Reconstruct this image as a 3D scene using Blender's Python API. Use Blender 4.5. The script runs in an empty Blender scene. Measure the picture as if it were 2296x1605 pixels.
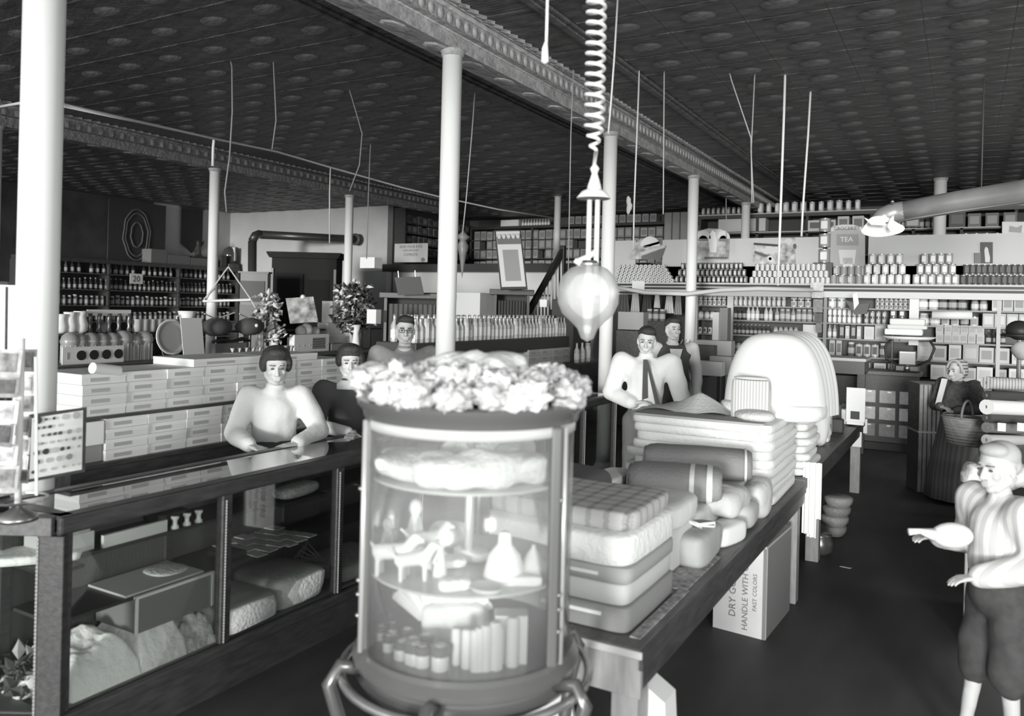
import bpy, math, random
from mathutils import Vector, Matrix, noise
random.seed(7)
D = bpy.data; SC = bpy.context.scene; COL = SC.collection
sin, cos, pi, rad = math.sin, math.cos, math.pi, math.radians
U = random.uniform
# ------------------------------------------------ camera, light, exposure
EYE = 1.95; ROLL = rad(1.41); YAW = rad(29.5); FPX = 1800.0; PX0, PY0 = 1148.0, 685.0
Fv = Vector((-sin(YAW), cos(YAW), 0)); Rv = Vector((cos(YAW), sin(YAW), 0)); Zv = Vector((0, 0, 1))
cam_d = D.cameras.new('camera'); cam = D.objects.new('camera', cam_d); COL.objects.link(cam); SC.camera = cam
cam_d.sensor_width = 36.0; cam_d.lens = FPX * 36 / 2296; cam_d.shift_y = -(802.5 - PY0) / 2296; cam_d.shift_x = 0
cx_ = Rv * cos(ROLL) + Zv * sin(ROLL); cy_ = -Rv * sin(ROLL) + Zv * cos(ROLL); cz_ = -Fv
mm = Matrix((cx_, cy_, cz_)).transposed().to_4x4(); mm.translation = (0, 0, EYE); cam.matrix_world = mm
cam_d.clip_start = .05; cam_d.clip_end = 100
cam_d.dof.use_dof = True; cam_d.dof.focus_distance = 7.5; cam_d.dof.aperture_fstop = 2.2
w = D.worlds.new('world'); SC.world = w; w.use_nodes = True
w.node_tree.nodes['Background'].inputs[0].default_value = (.96, .985, 1, 1)
w.node_tree.nodes['Background'].inputs[1].default_value = 1.05
def light(name, kind, loc, aim, power, size=1, size_y=None, col=(1, 1, .98)):
    l = D.lights.new(name, kind); o = D.objects.new(name, l); COL.objects.link(o)
    l.energy = power; l.color = col; o.location = loc
    o.rotation_euler = (Vector(aim) - Vector(loc)).to_track_quat('-Z', 'Y').to_euler()
    if kind == 'AREA':
        l.size = size
        if size_y: l.shape = 'RECTANGLE'; l.size_y = size_y
    elif kind == 'SUN': l.angle = rad(size)
    else: l.shadow_soft_size = size
    return o
light('daylight_from_street', 'SUN', (.6, -10, 2.9), (-2.0, 6, 2.55), 2.8, 10)
light('flash_lamp', 'AREA', (2.0, -.4, 2.3), (-2.6, 5, 1.9), 105, .7)
light('shop_front_window', 'AREA', (-2, -3.2, 2.3), (-4, 6, 1.6), 70, 7, 2.6)
light('side_fill', 'AREA', (4.8, 9.5, 2.6), (-3, 11, 2.0), 170, 7, 2.2)  # added fill lamp brightening the far interior; the right wall has no window
vs = SC.view_settings; vs.view_transform = 'Standard'; vs.look = 'None'; vs.exposure = 0.18; vs.gamma = 1; vs.use_curve_mapping = False
# ------------------------------------------------ pixel -> point
def ray(x, y):
    du, dv = x - PX0, y - PY0
    u = du * cos(ROLL) + dv * sin(ROLL); v = -du * sin(ROLL) + dv * cos(ROLL)
    return Fv + Rv * (u / FPX) - Zv * (v / FPX)
def P(x, y, z=None, X=None, Y=None, Z=None):
    d = ray(x, y)
    t = z if z is not None else X / d.x if X is not None else Y / d.y if Y is not None else (Z - EYE) / d.z
    return Vector((0, 0, EYE)) + d * t
def YatX(x, X): return P(x, 690, X=X).y
def XatY(x, Y): return P(x, 690, Y=Y).x
def proj(p):
    p = Vector(p) - Vector((0, 0, EYE)); t = p.dot(Fv)
    if t < .05: return (-9999, -9999, t)
    u = p.dot(Rv) / t * FPX; v = -p.z / t * FPX
    return (PX0 + u * cos(ROLL) - v * sin(ROLL), PY0 + u * sin(ROLL) + v * cos(ROLL), t)
# ------------------------------------------------ materials
_m = {}
def G(g, rough=.75, metal=0, bump=0, bs=60, var=0, vs_=8, spec=.4, stretch=None):
    k = (g, rough, metal, bump, bs, var, vs_, spec, stretch)
    if k in _m: return _m[k]
    m = D.materials.new('grey_%02d' % int(g * 99)); m.use_nodes = True; nt = m.node_tree; b = nt.nodes['Principled BSDF']
    c = (g * .99, g, g * .985, 1)
    b.inputs['Base Color'].default_value = c; b.inputs['Roughness'].default_value = rough; b.inputs['Metallic'].default_value = metal
    b.inputs['Specular IOR Level'].default_value = spec
    if bump or var:
        tc = nt.nodes.new('ShaderNodeTexCoord'); mp = nt.nodes.new('ShaderNodeMapping'); nt.links.new(tc.outputs['Object'], mp.inputs[0])
        if stretch: mp.inputs['Scale'].default_value = stretch
    if bump:
        n = nt.nodes.new('ShaderNodeTexNoise'); n.inputs['Scale'].default_value = bs; n.inputs['Detail'].default_value = 4
        nt.links.new(mp.outputs[0], n.inputs[0])
        bn = nt.nodes.new('ShaderNodeBump'); bn.inputs['Strength'].default_value = bump; bn.inputs['Distance'].default_value = .02
        nt.links.new(n.outputs[0], bn.inputs['Height']); nt.links.new(bn.outputs[0], b.inputs['Normal'])
    if var:
        n = nt.nodes.new('ShaderNodeTexNoise'); n.inputs['Scale'].default_value = vs_; n.inputs['Detail'].default_value = 5
        nt.links.new(mp.outputs[0], n.inputs[0]); r = nt.nodes.new('ShaderNodeMapRange')
        r.inputs['From Min'].default_value = .3; r.inputs['From Max'].default_value = .7
        r.inputs['To Min'].default_value = g * (1 - var); r.inputs['To Max'].default_value = min(.95, g * (1 + var))
        nt.links.new(n.outputs[0], r.inputs[0]); cb = nt.nodes.new('ShaderNodeCombineColor')
        for i in range(3): nt.links.new(r.outputs[0], cb.inputs[i])
        nt.links.new(cb.outputs[0], b.inputs['Base Color'])
    _m[k] = m; return m
def stripes(g1, g2, scale, axis=0, rough=.8, duty=.5, noise_=0, both=False):
    k = ('st', g1, g2, scale, axis, duty, noise_, both)
    if k in _m: return _m[k]
    m = D.materials.new('striped_cloth'); m.use_nodes = True; nt = m.node_tree; b = nt.nodes['Principled BSDF']
    b.inputs['Roughness'].default_value = rough
    tc = nt.nodes.new('ShaderNodeTexCoord'); sp = nt.nodes.new('ShaderNodeSeparateXYZ'); nt.links.new(tc.outputs['Object'], sp.inputs[0])
    def line(ax):
        a = nt.nodes.new('ShaderNodeMath'); a.operation = 'MULTIPLY'; a.inputs[1].default_value = scale; nt.links.new(sp.outputs[ax], a.inputs[0])
        if noise_:
            n = nt.nodes.new('ShaderNodeTexNoise'); n.inputs['Scale'].default_value = 9; q = nt.nodes.new('ShaderNodeMath'); q.operation = 'MULTIPLY_ADD'
            q.inputs[1].default_value = noise_; nt.links.new(n.outputs[0], q.inputs[0]); nt.links.new(a.outputs[0], q.inputs[2]); a = q
        f = nt.nodes.new('ShaderNodeMath'); f.operation = 'FRACT'; nt.links.new(a.outputs[0], f.inputs[0])
        g = nt.nodes.new('ShaderNodeMath'); g.operation = 'GREATER_THAN'; g.inputs[1].default_value = duty; nt.links.new(f.outputs[0], g.inputs[0]); return g
    g = line(axis)
    if both:
        g2_ = line(both); s = nt.nodes.new('ShaderNodeMath'); s.operation = 'MULTIPLY_ADD'; s.inputs[1].default_value = .5
        h = nt.nodes.new('ShaderNodeMath'); h.operation = 'MULTIPLY'; h.inputs[1].default_value = .5; nt.links.new(g2_.outputs[0], h.inputs[0])
        nt.links.new(g.outputs[0], s.inputs[0]); nt.links.new(h.outputs[0], s.inputs[2]); g = s
    mx = nt.nodes.new('ShaderNodeMix'); mx.data_type = 'RGBA'; nt.links.new(g.outputs[0], mx.inputs[0])
    mx.inputs[6].default_value = (g1, g1, g1 * .99, 1); mx.inputs[7].default_value = (g2, g2, g2 * .99, 1)
    nt.links.new(mx.outputs[2], b.inputs['Base Color']); _m[k] = m; return m
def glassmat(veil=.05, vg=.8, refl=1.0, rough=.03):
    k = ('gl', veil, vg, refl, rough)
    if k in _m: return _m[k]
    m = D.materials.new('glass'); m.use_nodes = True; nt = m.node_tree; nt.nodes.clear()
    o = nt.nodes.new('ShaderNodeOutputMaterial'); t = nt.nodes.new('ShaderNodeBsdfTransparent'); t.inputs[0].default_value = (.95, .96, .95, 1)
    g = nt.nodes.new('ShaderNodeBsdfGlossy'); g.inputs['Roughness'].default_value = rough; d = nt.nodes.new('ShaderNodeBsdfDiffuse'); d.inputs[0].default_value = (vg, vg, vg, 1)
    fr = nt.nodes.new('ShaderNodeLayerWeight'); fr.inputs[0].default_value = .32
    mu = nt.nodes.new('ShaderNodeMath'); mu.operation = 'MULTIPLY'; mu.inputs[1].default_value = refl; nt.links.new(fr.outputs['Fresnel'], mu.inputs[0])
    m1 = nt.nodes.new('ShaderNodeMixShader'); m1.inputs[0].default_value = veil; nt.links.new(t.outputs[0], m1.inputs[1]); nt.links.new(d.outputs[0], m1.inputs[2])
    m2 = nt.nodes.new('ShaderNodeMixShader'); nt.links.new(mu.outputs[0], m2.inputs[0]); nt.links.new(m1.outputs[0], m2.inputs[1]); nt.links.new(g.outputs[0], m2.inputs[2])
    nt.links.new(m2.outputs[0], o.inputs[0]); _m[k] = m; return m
WOOD = G(.055, .4, bump=.05, bs=30, var=.3, vs_=14, stretch=(3, .6, 3))
WOODM = G(.11, .45, bump=.05, bs=30, var=.25, vs_=14, stretch=(3, .6, 3))
WOODL = G(.26, .5, bump=.05, bs=30, var=.15, vs_=14, stretch=(3, 3, .6))
WHITE = G(.8, .6); CLOTH = G(.82, .9, bump=.35, bs=45); CREAM = G(.5, .85, var=.06, vs_=2); BLACK = G(.025, .5); DARK = G(.05, .6)
MID = G(.25, .7); LGREY = G(.5, .7); PAPER = G(.74, .8); SKIN = G(.62, .6, bump=.05, bs=20); METAL = G(.45, .3, .9)
# ------------------------------------------------ mesh builder
class B:
    def __init__(s): s.v = []; s.f = []; s.m = []; s.mi = 0
    def add(s, vs, fs):
        n = len(s.v); s.v += [tuple(v) for v in vs]; s.f += [tuple(i + n for i in f) for f in fs]; s.m += [s.mi] * len(fs); return s
    def box(s, x0, y0, z0, x1, y1, z1):
        return s.add([(x0, y0, z0), (x1, y0, z0), (x1, y1, z0), (x0, y1, z0), (x0, y0, z1), (x1, y0, z1), (x1, y1, z1), (x0, y1, z1)],
                     [(0, 3, 2, 1), (4, 5, 6, 7), (0, 1, 5, 4), (1, 2, 6, 5), (2, 3, 7, 6), (3, 0, 4, 7)])
    def bar(s, p, q, wx, wy):           # rectangular bar from p to q
        p, q = Vector(p), Vector(q); d = (q - p).normalized(); a = d.orthogonal() if abs(d.z) < .9 else Vector((1, 0, 0))
        if abs(d.z) < .9: a = d.cross(Zv)
        a.normalize(); b = a.cross(d).normalized(); vs = []
        for c in (p, q):
            for i, j in ((-1, -1), (1, -1), (1, 1), (-1, 1)): vs.append(c + a * i * wx / 2 + b * j * wy / 2)
        return s.add(vs, [(3, 2, 1, 0), (4, 5, 6, 7), (0, 1, 5, 4), (1, 2, 6, 5), (2, 3, 7, 6), (3, 0, 4, 7)])
    def tube(s, pts, r, n=8, caps=True, closed=False):
        pts = [Vector(p) for p in pts]; k = len(pts); rs = r if isinstance(r, (list, tuple)) else [r] * k; vs = []; prev = None
        for i, p in enumerate(pts):
            if closed: d = pts[(i + 1) % k] - pts[i - 1]
            else: d = pts[min(i + 1, k - 1)] - pts[max(i - 1, 0)]
            if d.length < 1e-9: d = Zv.copy()
            d.normalize()
            if prev is None: a = d.orthogonal().normalized()
            else:
                a = prev - d * prev.dot(d); a = a.normalized() if a.length > 1e-6 else d.orthogonal().normalized()
            prev = a; b = d.cross(a)
            for j in range(n): t = 2 * pi * j / n; vs.append(p + (a * cos(t) + b * sin(t)) * rs[i])
        fs = []
        for i in range(k if closed else k - 1):
            i2 = (i + 1) % k
            for j in range(n): fs.append((i * n + j, i * n + (j + 1) % n, i2 * n + (j + 1) % n, i2 * n + j))
        if caps and not closed: fs += [tuple(range(n - 1, -1, -1)), tuple((k - 1) * n + j for j in range(n))]
        return s.add(vs, fs)
    def lathe(s, prof, c=(0, 0, 0), n=12, sx=1, sy=1, a0=0, a1=2 * pi, wave=None):
        full = abs(a1 - a0 - 2 * pi) < 1e-6; m = n if full else n + 1; vs = []
        for (r, z) in prof:
            for j in range(m):
                t = a0 + (a1 - a0) * j / n; rr = r * (1 + (wave(t, z) if wave else 0)); vs.append((c[0] + rr * cos(t) * sx, c[1] + rr * sin(t) * sy, c[2] + z))
        fs = []
        for i in range(len(prof) - 1):
            for j in range(n):
                j2 = (j + 1) % m if full else j + 1; fs.append((i * m + j, i * m + j2, (i + 1) * m + j2, (i + 1) * m + j))
        if full:
            if prof[0][0] > 1e-4: fs.append(tuple(range(m - 1, -1, -1)))
            if prof[-1][0] > 1e-4: fs.append(tuple((len(prof) - 1) * m + j for j in range(m)))
        return s.add(vs, fs)
    def ell(s, c, r, n=12, m=8, e1=1.0, e2=1.0, nz=0, ns=6, seed=0, rot=0):
        if not isinstance(r, (tuple, list)): r = (r, r, r)
        pw = lambda v, e: math.copysign(abs(v) ** e, v); vs = []; ca, sa = cos(rot), sin(rot)
        for i in range(m + 1):
            p = -pi / 2 + pi * i / m
            for j in range(n):
                t = 2 * pi * j / n
                q = Vector((r[0] * pw(cos(p), e1) * pw(cos(t), e2), r[1] * pw(cos(p), e1) * pw(sin(t), e2), r[2] * pw(sin(p), e1)))
                if nz: q *= 1 + nz * noise.noise(Vector((q.x * ns + seed, q.y * ns, q.z * ns)))
                vs.append((c[0] + q.x * ca - q.y * sa, c[1] + q.x * sa + q.y * ca, c[2] + q.z))
        fs = [(i * n + j, i * n + (j + 1) % n, (i + 1) * n + (j + 1) % n, (i + 1) * n + j) for i in range(m) for j in range(n)]
        return s.add(vs, fs)
    def cap(s, p, q, r0, r1, n=12):     # tapered capsule
        p, q = Vector(p), Vector(q); d = (q - p); L = d.length; d = d / L if L > 1e-6 else Zv.copy(); pts = []; rs = []
        for i in range(4): t = pi / 2 * i / 4; pts.append(p - d * r0 * cos(t)); rs.append(max(1e-4, r0 * sin(t)))
        for k in range(4): pts.append(p.lerp(q, k / 3)); rs.append(r0 + (r1 - r0) * k / 3)
        for i in range(3, -1, -1): t = pi / 2 * i / 4; pts.append(q + d * r1 * cos(t)); rs.append(max(1e-4, r1 * sin(t)))
        return s.tube(pts, rs, n)
    def prism(s, poly, p0, ux, uy, th):  # polygon (u,v) in plane p0+u*ux+v*uy, extruded th along ux x uy
        p0, ux, uy = Vector(p0), Vector(ux), Vector(uy); nn = ux.cross(uy).normalized() * th; n = len(poly)
        a = [p0 + ux * u + uy * v for u, v in poly]; return s.add(a + [q + nn for q in a],
            [tuple(range(n - 1, -1, -1)), tuple(range(n, 2 * n))] + [(i, (i + 1) % n, n + (i + 1) % n, n + i) for i in range(n)])
    def sheet(s, fn, nu, nv, th=0):      # fn(u,v)->point ; optional thickness along local normal z
        vs = [Vector(fn(i / nu, j / nv)) for i in range(nu + 1) for j in range(nv + 1)]; w_ = nv + 1
        fs = [(i * w_ + j, (i + 1) * w_ + j, (i + 1) * w_ + j + 1, i * w_ + j + 1) for i in range(nu) for j in range(nv)]
        return s.add(vs, fs)
    def mesh(s, name, mats, smooth=False):
        me = D.meshes.new(name); me.from_pydata(s.v, [], s.f)
        if not isinstance(mats, (list, tuple)): mats = [mats]
        for m in mats: me.materials.append(m)
        if len(mats) > 1: me.polygons.foreach_set('material_index', [min(i, len(mats) - 1) for i in s.m])
        if smooth is True: me.polygons.foreach_set('use_smooth', [True] * len(me.polygons))
        elif smooth: me.set_sharp_from_angle(angle=rad(smooth)) if hasattr(me, 'set_sharp_from_angle') else None
        me.update(); return me
def ob(name, me, parent=None, loc=(0, 0, 0), rz=0, sc=None, rot=None):
    o = D.objects.new(name, me); COL.objects.link(o); o.location = loc; o.rotation_euler = rot if rot else (0, 0, rz)
    if sc is not None: o.scale = (sc, sc, sc) if not isinstance(sc, (tuple, list)) else sc
    if parent: o.parent = parent
    return o
def tag(o, label, cat, group=None, kind=None):
    o['label'] = label; o['category'] = cat
    if group: o['group'] = group
    if kind: o['kind'] = kind
    return o
def T(name, label, cat, loc=(0, 0, 0), rz=0, group=None):
    o = D.objects.new(name, None); COL.objects.link(o); o.location = loc; o.rotation_euler = (0, 0, rz); o.empty_display_size = .05
    return tag(o, label, cat, group)
def part(parent, name, b, mats, smooth=False, bevel=0, label=None, stuff=False):
    o = ob(name, b.mesh(name, mats, smooth), parent)
    if smooth and smooth is not True:
        o.data.polygons.foreach_set('use_smooth', [True] * len(o.data.polygons)); o.data.set_sharp_from_angle(angle=rad(smooth))
    if bevel:
        m = o.modifiers.new('bevel', 'BEVEL'); m.width = bevel; m.segments = 2; m.limit_method = 'ANGLE'
    if label: o['label'] = label
    if stuff: o['kind'] = 'stuff'
    return o
def one(name, b, mats, label, cat, group=None, smooth=False, bevel=0, kind=None, loc=None, rz=0):
    o = part(None, name, b, mats, smooth, bevel); tag(o, label, cat, group, kind)
    if loc is not None: o.location = loc; o.rotation_euler = (0, 0, rz)
    return o
def struct(name, b, mats, smooth=False, bevel=0, parent=None):
    o = part(parent, name, b, mats, smooth, bevel); o['kind'] = 'structure' if not parent else o.get('kind', 'structure')
    if parent: del o['kind']
    return o
def copies(proto_mesh, name, label, cat, group, places):
    out = []
    for p in places:
        o = ob(name, proto_mesh, None, p[0], p[1] if len(p) > 1 else 0, p[2] if len(p) > 2 else None, p[3] if len(p) > 3 else None)
        out.append(tag(o, label, cat, group))
    return out
def text(parent, s_, size, loc, rot, mat=None, ext=.0006, name='lettering', align='CENTER'):
    c = D.curves.new(name, 'FONT'); c.body = s_; c.size = size; c.extrude = ext; c.align_x = align; c.align_y = 'CENTER'; c.resolution_u = 2
    o = D.objects.new('tmp', c); COL.objects.link(o); dg = bpy.context.evaluated_depsgraph_get(); me = D.meshes.new_from_object(o.evaluated_get(dg))
    D.objects.remove(o); me.materials.clear(); me.materials.append(mat or BLACK); me.name = name
    return ob(name, me, parent, loc, rot=tuple(rot))
_one = 'zero first second third fourth fifth sixth seventh eighth ninth tenth eleventh twelfth thirteenth fourteenth fifteenth sixteenth seventeenth eighteenth nineteenth'.split()
_ten = {2: 'twent', 3: 'thirt', 4: 'fort', 5: 'fift', 6: 'sixt', 7: 'sevent', 8: 'eight', 9: 'ninet'}
def nth(n):
    if n < 20: return _one[n]
    if n >= 100: return 'hundred-and-' + nth(n - 100)
    return _ten[n // 10] + ('ieth' if n % 10 == 0 else 'y-' + _one[n % 10])
def which(lab, i, row=None):
    return lab + (', %s from the left' % nth(i)) + (' in the %s row' % row if row else '')
RN = {1: [None], 2: ['bottom', 'top'], 3: ['bottom', 'middle', 'top'], 4: ['bottom', 'second', 'third', 'top'], 5: ['bottom', 'second', 'third', 'fourth', 'top']}
def remesh(b, vox, it=6, fac=.6):
    me = b.mesh('tmp', SKIN); o = D.objects.new('tmp', me); COL.objects.link(o)
    m = o.modifiers.new('r', 'REMESH'); m.mode = 'VOXEL'; m.voxel_size = vox
    if it: s_ = o.modifiers.new('s', 'SMOOTH'); s_.iterations = it; s_.factor = fac
    dg = bpy.context.evaluated_depsgraph_get(); e = o.evaluated_get(dg); r = D.meshes.new_from_object(e)
    D.objects.remove(o); D.meshes.remove(me)
    vs = [v.co.copy() for v in r.vertices]; fs = [tuple(p.vertices) for p in r.polygons]; D.meshes.remove(r); return vs, fs
# ================================================================ THE SETTING
CZ = 4.32; BZ = 4.03
struct('floor', B().box(-19.5, -3, -.1, 6, 19.5, 0), G(.06, .6, bump=.1, bs=8, var=.35, vs_=3, stretch=(1, .3, 1)))
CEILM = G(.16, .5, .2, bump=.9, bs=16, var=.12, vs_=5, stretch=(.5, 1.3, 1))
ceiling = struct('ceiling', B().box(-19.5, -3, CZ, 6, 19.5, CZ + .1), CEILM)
struct('wall_left', B().box(-18, -3, 0, -17.8, 19.5, CZ), CREAM)
struct('wall_back', B().box(-17.8, 15.5, 0, -12.3, 15.7, CZ), CREAM)
struct('wall_mezzanine', B().box(-12.5, 15.7, 0, -12.3, 19.2, CZ), G(.1, .8))
struct('wall_far', B().box(-12.4, 19.2, 0, 6, 19.4, CZ), G(.12, .8))
struct('wall_right', B().box(5, 4, 0, 5.2, 19.4, CZ), G(.3, .8))
struct('wall_under_mezzanine', B().box(-12.3, 15.75, 0, -5.6, 15.85, 2.78), G(.58, .85))
struct('trim_1', B().box(-12.4, 15.45, 2.70, -5.6, 15.78, 2.88), G(.04, .5), bevel=.01)
struct('trim_2', B().box(-12.3, 15.70, 2.17, -5.6, 15.75, 2.21), G(.05, .5))
struct('mezzanine_floor', B().box(-12.3, 15.8, 2.8, 6, 19.2, 2.88), WOODM)
# tin ceiling plates
def tile_mesh(dx, dy):
    b = B(); x, y = dx / 2 - .003, dy / 2 - .003
    b.add([(-x, -y, -.002), (x, -y, -.002), (x, y, -.002), (-x, y, -.002)], [(0, 3, 2, 1)])
    b.add([(-x, y - .012, -.002), (x, y - .012, -.002), (x, y - .006, -.012), (-x, y - .006, -.012), (x, y, -.002), (-x, y, -.002)], [(0, 3, 2, 1), (3, 5, 4, 2)])
    n = 10; vs = []
    for k, z in ((.15, -.002), (.13, -.018), (.09, -.027), (.03, -.03)):
        for j in range(n): t = 2 * pi * j / n; vs.append((k * cos(t), k * .75 * sin(t), z))
    fs = [(i * n + j, (i + 1) * n + j, (i + 1) * n + (j + 1) % n, i * n + (j + 1) % n) for i in range(3) for j in range(n)]
    fs.append(tuple(3 * n + j for j in range(n))[::-1]); b.add(vs, fs); return b
DX, DY = .635, .55
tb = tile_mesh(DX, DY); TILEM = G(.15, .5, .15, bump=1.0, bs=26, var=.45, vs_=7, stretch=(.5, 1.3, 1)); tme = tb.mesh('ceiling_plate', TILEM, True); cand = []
for (xs, n, d) in ((-2.57, 12, 1), (-5.01, 20, -1)):
    for i in range(n):
        for j in range(-9, 21):
            c = (xs + d * i * DX, 6.9 + j * DY, CZ)
            if -10.1 < c[0] - .0 and c[0] + .32 > -11.0 + 0 and c[0] < -9.9: continue
            if c[0] < -17.4 or c[1] > 19: continue
            q = proj(c)
            if q[2] > .5 and -150 < q[0] < 2450 and -150 < q[1]: cand.append((q[2], c))
cand.sort(key=lambda t: t[0]); rest = B()
for k, (d, c) in enumerate(cand):
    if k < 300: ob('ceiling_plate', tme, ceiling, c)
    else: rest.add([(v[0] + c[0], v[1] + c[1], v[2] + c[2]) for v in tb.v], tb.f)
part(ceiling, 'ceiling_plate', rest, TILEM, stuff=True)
# ribbed strips beside the beam and ornamental border bands
for (x0, x1) in ((-3.54, -3.04), (-4.54, -4.04)):
    b = B(); y = 1.0
    while y < 19: b.box(x0 + .01, y, CZ - .006, x1 - .01, y + .03, CZ - .001); y += .045
    part(ceiling, 'ribbed_panel', b, TILEM, stuff=True)
    s = B()
    for y in [1.2 + i * 1.1 for i in range(16)]: s.box(x0 + .01, y, CZ - .012, x1 - .01, y + .05, CZ)
    part(ceiling, 'seam_strip', s, TILEM, stuff=True)
for (x0, x1) in ((-3.04, -2.89), (-4.69, -4.54)):
    b = B().box(x0, 0, CZ - .03, x1, 19, CZ); b.box(x0 + .04, 0, CZ - .05, x1 - .04, 19, CZ - .03); part(ceiling, 'border_band', b, TILEM, bevel=.01)
# beams
BEAMM = G(.42, .55, bump=1.0, bs=20, var=.25, vs_=14, stretch=(1, .6, 1))
def beam(nm, xc, y0, y1, mats, dent, each):
    o = struct(nm, B().prism([(-.19, BZ - CZ), (.05, BZ - CZ), (.05, BZ - CZ + .12), (.12, BZ - CZ + .13), (.16, 0), (-.24, 0), (-.2, BZ - CZ + .12)], (xc, y1, CZ), (1, 0, 0), (0, 0, 1), y1 - y0), mats)
    for (dx, dz, r) in ((.055, -.165, .012), (.15, -.045, .02), (.175, -.012, .018)):
        part(o, 'cornice_moulding', B().tube([(xc + dx, y0, CZ + dz), (xc + dx, y1, CZ + dz)], r, 8), mats, True)
    e = B().ell((0, 0, 0), (.022, .05, .05), 6, 4); em = e.mesh('dentil', mats, True); y = y0 + .1; rest = B(); k = 0
    while y < y1:
        if k < each: ob('dentil', em, o, (xc + .135, y, CZ - .115))
        else: rest.add([(v[0] + xc + .135, v[1] + y, v[2] + CZ - .115) for v in e.v], e.f)
        y += dent; k += 1
    if rest.v: part(o, 'dentil', rest, mats, stuff=True)
    r_ = B(); y = y0
    while y < y1: r_.bar((xc + .2, y, CZ - .02), (xc + .24, y + .1, CZ - .02), .03, .03); y += .13
    part(o, 'rope_moulding', r_, mats, stuff=True)
    b = B(); y = y0 + .3
    while y < y1: b.ell((xc - .07, y, BZ), (.09, .16, .012), 8, 4); y += .55
    part(o, 'soffit_ornament', b, mats, True, stuff=True)
    return o
beam('beam_main', -3.72, -1, 17.5, BEAMM, .125, 160)
beam('beam_left', -10.56, 0, 15.4, G(.2, .6, bump=1, bs=20, var=.2), .16, 0)
# columns
COLM = G(.78, .45, bump=.05, bs=10)
def column(x, y, top, r=.081, lab=''):
    t = T('column', lab, 'column', (x, y, 0)); t['kind'] = 'structure'
    part(t, 'shaft', B().lathe([(r, .12), (r, top - .05)], n=24), COLM, True)
    part(t, 'capital', B().lathe([(r, top - .05), (r + .01, top - .045), (r + .012, top - .02), (r + .03, top)], n=24), BEAMM, True)
    part(t, 'base', B().lathe([(r + .04, 0), (r + .04, .06), (r + .02, .08), (r + .005, .12)], n=24), COLM, True)
column(-3.72, 2.14, BZ, .088, 'thick white iron column nearest the camera, behind the postcard rack')
column(-3.72, 5.48, BZ, .081, 'white iron column rising behind the round glass case, left of the globe lamp')
column(-3.72, 8.86, BZ, .081, 'white iron column seen through the hanging glass globe')
column(-3.72, 12.2, BZ, .081, 'white iron column before the grocery shelves, right of the man in tie')
column(-3.72, 15.6, BZ, .081, 'farthest white column of the main row, rising behind the cream ledge board')
column(-10.56, 5.5, BZ, .081, 'white column cut by the left edge of the photograph')
column(-10.56, 8.86, BZ, .081, 'white column standing before the dark pointed banner')
column(-10.56, 12.1, BZ, .081, 'white column right of the dark wardrobe')
column(-7.6, 15.3, CZ, .07, 'slim white column left of the staircase')
column(-.43, 15.6, CZ, .1, 'white column crossed by the big tin stove pipe at right')
# ================================================================ LEFT BACK
tag(one('hanging_drape', B().box(-17.78, 4, 2.2, -17.7, 13.0, CZ - .01), G(.055, .95, bump=.3, bs=5, var=.3, vs_=2), 'x', 'x'), 'large dark drape covering the left wall beside the cream panel', 'drape')
b = B(); cy, cz = YatX(300, -17.7), 3.45
rug = T('hanging_rug', 'dark carpet with an oval floral medallion hung on the left wall', 'rug', (-17.66, cy, cz))
part(rug, 'rug_field', B().box(-.02, -.75, -.95, .01, .8, .8), G(.05, .95, bump=.4, bs=40))
for k, (a, h_) in enumerate(((.36, .62), (.3, .52), (.16, .3))):
    part(rug, 'medallion_ring', B().tube([(.012, a * cos(t) * (1 + .05 * sin(8 * t)), h_ * sin(t)) for t in [2 * pi * i / 32 for i in range(32)]], .018, 5, closed=True), G(.14, .95))
# banner
Yb = YatX(425, -17.75)
t = T('banner', 'dark banner with a pointed foot on the cream wall', 'banner', (-17.76, Yb, 4.3))
y0, y1 = YatX(402, -17.75) - Yb, YatX(450, -17.75) - Yb
part(t, 'cloth', B().prism([(y0, 0), (y1, 0), (y1, -.95), ((y0 + y1) / 2, -1.18), (y0, -.95)], (0, 0, 0), (0, 1, 0), (0, 0, 1), .012), G(.04, .9, bump=.3, bs=12))
part(t, 'rod', B().tube([(.01, y0 - .05, 0), (.01, y1 + .05, 0)], .015, 8), WOOD)
# left wall shelf unit
SX = -17.3
t = T('wall_shelving', 'long dark shelf unit of crockery along the left wall', 'shelving', (SX, 9, 0))
Y0s, Y1s = 9.6, 15.4
for z in (.5, .95, 1.35, 1.72, 2.08, 2.45): part(t, 'shelf', B().box(-.45, Y0s - 9, z - .02, 0, Y1s - 9, z), WOODM)
part(t, 'back_panel', B().box(-.49, Y0s - 9, 0, -.45, Y1s - 9, 2.75), G(.06, .8))
part(t, 'top_board', B().box(-.49, Y0s - 9, 2.68, .05, Y1s - 9, 2.78), WOOD, bevel=.01)
for y in (Y0s, 11.6, 13.5, Y1s): part(t, 'divider', B().box(-.45, y - 9 - .02, 0, .0, y - 9 + .02, 2.68), WOOD)
glass_g = G(.5, .15, spec=.8)
def jarprof(r, h): return [(r * .9, 0), (r, .05 * h), (r, .62 * h), (r * .6, .75 * h), (r * .65, .8 * h), (r * .7, .82 * h), (r * .7, h)]
def bottle(r, h, g, lid=.2, n=8):
    b = B(); b.lathe([(r * .95, 0), (r, .04 * h), (r, .6 * h), (r * .4, .78 * h), (r * .36, .93 * h)], n=n); b.mi = 1; b.lathe([(r * .42, .93 * h), (r * .42, h)], n=n)
    b.mi = 2; b.lathe([(r * 1.02, .15 * h), (r * 1.02, .45 * h)], n=n); return b.mesh('bottle', [G(g, .2, spec=.7), G(lid), G(min(.85, g + .35), .8)], 40)
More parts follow.
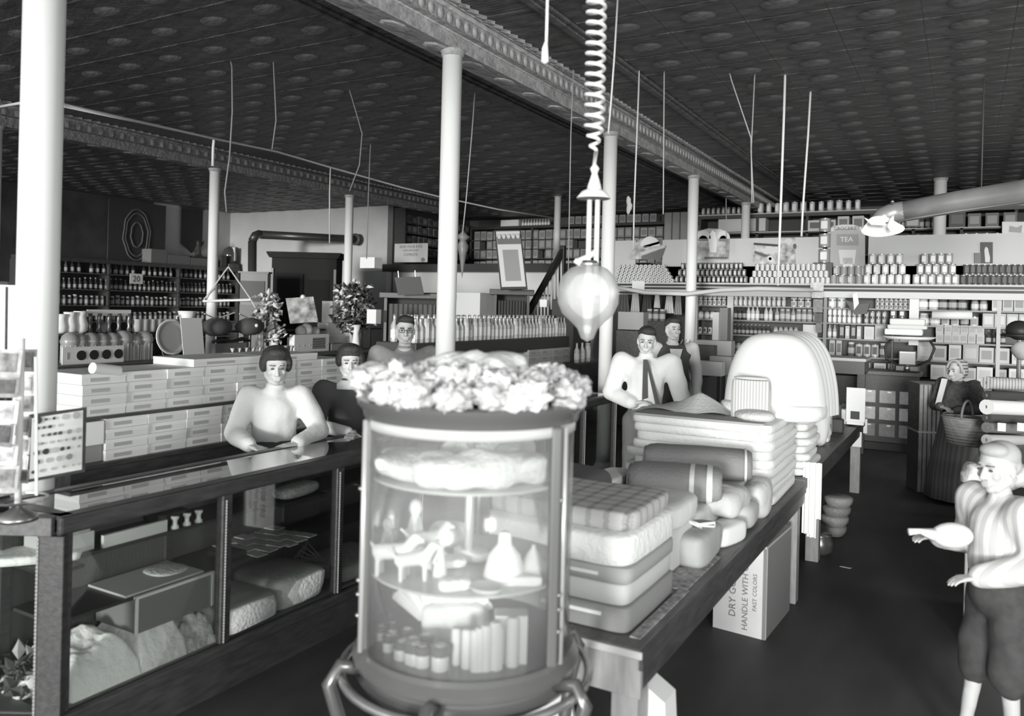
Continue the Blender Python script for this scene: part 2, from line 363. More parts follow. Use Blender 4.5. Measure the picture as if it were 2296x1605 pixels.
def jar(r, h, g, lid=.25, n=8):
    b = B(); b.lathe([(r * .95, 0), (r, .05 * h), (r, .75 * h), (r * .8, .84 * h)], n=n); b.mi = 1; b.lathe([(r * .85, .84 * h), (r * .85, h)], n=n)
    b.mi = 2; b.lathe([(r * 1.02, .2 * h), (r * 1.02, .6 * h)], n=n); return b.mesh('jar', [G(g, .2, spec=.7), G(lid), G(min(.85, g + .3), .8)], 40)
def can(r, h, g, lab=None, n=10):
    b = B(); b.lathe([(r * .98, 0), (r * 1.03, .01 * h), (r * 1.03, .05 * h), (r, .06 * h)], n=n); b.mi = 1; b.lathe([(r, .06 * h), (r, .94 * h)], n=n)
    b.mi = 0; b.lathe([(r, .94 * h), (r * 1.03, .95 * h), (r * 1.03, .99 * h), (r * .93, h), (r * .9, .97 * h)], n=n)
    b.mi = 2; b.box(-r * .55, -r * 1.03, .22 * h, r * .55, -r * .78, .78 * h) if lab else 0
    return b.mesh('tin_can', [G(.4, .35, .7), G(g, .5), G(lab or g, .6)], 40)
def carton(w_, d, h, g, band):
    b = B().box(-w_ / 2, -d / 2, 0, w_ / 2, d / 2, h); b.mi = 1; b.box(-w_ * .36, -d / 2 - .003, .22 * h, w_ * .36, -d / 2, .8 * h); return b.mesh('carton', [G(g, .8), G(band, .8)])
def rowX(me_list, name, label, cat, group, x0, x1, Y, Z, pitch, jit=.004, layers=1, h=0, off=0, tz=0, keep=1.0):
    for L in range(layers):
        x = x0 + pitch / 2 + off * L; n = 0
        while x < x1 - off * L - pitch * .3:
            if U(0, 1) < keep:
                n += 1; tag(ob(name, random.choice(me_list), None, (x, Y + U(-jit, jit), Z + L * h), U(-tz, tz)), which(label, n, RN[layers][L]), cat, group)
            x += pitch
def rowY(me_list, name, label, cat, group, y0, y1, X, Z, pitch, jit=.004, rz=pi / 2, keep=1.0, row=None):
    y = y0 + pitch / 2; n = 0
    while y < y1 - pitch * .3:
        if U(0, 1) < keep: n += 1; tag(ob(name, random.choice(me_list), None, (X + U(-jit, jit), y, Z), rz), which(label, n, row), cat, group)
        y += pitch
bd = [bottle(.045, .27, .05, .5), bottle(.045, .25, .09, .3), bottle(.04, .24, .16, .5)]
jd = [jar(.05, .24, .1, .5), jar(.05, .22, .2, .3), jar(.045, .22, .06, .6)]
rowY(bd, 'bottle', 'dark bottle on the left wall unit, upper shelf', 'bottle', 'bottles on the upper left wall shelf', 10.4, 15.3, SX - .12, 2.45 - .37, .125)
rowY(jd, 'jar', 'glass jar on the middle shelf of the left wall unit', 'jar', 'jars on the middle left wall shelf', 10.4, 15.3, SX - .12, 1.72, .13)
rowY(bd, 'bottle', 'dark bottle on the topmost left wall shelf', 'bottle', 'bottles on the topmost left wall shelf', 10.4, 15.3, SX - .12, 2.45, .15, keep=.85)
rowY(jd, 'jar', 'glass jar low on the left wall unit', 'jar', 'jars on the low left wall shelf', 10.6, 15.3, SX - .12, 1.35, .14)
t = T('price_sign', 'white card reading 20 on the left wall shelves', 'sign', (SX + .03, YatX(302, SX), 2.36))
part(t, 'card', B().box(0, -.17, -.11, .01, .17, .13), PAPER); text(t, '20', .2, (.012, 0, 0), (pi / 2, 0, pi / 2))
# things on the top board
def boxthing(name, lab, cat, x0, y0, z0, x1, y1, z1, m, bevel=.005, group=None):
    cx, cy = (x0 + x1) / 2, (y0 + y1) / 2
    return one(name, B().box(x0 - cx, y0 - cy, 0, x1 - cx, y1 - cy, z1 - z0), m, lab, cat, group, bevel=bevel, loc=(cx, cy, z0))
WICK = stripes(.22, .1, 30, 2)
ya, yb_, yc, yd = [YatX(v, SX) for v in (336, 372, 424, 470)]
boxthing('wicker_hamper', 'taller wicker hamper at the left end of the wall unit top', 'hamper', SX - .4, ya, 2.78, SX, yb_, 3.12, WICK)
boxthing('wicker_hamper', 'long low wicker hamper under the dark banner', 'hamper', SX - .4, yb_ + .02, 2.78, SX, yc, 3.0, WICK)
boxthing('wicker_hamper', 'wicker hamper beneath the cherub statuette', 'hamper', SX - .4, yc + .02, 2.78, SX, yd, 2.98, WICK)
t = T('statuette', 'small dark cherub statuette on the left wall unit', 'figurine', (SX - .2, YatX(453, SX), 2.98))
vs_, fs_ = None, None
bb = B(); bb.cap((0, 0, .1), (0, 0, .3), .08, .07); bb.cap((0, 0, .4), (0, 0, .42), .06, .06); bb.cap((0, .06, .28), (.02, .16, .46), .03, .025); bb.cap((0, -.06, .28), (0, -.12, .16), .03, .025)
bb.cap((.0, .04, .1), (.08, .1, .02), .045, .03); bb.cap((0, -.04, .1), (.06, -.1, .02), .045, .03); vs_, fs_ = remesh(bb, .02)
part(t, 'figure', B().add(vs_, fs_), DARK, True); part(t, 'plinth', B().box(-.12, -.22, -.0, .12, .22, .05), DARK)
yy = YatX(524, SX); t = T('domed_clock', 'dark clock under a glass dome on the left wall unit', 'clock', (SX - .2, yy, 2.78))
part(t, 'plinth', B().lathe([(.26, 0), (.26, .1), (.2, .14)], n=16), WOOD); part(t, 'clock_case', B().box(-.08, -.13, .14, .08, .13, .42), BLACK, bevel=.02)
part(t, 'glass_dome', B().lathe([(.19, .14), (.19, .4), (.15, .52), (.07, .58), (0, .6)], n=16), G(.07, .05, spec=1), True)
part(t, 'pendulum', B().box(.081, -.015, .2, .195, .015, .56), WHITE)
boxthing('dark_chest', 'dark chest between the column and the domed clock', 'chest', SX - .35, YatX(495, SX), 2.78, SX - .02, YatX(507, SX), 3.1, DARK)
# wardrobe
pa = P(607, 640, z=16.5); pb = P(753, 640, z=16.5)
wx = (pb - pa); wl = wx.length; ang = math.atan2(wx.y, wx.x); 
t = T('wardrobe', 'tall dark two-door wardrobe against the cream back wall', 'wardrobe', (pa.x, pa.y, 0), ang)
part(t, 'carcass', B().box(0, .03, 0, wl, .6, 2.82), G(.03, .9, spec=.1), bevel=.01)
part(t, 'cornice', B().prism([(-.03, 0), (-.09, .09), (-.09, .12), (wl + .09, .12), (wl + .09, .09), (wl + .03, 0)], (0, .65, 2.82), (1, 0, 0), (0, 0, 1), .7), G(.03, .9, spec=.1))
for k in (0, 1):
    d = part(t, 'door', B().box(.06 + k * (wl / 2 - .05), 0, .3, wl / 2 - .005 + k * (wl / 2 - .05), .04, 2.5), G(.03, .9, spec=.1), bevel=.008)
    part(d, 'door_panel', B().box(.13 + k * (wl / 2 - .05), -.012, .45, wl / 2 - .08 + k * (wl / 2 - .05), 0, 2.38), G(.022, .9, spec=.1), bevel=.01)
    part(d, 'knob', B().ell((wl / 2 - .03 + k * .06, -.02, 1.35), .02, 8, 6), METAL, True)
part(t, 'pilaster', B().box(.0, -.01, .1, .05, .03, 2.6), G(.09, .4)); part(t, 'pilaster', B().box(wl - .05, -.01, .1, wl, .03, 2.6), G(.09, .4))
# stove pipe
q0 = P(566, 760, z=19); q1 = P(566, 540, z=19); q2 = P(585, 526, z=19.2); q3 = P(800, 537, Y=15.38)
pts = [q0, q1] + [q1.lerp(Vector((q1.x, q1.y, q2.z)), a) * (1 - a) + q2 * a for a in (.35, .7)] + [q2, q3]
t = T('stove_pipe', 'dark stove pipe with one elbow running to the cream back wall', 'stove pipe', (0, 0, 0))
part(t, 'upright_pipe', B().tube([(q0.x, q0.y, .3), q1], .1, 14), G(.09, .35, .5), True)
part(t, 'elbow', B().tube([q1, q1 + (q2 - q1) * .35 + Vector((0, 0, .08)), q2 + (q1 - q2) * .25 + Vector((0, 0, .05)), q2], .1, 14), G(.09, .35, .5), True)
part(t, 'horizontal_pipe', B().tube([q2, q3], .1, 14), G(.08, .35, .5), True)
part(t, 'wall_collar', B().lathe([(.1, 0), (.15, 0), (.15, .03), (.1, .03)], n=16), G(.07, .5), True).matrix_local = Matrix.Translation(q3 + Vector((0, -.04, 0))) @ Matrix.Rotation(pi / 2, 4, 'X')
part(t, 'stove', B().lathe([(.25, 0), (.3, .05), (.28, .5), (.33, .9), (.22, 1.15), (.1, 1.25)], (q0.x, q0.y, 0), 16), BLACK, True)
# small cabinet / window left of wardrobe
pz = P(588, 640, z=15.4)
t = T('wall_cabinet', 'pale wall cabinet with a dark opening left of the wardrobe', 'cabinet', (pz.x, pz.y, 0), ang)
part(t, 'body', B().box(-.42, 0, .0, .1, .2, 2.45), G(.3, .8)); part(t, 'opening', B().box(-.42, -.02, 1.9, .05, .0, 2.3), BLACK); part(t, 'door', B().box(-.42, -.02, .9, .05, 0, 1.84), G(.22, .7)); part(t, 'top_moulding', B().box(-.46, -.03, 2.45, .13, .2, 2.48), WOOD)
# shelf at mezzanine side wall (x=-12.3)
t = T('side_shelving', 'dark tall shelving receding along the upper side wall', 'shelving', (-12.28, 15.8, 2.88))
for z in (.25, .52, .78, 1.02): part(t, 'shelf', B().box(0, 0, z, .3, 3.3, z + .025), WOOD)
part(t, 'end_panel', B().box(-.01, -.05, 0, .32, 0, 1.4), WOOD)
cl = [carton(.17, .2, .19, .16, .3), carton(.2, .2, .17, .12, .22), carton(.14, .2, .2, .2, .1)]
for k, z in enumerate((.025 + .25, .545, .805, 1.045)):
    rowY(cl, 'carton', 'dull carton along the upper side wall', 'carton', 'cartons on the upper side wall shelves', 15.9, 18.9, -12.12, 2.88 + z, .22, row=RN[4][k])
# sign
sx0, sx1 = XatY(897, 15.7), XatY(971, 15.7)
t = T('wall_sign', 'white lettered eye-care sign at the balcony edge left of the second column', 'sign', ((sx0 + sx1) / 2, 15.42, 2.9)); W_ = (sx1 - sx0) / 2
part(t, 'board', B().box(-W_, 0, .02, W_, .02, .47), G(.62, .7), bevel=.01)
for k, (s_, z) in enumerate((('SAVE YOUR EYES', .39), ('OUR OPTICIAN', .30), ('COMPLETE', .20))): text(t, s_, (.088, .065, .085)[k], (0, -.003, z), (pi / 2, 0, 0), G(.1))
part(t, 'pictured_face', B().ell((W_ * .75, -.004, .08), (.06, .006, .05), 10, 6), G(.25))
# mezzanine rear shelving
t = T('balcony_shelving', 'long dark shelving across the rear of the balcony', 'shelving', (-11.9, 18.6, 2.88))
for z in (.3, .55, .8, 1.12): part(t, 'shelf', B().box(0, 0, z, 7.6, .45, z + (.03 if z < 1 else .07)), G(.04, .6))
for x in (0, 1.9, 3.8, 5.6, 7.55): part(t, 'upright', B().box(x, 0, 0, x + .05, .45, 1.12), G(.05, .6))
part(t, 'back_board', B().box(0, .45, 0, 7.6, .48, 1.4), G(.08, .8))
bxs = [carton(.17, .3, .24, .32, .22), carton(.17, .3, .24, .25, .35), carton(.17, .3, .22, .38, .25)]
for k, z in enumerate((.03, .33, .58, .83)):
    rowX(bxs, 'carton', 'grey carton on balcony shelf ' + ('one', 'two', 'three', 'four')[k] + ' counted upward', 'carton', 'cartons on the balcony shelving', -11.8, -4.5, 18.8, 2.88 + z, .2, keep=.93 if k % 2 else .85)
x0 = XatY(1120, 18.7); boxthing('white_box', 'plain white box topmost on the balcony shelving', 'box', x0, 18.65, 4.07, XatY(1160, 18.7), 18.95, 4.24, PAPER)
rowX([bottle(.035, .18, .5, .3)], 'bottle', 'small pale bottle on top of the balcony shelving', 'bottle', 'bottles on the top balcony shelf', XatY(1163, 18.7), XatY(1232, 18.7), 18.75, 4.07, .085)
rowX([carton(.16, .3, .2, .3, .2)], 'carton', 'dull carton high right of the slim column', 'carton', 'cartons on the top balcony shelf', XatY(1270, 18.7), XatY(1480, 18.7), 18.8, 4.07, .2)
# tall boxes at right end of balcony
x0, x1 = XatY(1500, 18.2), XatY(1556, 18.2)
rowX([carton(.17, .4, 1.3, .27, .3)], 'tall_carton', 'tall grey carton at the balcony\'s right end', 'carton', 'tall cartons at the balcony end', x0 - .1, x1, 18.2, 2.9, .19)
# framed long banner leaning at balcony front
c = [P(1111, 521, z=14.2), P(1166, 520, z=14.2), P(1185, 640, z=13.9), P(1124, 645, z=13.9)]
ux = (c[1] - c[0]); uy = (c[0] - c[3])
t = T('hanging_scroll', 'long framed scroll with a scalloped head hung at a slant before the balcony', 'scroll', c[3])
def para(u0, v0, u1, v1): return [(u0, v0), (u1, v0), (u1, v1), (u0, v1)]
part(t, 'frame', B().prism(para(-.04, -.04, 1.04, 1.03), (0, 0, 0), ux, uy, .03), WOOD)
nn = ux.cross(uy).normalized()
fr = -nn if nn.y > 0 else nn
if fr.y > 0: fr = -fr
part(t, 'paper', B().prism(para(.02, 0, .98, 1), fr * .012, ux, uy, .035 if nn.y < 0 else -.0), G(.6)) if nn.y < 0 else part(t, 'paper', B().prism(para(.02, 0, .98, 1), fr * .012, ux, uy, .005), G(.6))
E1 = .05 if nn.y < 0 else .012
part(t, 'grey_field', B().prism(para(.2, .1, .82, .66), fr * E1, ux, uy, .003), G(.28)); part(t, 'dark_band', B().prism(para(.03, .76, .97, .9), fr * E1, ux, uy, .003), G(.16))
for k in range(5): part(t, 'scallop', B().ell(ux * (.12 + .19 * k) + uy * .9 + fr * (E1 + .004), (.045, .02, .05), 8, 5), G(.55), True)
# staircase with balusters
t = T('staircase', 'dark staircase rail with pale balusters climbing to the balcony', 'staircase', (0, 0, 0))
r0, r1 = P(1178, 712, z=14.6), P(1262, 562, z=15.4)
part(t, 'handrail', B().bar(r0, r1, .07, .12), BLACK, bevel=.01)
st0, st1 = r0 + Vector((.35, 0, -.75)), r1 + Vector((.35, 0, -.75))
part(t, 'stringer', B().bar(st0, st1, .06, .3), WOOD)
for k in range(11):
    p = r0.lerp(r1, (k + .5) / 11); part(t, 'baluster', B().tube([p, p + Vector((.02, 0, -.72 if k > 2 else -.5))], .018, 6), G(.55), True)
for k in range(9):
    p = st0.lerp(st1, k / 9); part(t, 'step', B().box(p.x - .1, p.y, p.z, p.x + .25, p.y + 1.0, p.z + .04), WOODM)
t2 = P(1290, 600, Y=15.6); part(t, 'newel_post', B().box(r1.x - .05, r1.y - .05, r1.z - 1.0, r1.x + .05, r1.y + .05, r1.z + .1), BLACK, bevel=.01)
boxthing('stair_card', 'small white card hung on the staircase balusters', 'card', *(P(1210, 688, z=14.3)[:]), *(P(1231, 672, z=14.3) + Vector((0, .02, 0)))[:], WHITE, 0)
boxthing('dark_bale', 'large dark bale below the stair rail', 'bale', *(P(1235, 735, z=13.2)[:2]), 0, *(P(1300, 672, z=13.2) + Vector((0, .5, 0)))[:], G(.06), .02)
# dark desks / cupboards under the balcony
def cupb(lab, xa, xb, ytop, ybot, z, g, curtain=None, name='cupboard'):
    a, b_ = P(xa, ytop, z=z), P(xb, ytop, z=z); d = b_ - a; L = math.hypot(d.x, d.y); an = math.atan2(d.y, d.x); Z1 = a.z
    t = T(name, lab, 'cupboard', (a.x, a.y, 0), an)
    part(t, 'top_board', B().box(-.08, -.08, Z1 - .1, L + .08, .5, Z1), WOOD, bevel=.01)
    part(t, 'side_panel', B().box(0, 0, 0, .05, .45, Z1 - .1), WOOD); part(t, 'side_panel', B().box(L - .05, 0, 0, L, .45, Z1 - .1), WOOD)
    part(t, 'back_panel', B().box(0, .42, 0, L, .46, Z1 - .1), G(.05))
    if curtain:
        n = 40; part(t, 'curtain', B().sheet(lambda u, v: (.07 + u * (L - .14), .06 + .025 * sin(u * 60), .2 + v * (Z1 - .4)), 60, 2), G(curtain, .9))
    return t, L, Z1
cupb('dark cupboard with a grey curtain right of the vine display', 862, 985, 655, 760, 14.2, .05, .13)
cupb('dark curtained cupboard at the foot of the staircase', 1108, 1188, 648, 740, 14.4, .05, .08)
boxthing('white_screen', 'pale screen between the two dark cupboards', 'screen', *(P(985, 740, z=14.8)[:]), *(P(1108, 658, z=14.8) + Vector((0, .04, 0)))[:], G(.6), .005)
c = [P(885, 622, z=13.9), P(941, 625, z=13.9), P(951, 660, z=13.9), P(893, 662, z=13.9)]
t = T('slant_board', 'black slanted board hung above the curtained cupboard', 'board', c[3]); ux, uy = c[2] - c[3], c[0] - c[3]
part(t, 'panel', B().prism(para(0, 0, 1, 1), (0, 0, 0), ux, uy, .03), BLACK)
for k in (.15, .8): part(t, 'hanger', B().tube([ux * k + uy, ux * (k + .03) + uy * 1.35], .006, 5), METAL)
t = T('icicle_ornament', 'grey pointed ornament hung beside the second column', 'ornament', P(1038, 545, z=13.5))
part(t, 'pendant', B().lathe([(.0, -.6), (.03, -.4), (.06, -.2), (.1, -.05), (.05, .05), (.12, .1), (.02, .2)], n=8), G(.2, .4), True)
boxthing('notice', 'small white notice high beside the vine display', 'notice', *(P(807, 601, z=13.6)[:]), *(P(855, 578, z=13.6) + Vector((0, .02, 0)))[:], PAPER, 0)
boxthing('notice', 'bright white card hung left of the curtained cupboard', 'notice', *(P(822, 725, z=13)[:]), *(P(853, 694, z=13) + Vector((0, .02, 0)))[:], WHITE, 0)
boxthing('notice', 'grey card half behind the bright white card', 'notice', *(P(848, 722, z=13.2)[:]), *(P(866, 696, z=13.2) + Vector((0, .02, 0)))[:], G(.45), 0)
# ================================================================ LONG LEFT COUNTER
def showcase(lab, x1, y0, y1, depth, posts, zt=1.05, zb=.24, grp=None, name='display_counter', solid=False):
    # front glass in plane x=x1 facing +X, runs along Y
    t = T(name, lab, 'display case', (x1, y0, 0), 0, grp); L = y1 - y0; W = -depth
    part(t, 'plinth', B().box(W, 0, 0, 0, L, zb - .06), WOOD)
    part(t, 'base_moulding', B().box(W - .02, -.02, zb - .06, .02, L + .02, zb), WOOD, bevel=.012)
    part(t, 'display_floor', B().box(W + .02, .02, zb, -.02, L - .02, zb + .01), G(.3))
    for y in posts:
        b = B().box(-.05, y - y0 - .03, zb, 0, y - y0 + .03, zt - .06); p = part(t, 'post', b, WOOD, bevel=.006)
        bd_ = B()
        for k in range(46): bd_.ell((.003, y - y0 - .012, zb + .01 + k * (zt - zb - .1) / 46), (.006, .006, .009), 5, 4)
        part(p, 'beading', bd_, G(.3, .4), stuff=True); part(t, 'rear_post', B().box(W, y - y0 - .02, zb, W + .03, y - y0 + .02, zt - .06), WOOD)
    part(t, 'top_rail', B().box(-.07, -.02, zt - .075, .015, L + .02, zt), WOOD, bevel=.012)
    part(t, 'rear_rail', B().box(W - .01, -.02, zt - .06, W + .06, L + .02, zt + .005), WOOD, bevel=.01)
    part(t, 'end_rail', B().box(W, -.02, zt - .075, 0, .06, zt), WOOD, bevel=.01); part(t, 'end_rail', B().box(W, L - .06, zt - .075, 0, L + .02, zt), WOOD, bevel=.01)
    part(t, 'glass_top', B().box(W + .05, .05, zt - .008, -.06, L - .05, zt), glassmat(.02, .5, 2.2), label='clear polished glass top')
    for a, b_ in zip(posts[:-1], posts[1:]): part(t, 'glass_pane', B().box(-.02, a - y0 + .03, zb, -.014, b_ - y0 - .03, zt - .07), glassmat(.0, .5, .5))
    part(t, 'rear_doors', B().box(W, .03, zb, W + .012, L - .03, zt - .06), G(.09, .6, bump=.1, bs=20, stretch=(1, 6, 1)))
    return t
XL = -9.6
t = T('sales_counter', 'long dark panelled counter along the left aisle loaded with crockery', 'counter', (XL, 4.5, 0))
part(t, 'body', B().box(-.62, 0, 0, -.03, 8.3, 1.02), WOOD); part(t, 'counter_top', B().box(-.68, -.05, 1.02, .04, 8.35, 1.08), WOODM, bevel=.012)
for k in range(8): part(t, 'front_panel', B().box(-.03, .1 + k * 1.02, .1, -.005, 1.0 + k * 1.02, .92), WOOD, bevel=.008)
part(t, 'tiered_shelf', B().box(-.62, .1, 1.42, -.4, 8.0, 1.45), WOOD); 
for k in range(6): part(t, 'shelf_bracket', B().box(-.6, .2 + k * 1.5, 1.08, -.45, .23 + k * 1.5, 1.42), WOOD)
def cp(x, X=XL - .25, Z=1.08): return Vector((X, YatX(x, X), Z))
def hpx(px, p): return px * proj(p)[2] / FPX
# board with four holes holding lids
p = cp(214, XL - .1); h_ = hpx(38, p); W_ = (cp(282, XL - .1).y - cp(145, XL - .1).y)
t = T('pegged_display_board', 'white display board with four round dark holes on the left counter', 'display board', (p.x, p.y, 1.08))
b = B().box(-.02, -W_ / 2, 0, 0, W_ / 2, h_); part(t, 'panel', b, PAPER)
for k in range(4): part(t, 'dark_disc', B().lathe([(0, 0), (.062, 0), (.062, .008), (0, .008)], n=20), BLACK).matrix_local = Matrix.Translation((0, -W_ / 2 + W_ * (.29 + .205 * k), h_ * .5)) @ Matrix.Rotation(pi / 2, 4, 'Y')
for k in range(4): part(t, 'printed_figure', B().box(.001, -W_ / 2 + W_ * (.08 + .3 * k * .9) - .01, h_ * .3, .003, -W_ / 2 + W_ * (.08 + .3 * k * .9) + .015, h_ * .7), G(.35))
# shades
lamp = B()
lamp.lathe([(.09, 0), (.1, .02), (.1, .1)], n=14)
sm = B(); sm.lathe([(.1, 0), (.1, .2)], n=16); sm.lathe([(.1, .2), (.12, .26), (.1, .33), (.05, .37), (.0, .38)], n=16)
for j in range(12): t_ = 2 * pi * j / 12; sm.mi = 1; sm.tube([(.103 * cos(t_), .103 * sin(t_), 0), (.103 * cos(t_), .103 * sin(t_), .22)], .006, 4)
gm = sm.mesh('glass_lampshade', [G(.33, .2, spec=.8), G(.75, .4)], 50)
lbl = 'ribbed domed glass lampshade behind the pegged board'
for k, x in enumerate((160, 178, 205, 228, 252, 278, 302, 325)): tag(ob('glass_lampshade', gm, None, cp(x, XL - .32), 0, U(.95, 1.08)), which(lbl, k + 1), 'lampshade', 'glass shades on the left counter')
pit = B(); pit.lathe([(.05, 0), (.075, .03), (.085, .1), (.06, .17), (.055, .2), (.075, .25)], n=14); pit.tube([(.06, 0, .2), (.12, 0, .19), (.13, 0, .12), (.08, 0, .07)], .01, 6)
pm = pit.mesh('pitcher', WHITE, True)
for x, s_ in ((138, 1.0), (158, 1.1), (181, 1.15)): tag(ob('pitcher', pm, None, cp(x, XL - .5, 1.45), pi / 2, s_), {138: 'smallest white pitcher, nearest the thick column', 158: 'white pitcher in the middle of the three by the thick column', 181: 'rightmost white pitcher of the three by the thick column'}[x], 'pitcher')
vm = B().lathe([(.03, 0), (.04, .02), (.02, .08), (.035, .14), (.025, .2), (.035, .26)], n=10).mesh('vase', [G(.1, .15, spec=1)], True)
for k, x in enumerate((202, 223, 245, 267, 290)): tag(ob('vase', vm, None, cp(x, XL - .5, 1.45)), which('slim dark vase above the glass lampshades', k + 1), 'vase', 'dark vases on the raised counter shelf')
tm = B().lathe([(.055, 0), (.06, .02), (.062, .17), (.07, .18)], n=12).mesh('tumbler', [G(.5, .3)], True)
for k, x in enumerate((308, 324, 341, 356, 372, 388)): tag(ob('tumbler', tm, None, cp(x, XL - .5, 1.45)), which('pale tumbler left above the big platter', k + 1), 'tumbler', 'pale tumblers on the raised counter shelf')
t = T('tall_pitcher', 'large fluted white pitcher above the big round plate', 'pitcher', cp(420, XL - .5, 1.45)); part(t, 'body', B().lathe([(.09, 0), (.11, .1), (.1, .2), (.13, .3)], n=18, wave=lambda a, z: .05 * cos(9 * a)), WHITE, True)
part(t, 'handle', B().tube([(0, -.1, .24), (0, -.18, .22), (0, -.18, .1), (0, -.1, .06)], .012, 6), WHITE, True)
p = cp(245, XL - .5, 1.62); boxthing('shelf_card', 'narrow white card over the dark vases', 'card', p.x, p.y - .32, 1.68, p.x + .01, p.y + .32, 1.76, PAPER, 0)
# big plate on stand
p = cp(384, XL - .12); t = T('platter', 'large white round platter upright on a stand on the left counter', 'platter', (p.x, p.y, 1.08))
R_ = .25; b = B().lathe([(0, .02), (R_ * .6, .02), (R_ * .66, .0), (R_ * .72, .012), (R_ * .95, .03), (R_, .03), (R_, .02), (R_ * .7, -.005), (0, -.005)], n=30, wave=lambda a, z: .01 * cos(16 * a))
o = part(t, 'dish', b, WHITE, True); o.matrix_local = Matrix.Translation((0, 0, R_ + .06)) @ Matrix.Rotation(pi / 2 - .12, 4, 'Y') 
o = part(t, 'grey_band', B().lathe([(R_ * .74, .022), (R_ * .9, .034), (R_ * .9, .03), (R_ * .74, .018)], n=30), G(.4)); o.matrix_local = Matrix.Translation((.003, 0, R_ + .06)) @ Matrix.Rotation(pi / 2 - .12, 4, 'Y')
part(t, 'wire_stand', B().tube([(.08, -.12, 0), (.0, -.12, .08), (-.1, -.1, .3)], .008, 5).tube([(.08, .12, 0), (.0, .12, .08), (-.1, .1, .3)], .008, 5), METAL)
# blank card on stem
p = cp(436, XL - .05); t = T('blank_card', 'large blank white card tilted on a stem beside the platter', 'card', (p.x, p.y, 1.0))
part(t, 'card', B().prism([(-.17, .12), (.19, .12), (.12, .66), (-.24, .66)], (0, 0, 0), (0, 1, 0), (0, 0, 1), .01), WHITE); part(t, 'stem', B().box(-.01, -.05, 0, .01, .05, .12), WHITE)
# dark hanging caps
for k, (x, y, lab) in enumerate(((485, 722, 'dark cloth hat on a wire arm left of the flowers'), (560, 726, 'dark cloth hat on a wire arm with a pale button'))):
    p = P(x, y, X=XL - .2); t = T('cloth_hat', lab, 'hat', (p.x, p.y, 1.42)); part(t, 'crown', B().ell((0, 0, .1), (.15, .26, .14), 16, 8, nz=.1), G(.12, .9), True); part(t, 'wire_arm', B().tube([(.1, -.3, .3), (0, 0, .22), (.05, .3, .32)], .01, 5), G(.6))
    part(t, 'stand', B().tube([(0, 0, -.34), (0, 0, .1)], .012, 6), METAL)
    if k: part(t, 'button', B().ell((.15, 0, .12), .03, 8, 6), WHITE, True)
p = P(520, 747, X=XL - .15); t = T('dark_bow', 'dark bow-shaped rack lying before the caps', 'rack', (p.x, p.y, 1.3))
part(t, 'bar', B().tube([(0, -.36, 0), (0, -.2, .03), (0, 0, 0), (0, .2, .03), (0, .36, 0)], [.02, .035, .02, .035, .02], 8), BLACK, True); part(t, 'foot', B().box(-.1, -.3, -.22, .0, .3, -.03), G(.2))
cm = B().lathe([(.02, 0), (.035, .01), (.012, .05), (.012, .06), (.04, .12), (.035, .12)], n=10).mesh('goblet', [G(.6, .25)], True)
for L in range(2):
    for k in range(16): tag(ob('goblet', cm, None, Vector((XL - .08 - L * .12, cp(492).y + .12 + k * .135, 1.08))), which('small pale goblet at the counter edge', k + 1, ('front', 'rear')[L]), 'goblet', 'goblets at the counter edge')
# white boxes, clock face box
p = cp(702, XL - .05); t = T('framed_card', 'white box with a dark square label near the counter end', 'box', (p.x, p.y, 1.08)); part(t, 'box', B().box(-.12, -.42, 0, 0, .42, .3), WHITE, bevel=.01)
part(t, 'dark_label', B().box(0, -.0, .05, .006, .3, .24), stripes(.12, .3, 25, 2))
for k, (x, s_) in enumerate(((676, .1), (688, .12), (708, .09))): tag(ob('china_globe', B().ell((0, 0, s_), s_, 12, 8).mesh('china_globe', WHITE, True), None, Vector((XL - .3, YatX(x, XL - .3), 1.32))), ('white china globe leftmost above the labelled box', 'largest white china globe above the labelled box', 'smallest white china globe above the labelled box')[k], 'globe')
boxthing('riser', 'pale riser block under the china globes', 'riser', XL - .45, YatX(660, XL - .3), 1.08, XL - .15, YatX(735, XL - .3), 1.32, PAPER)
# picture
c = [P(641, 670, z=12.6), P(700, 670, z=12.6), P(714, 722, z=12.4), P(651, 726, z=12.4)]; ux, uy = c[2] - c[3], c[0] - c[3]
PICM = G(.35, .6, var=.7, vs_=7); t = T('landscape_picture', 'slanted landscape picture before the wardrobe', 'picture', c[3]); part(t, 'canvas', B().prism(para(0, 0, 1, 1), (0, 0, 0), ux, uy, .02), PICM); part(t, 'clip', B().ell(ux * .62 + uy * 1.03, .04, 8, 6), WHITE, True)
part(t, 'diagonal_stroke', B().prism([(.45, .7), (.55, .72), (1.0, 0), (.9, 0)], (0, -.02, 0), ux, uy, .004), G(.6))
# flowers bunch (white) left of picture, small plants
def leafcloud(name, lab, cat, loc, r, n, ls, g1, g2, frac, seed, shape=None, parent_bits=None):
    random.seed(seed); t = T(name, lab, cat, loc); a, c_ = B(), B()
    for i in range(n):
        d = Vector((U(-1, 1), U(-1, 1), U(-1, 1)))
        if d.length > 1: d.normalize()
        p = Vector((d.x * r[0], d.y * r[1], d.z * r[2])); q = Vector((U(-1, 1), U(-1, 1), U(-.8, .8))).normalized(); s_ = q.orthogonal().normalized(); L = ls * U(.7, 1.3)
        tgt = a if U(0, 1) > frac else c_
        m_ = q.cross(s_) * L * .1
        tgt.add([p, p + q * L * .4 + s_ * L * .3 + m_, p + q * L, p + q * L * .4 - s_ * L * .3 + m_, p + q * L * .5 - m_ * 1.5], [(0, 1, 4), (1, 2, 4), (2, 3, 4), (3, 0, 4)])
    part(t, 'foliage', a, g1, stuff=True)
    if c_.v: part(t, 'blossoms', c_, g2, stuff=True)
    random.seed(seed + 1); return t
p = P(792, 690, X=XL - .2)
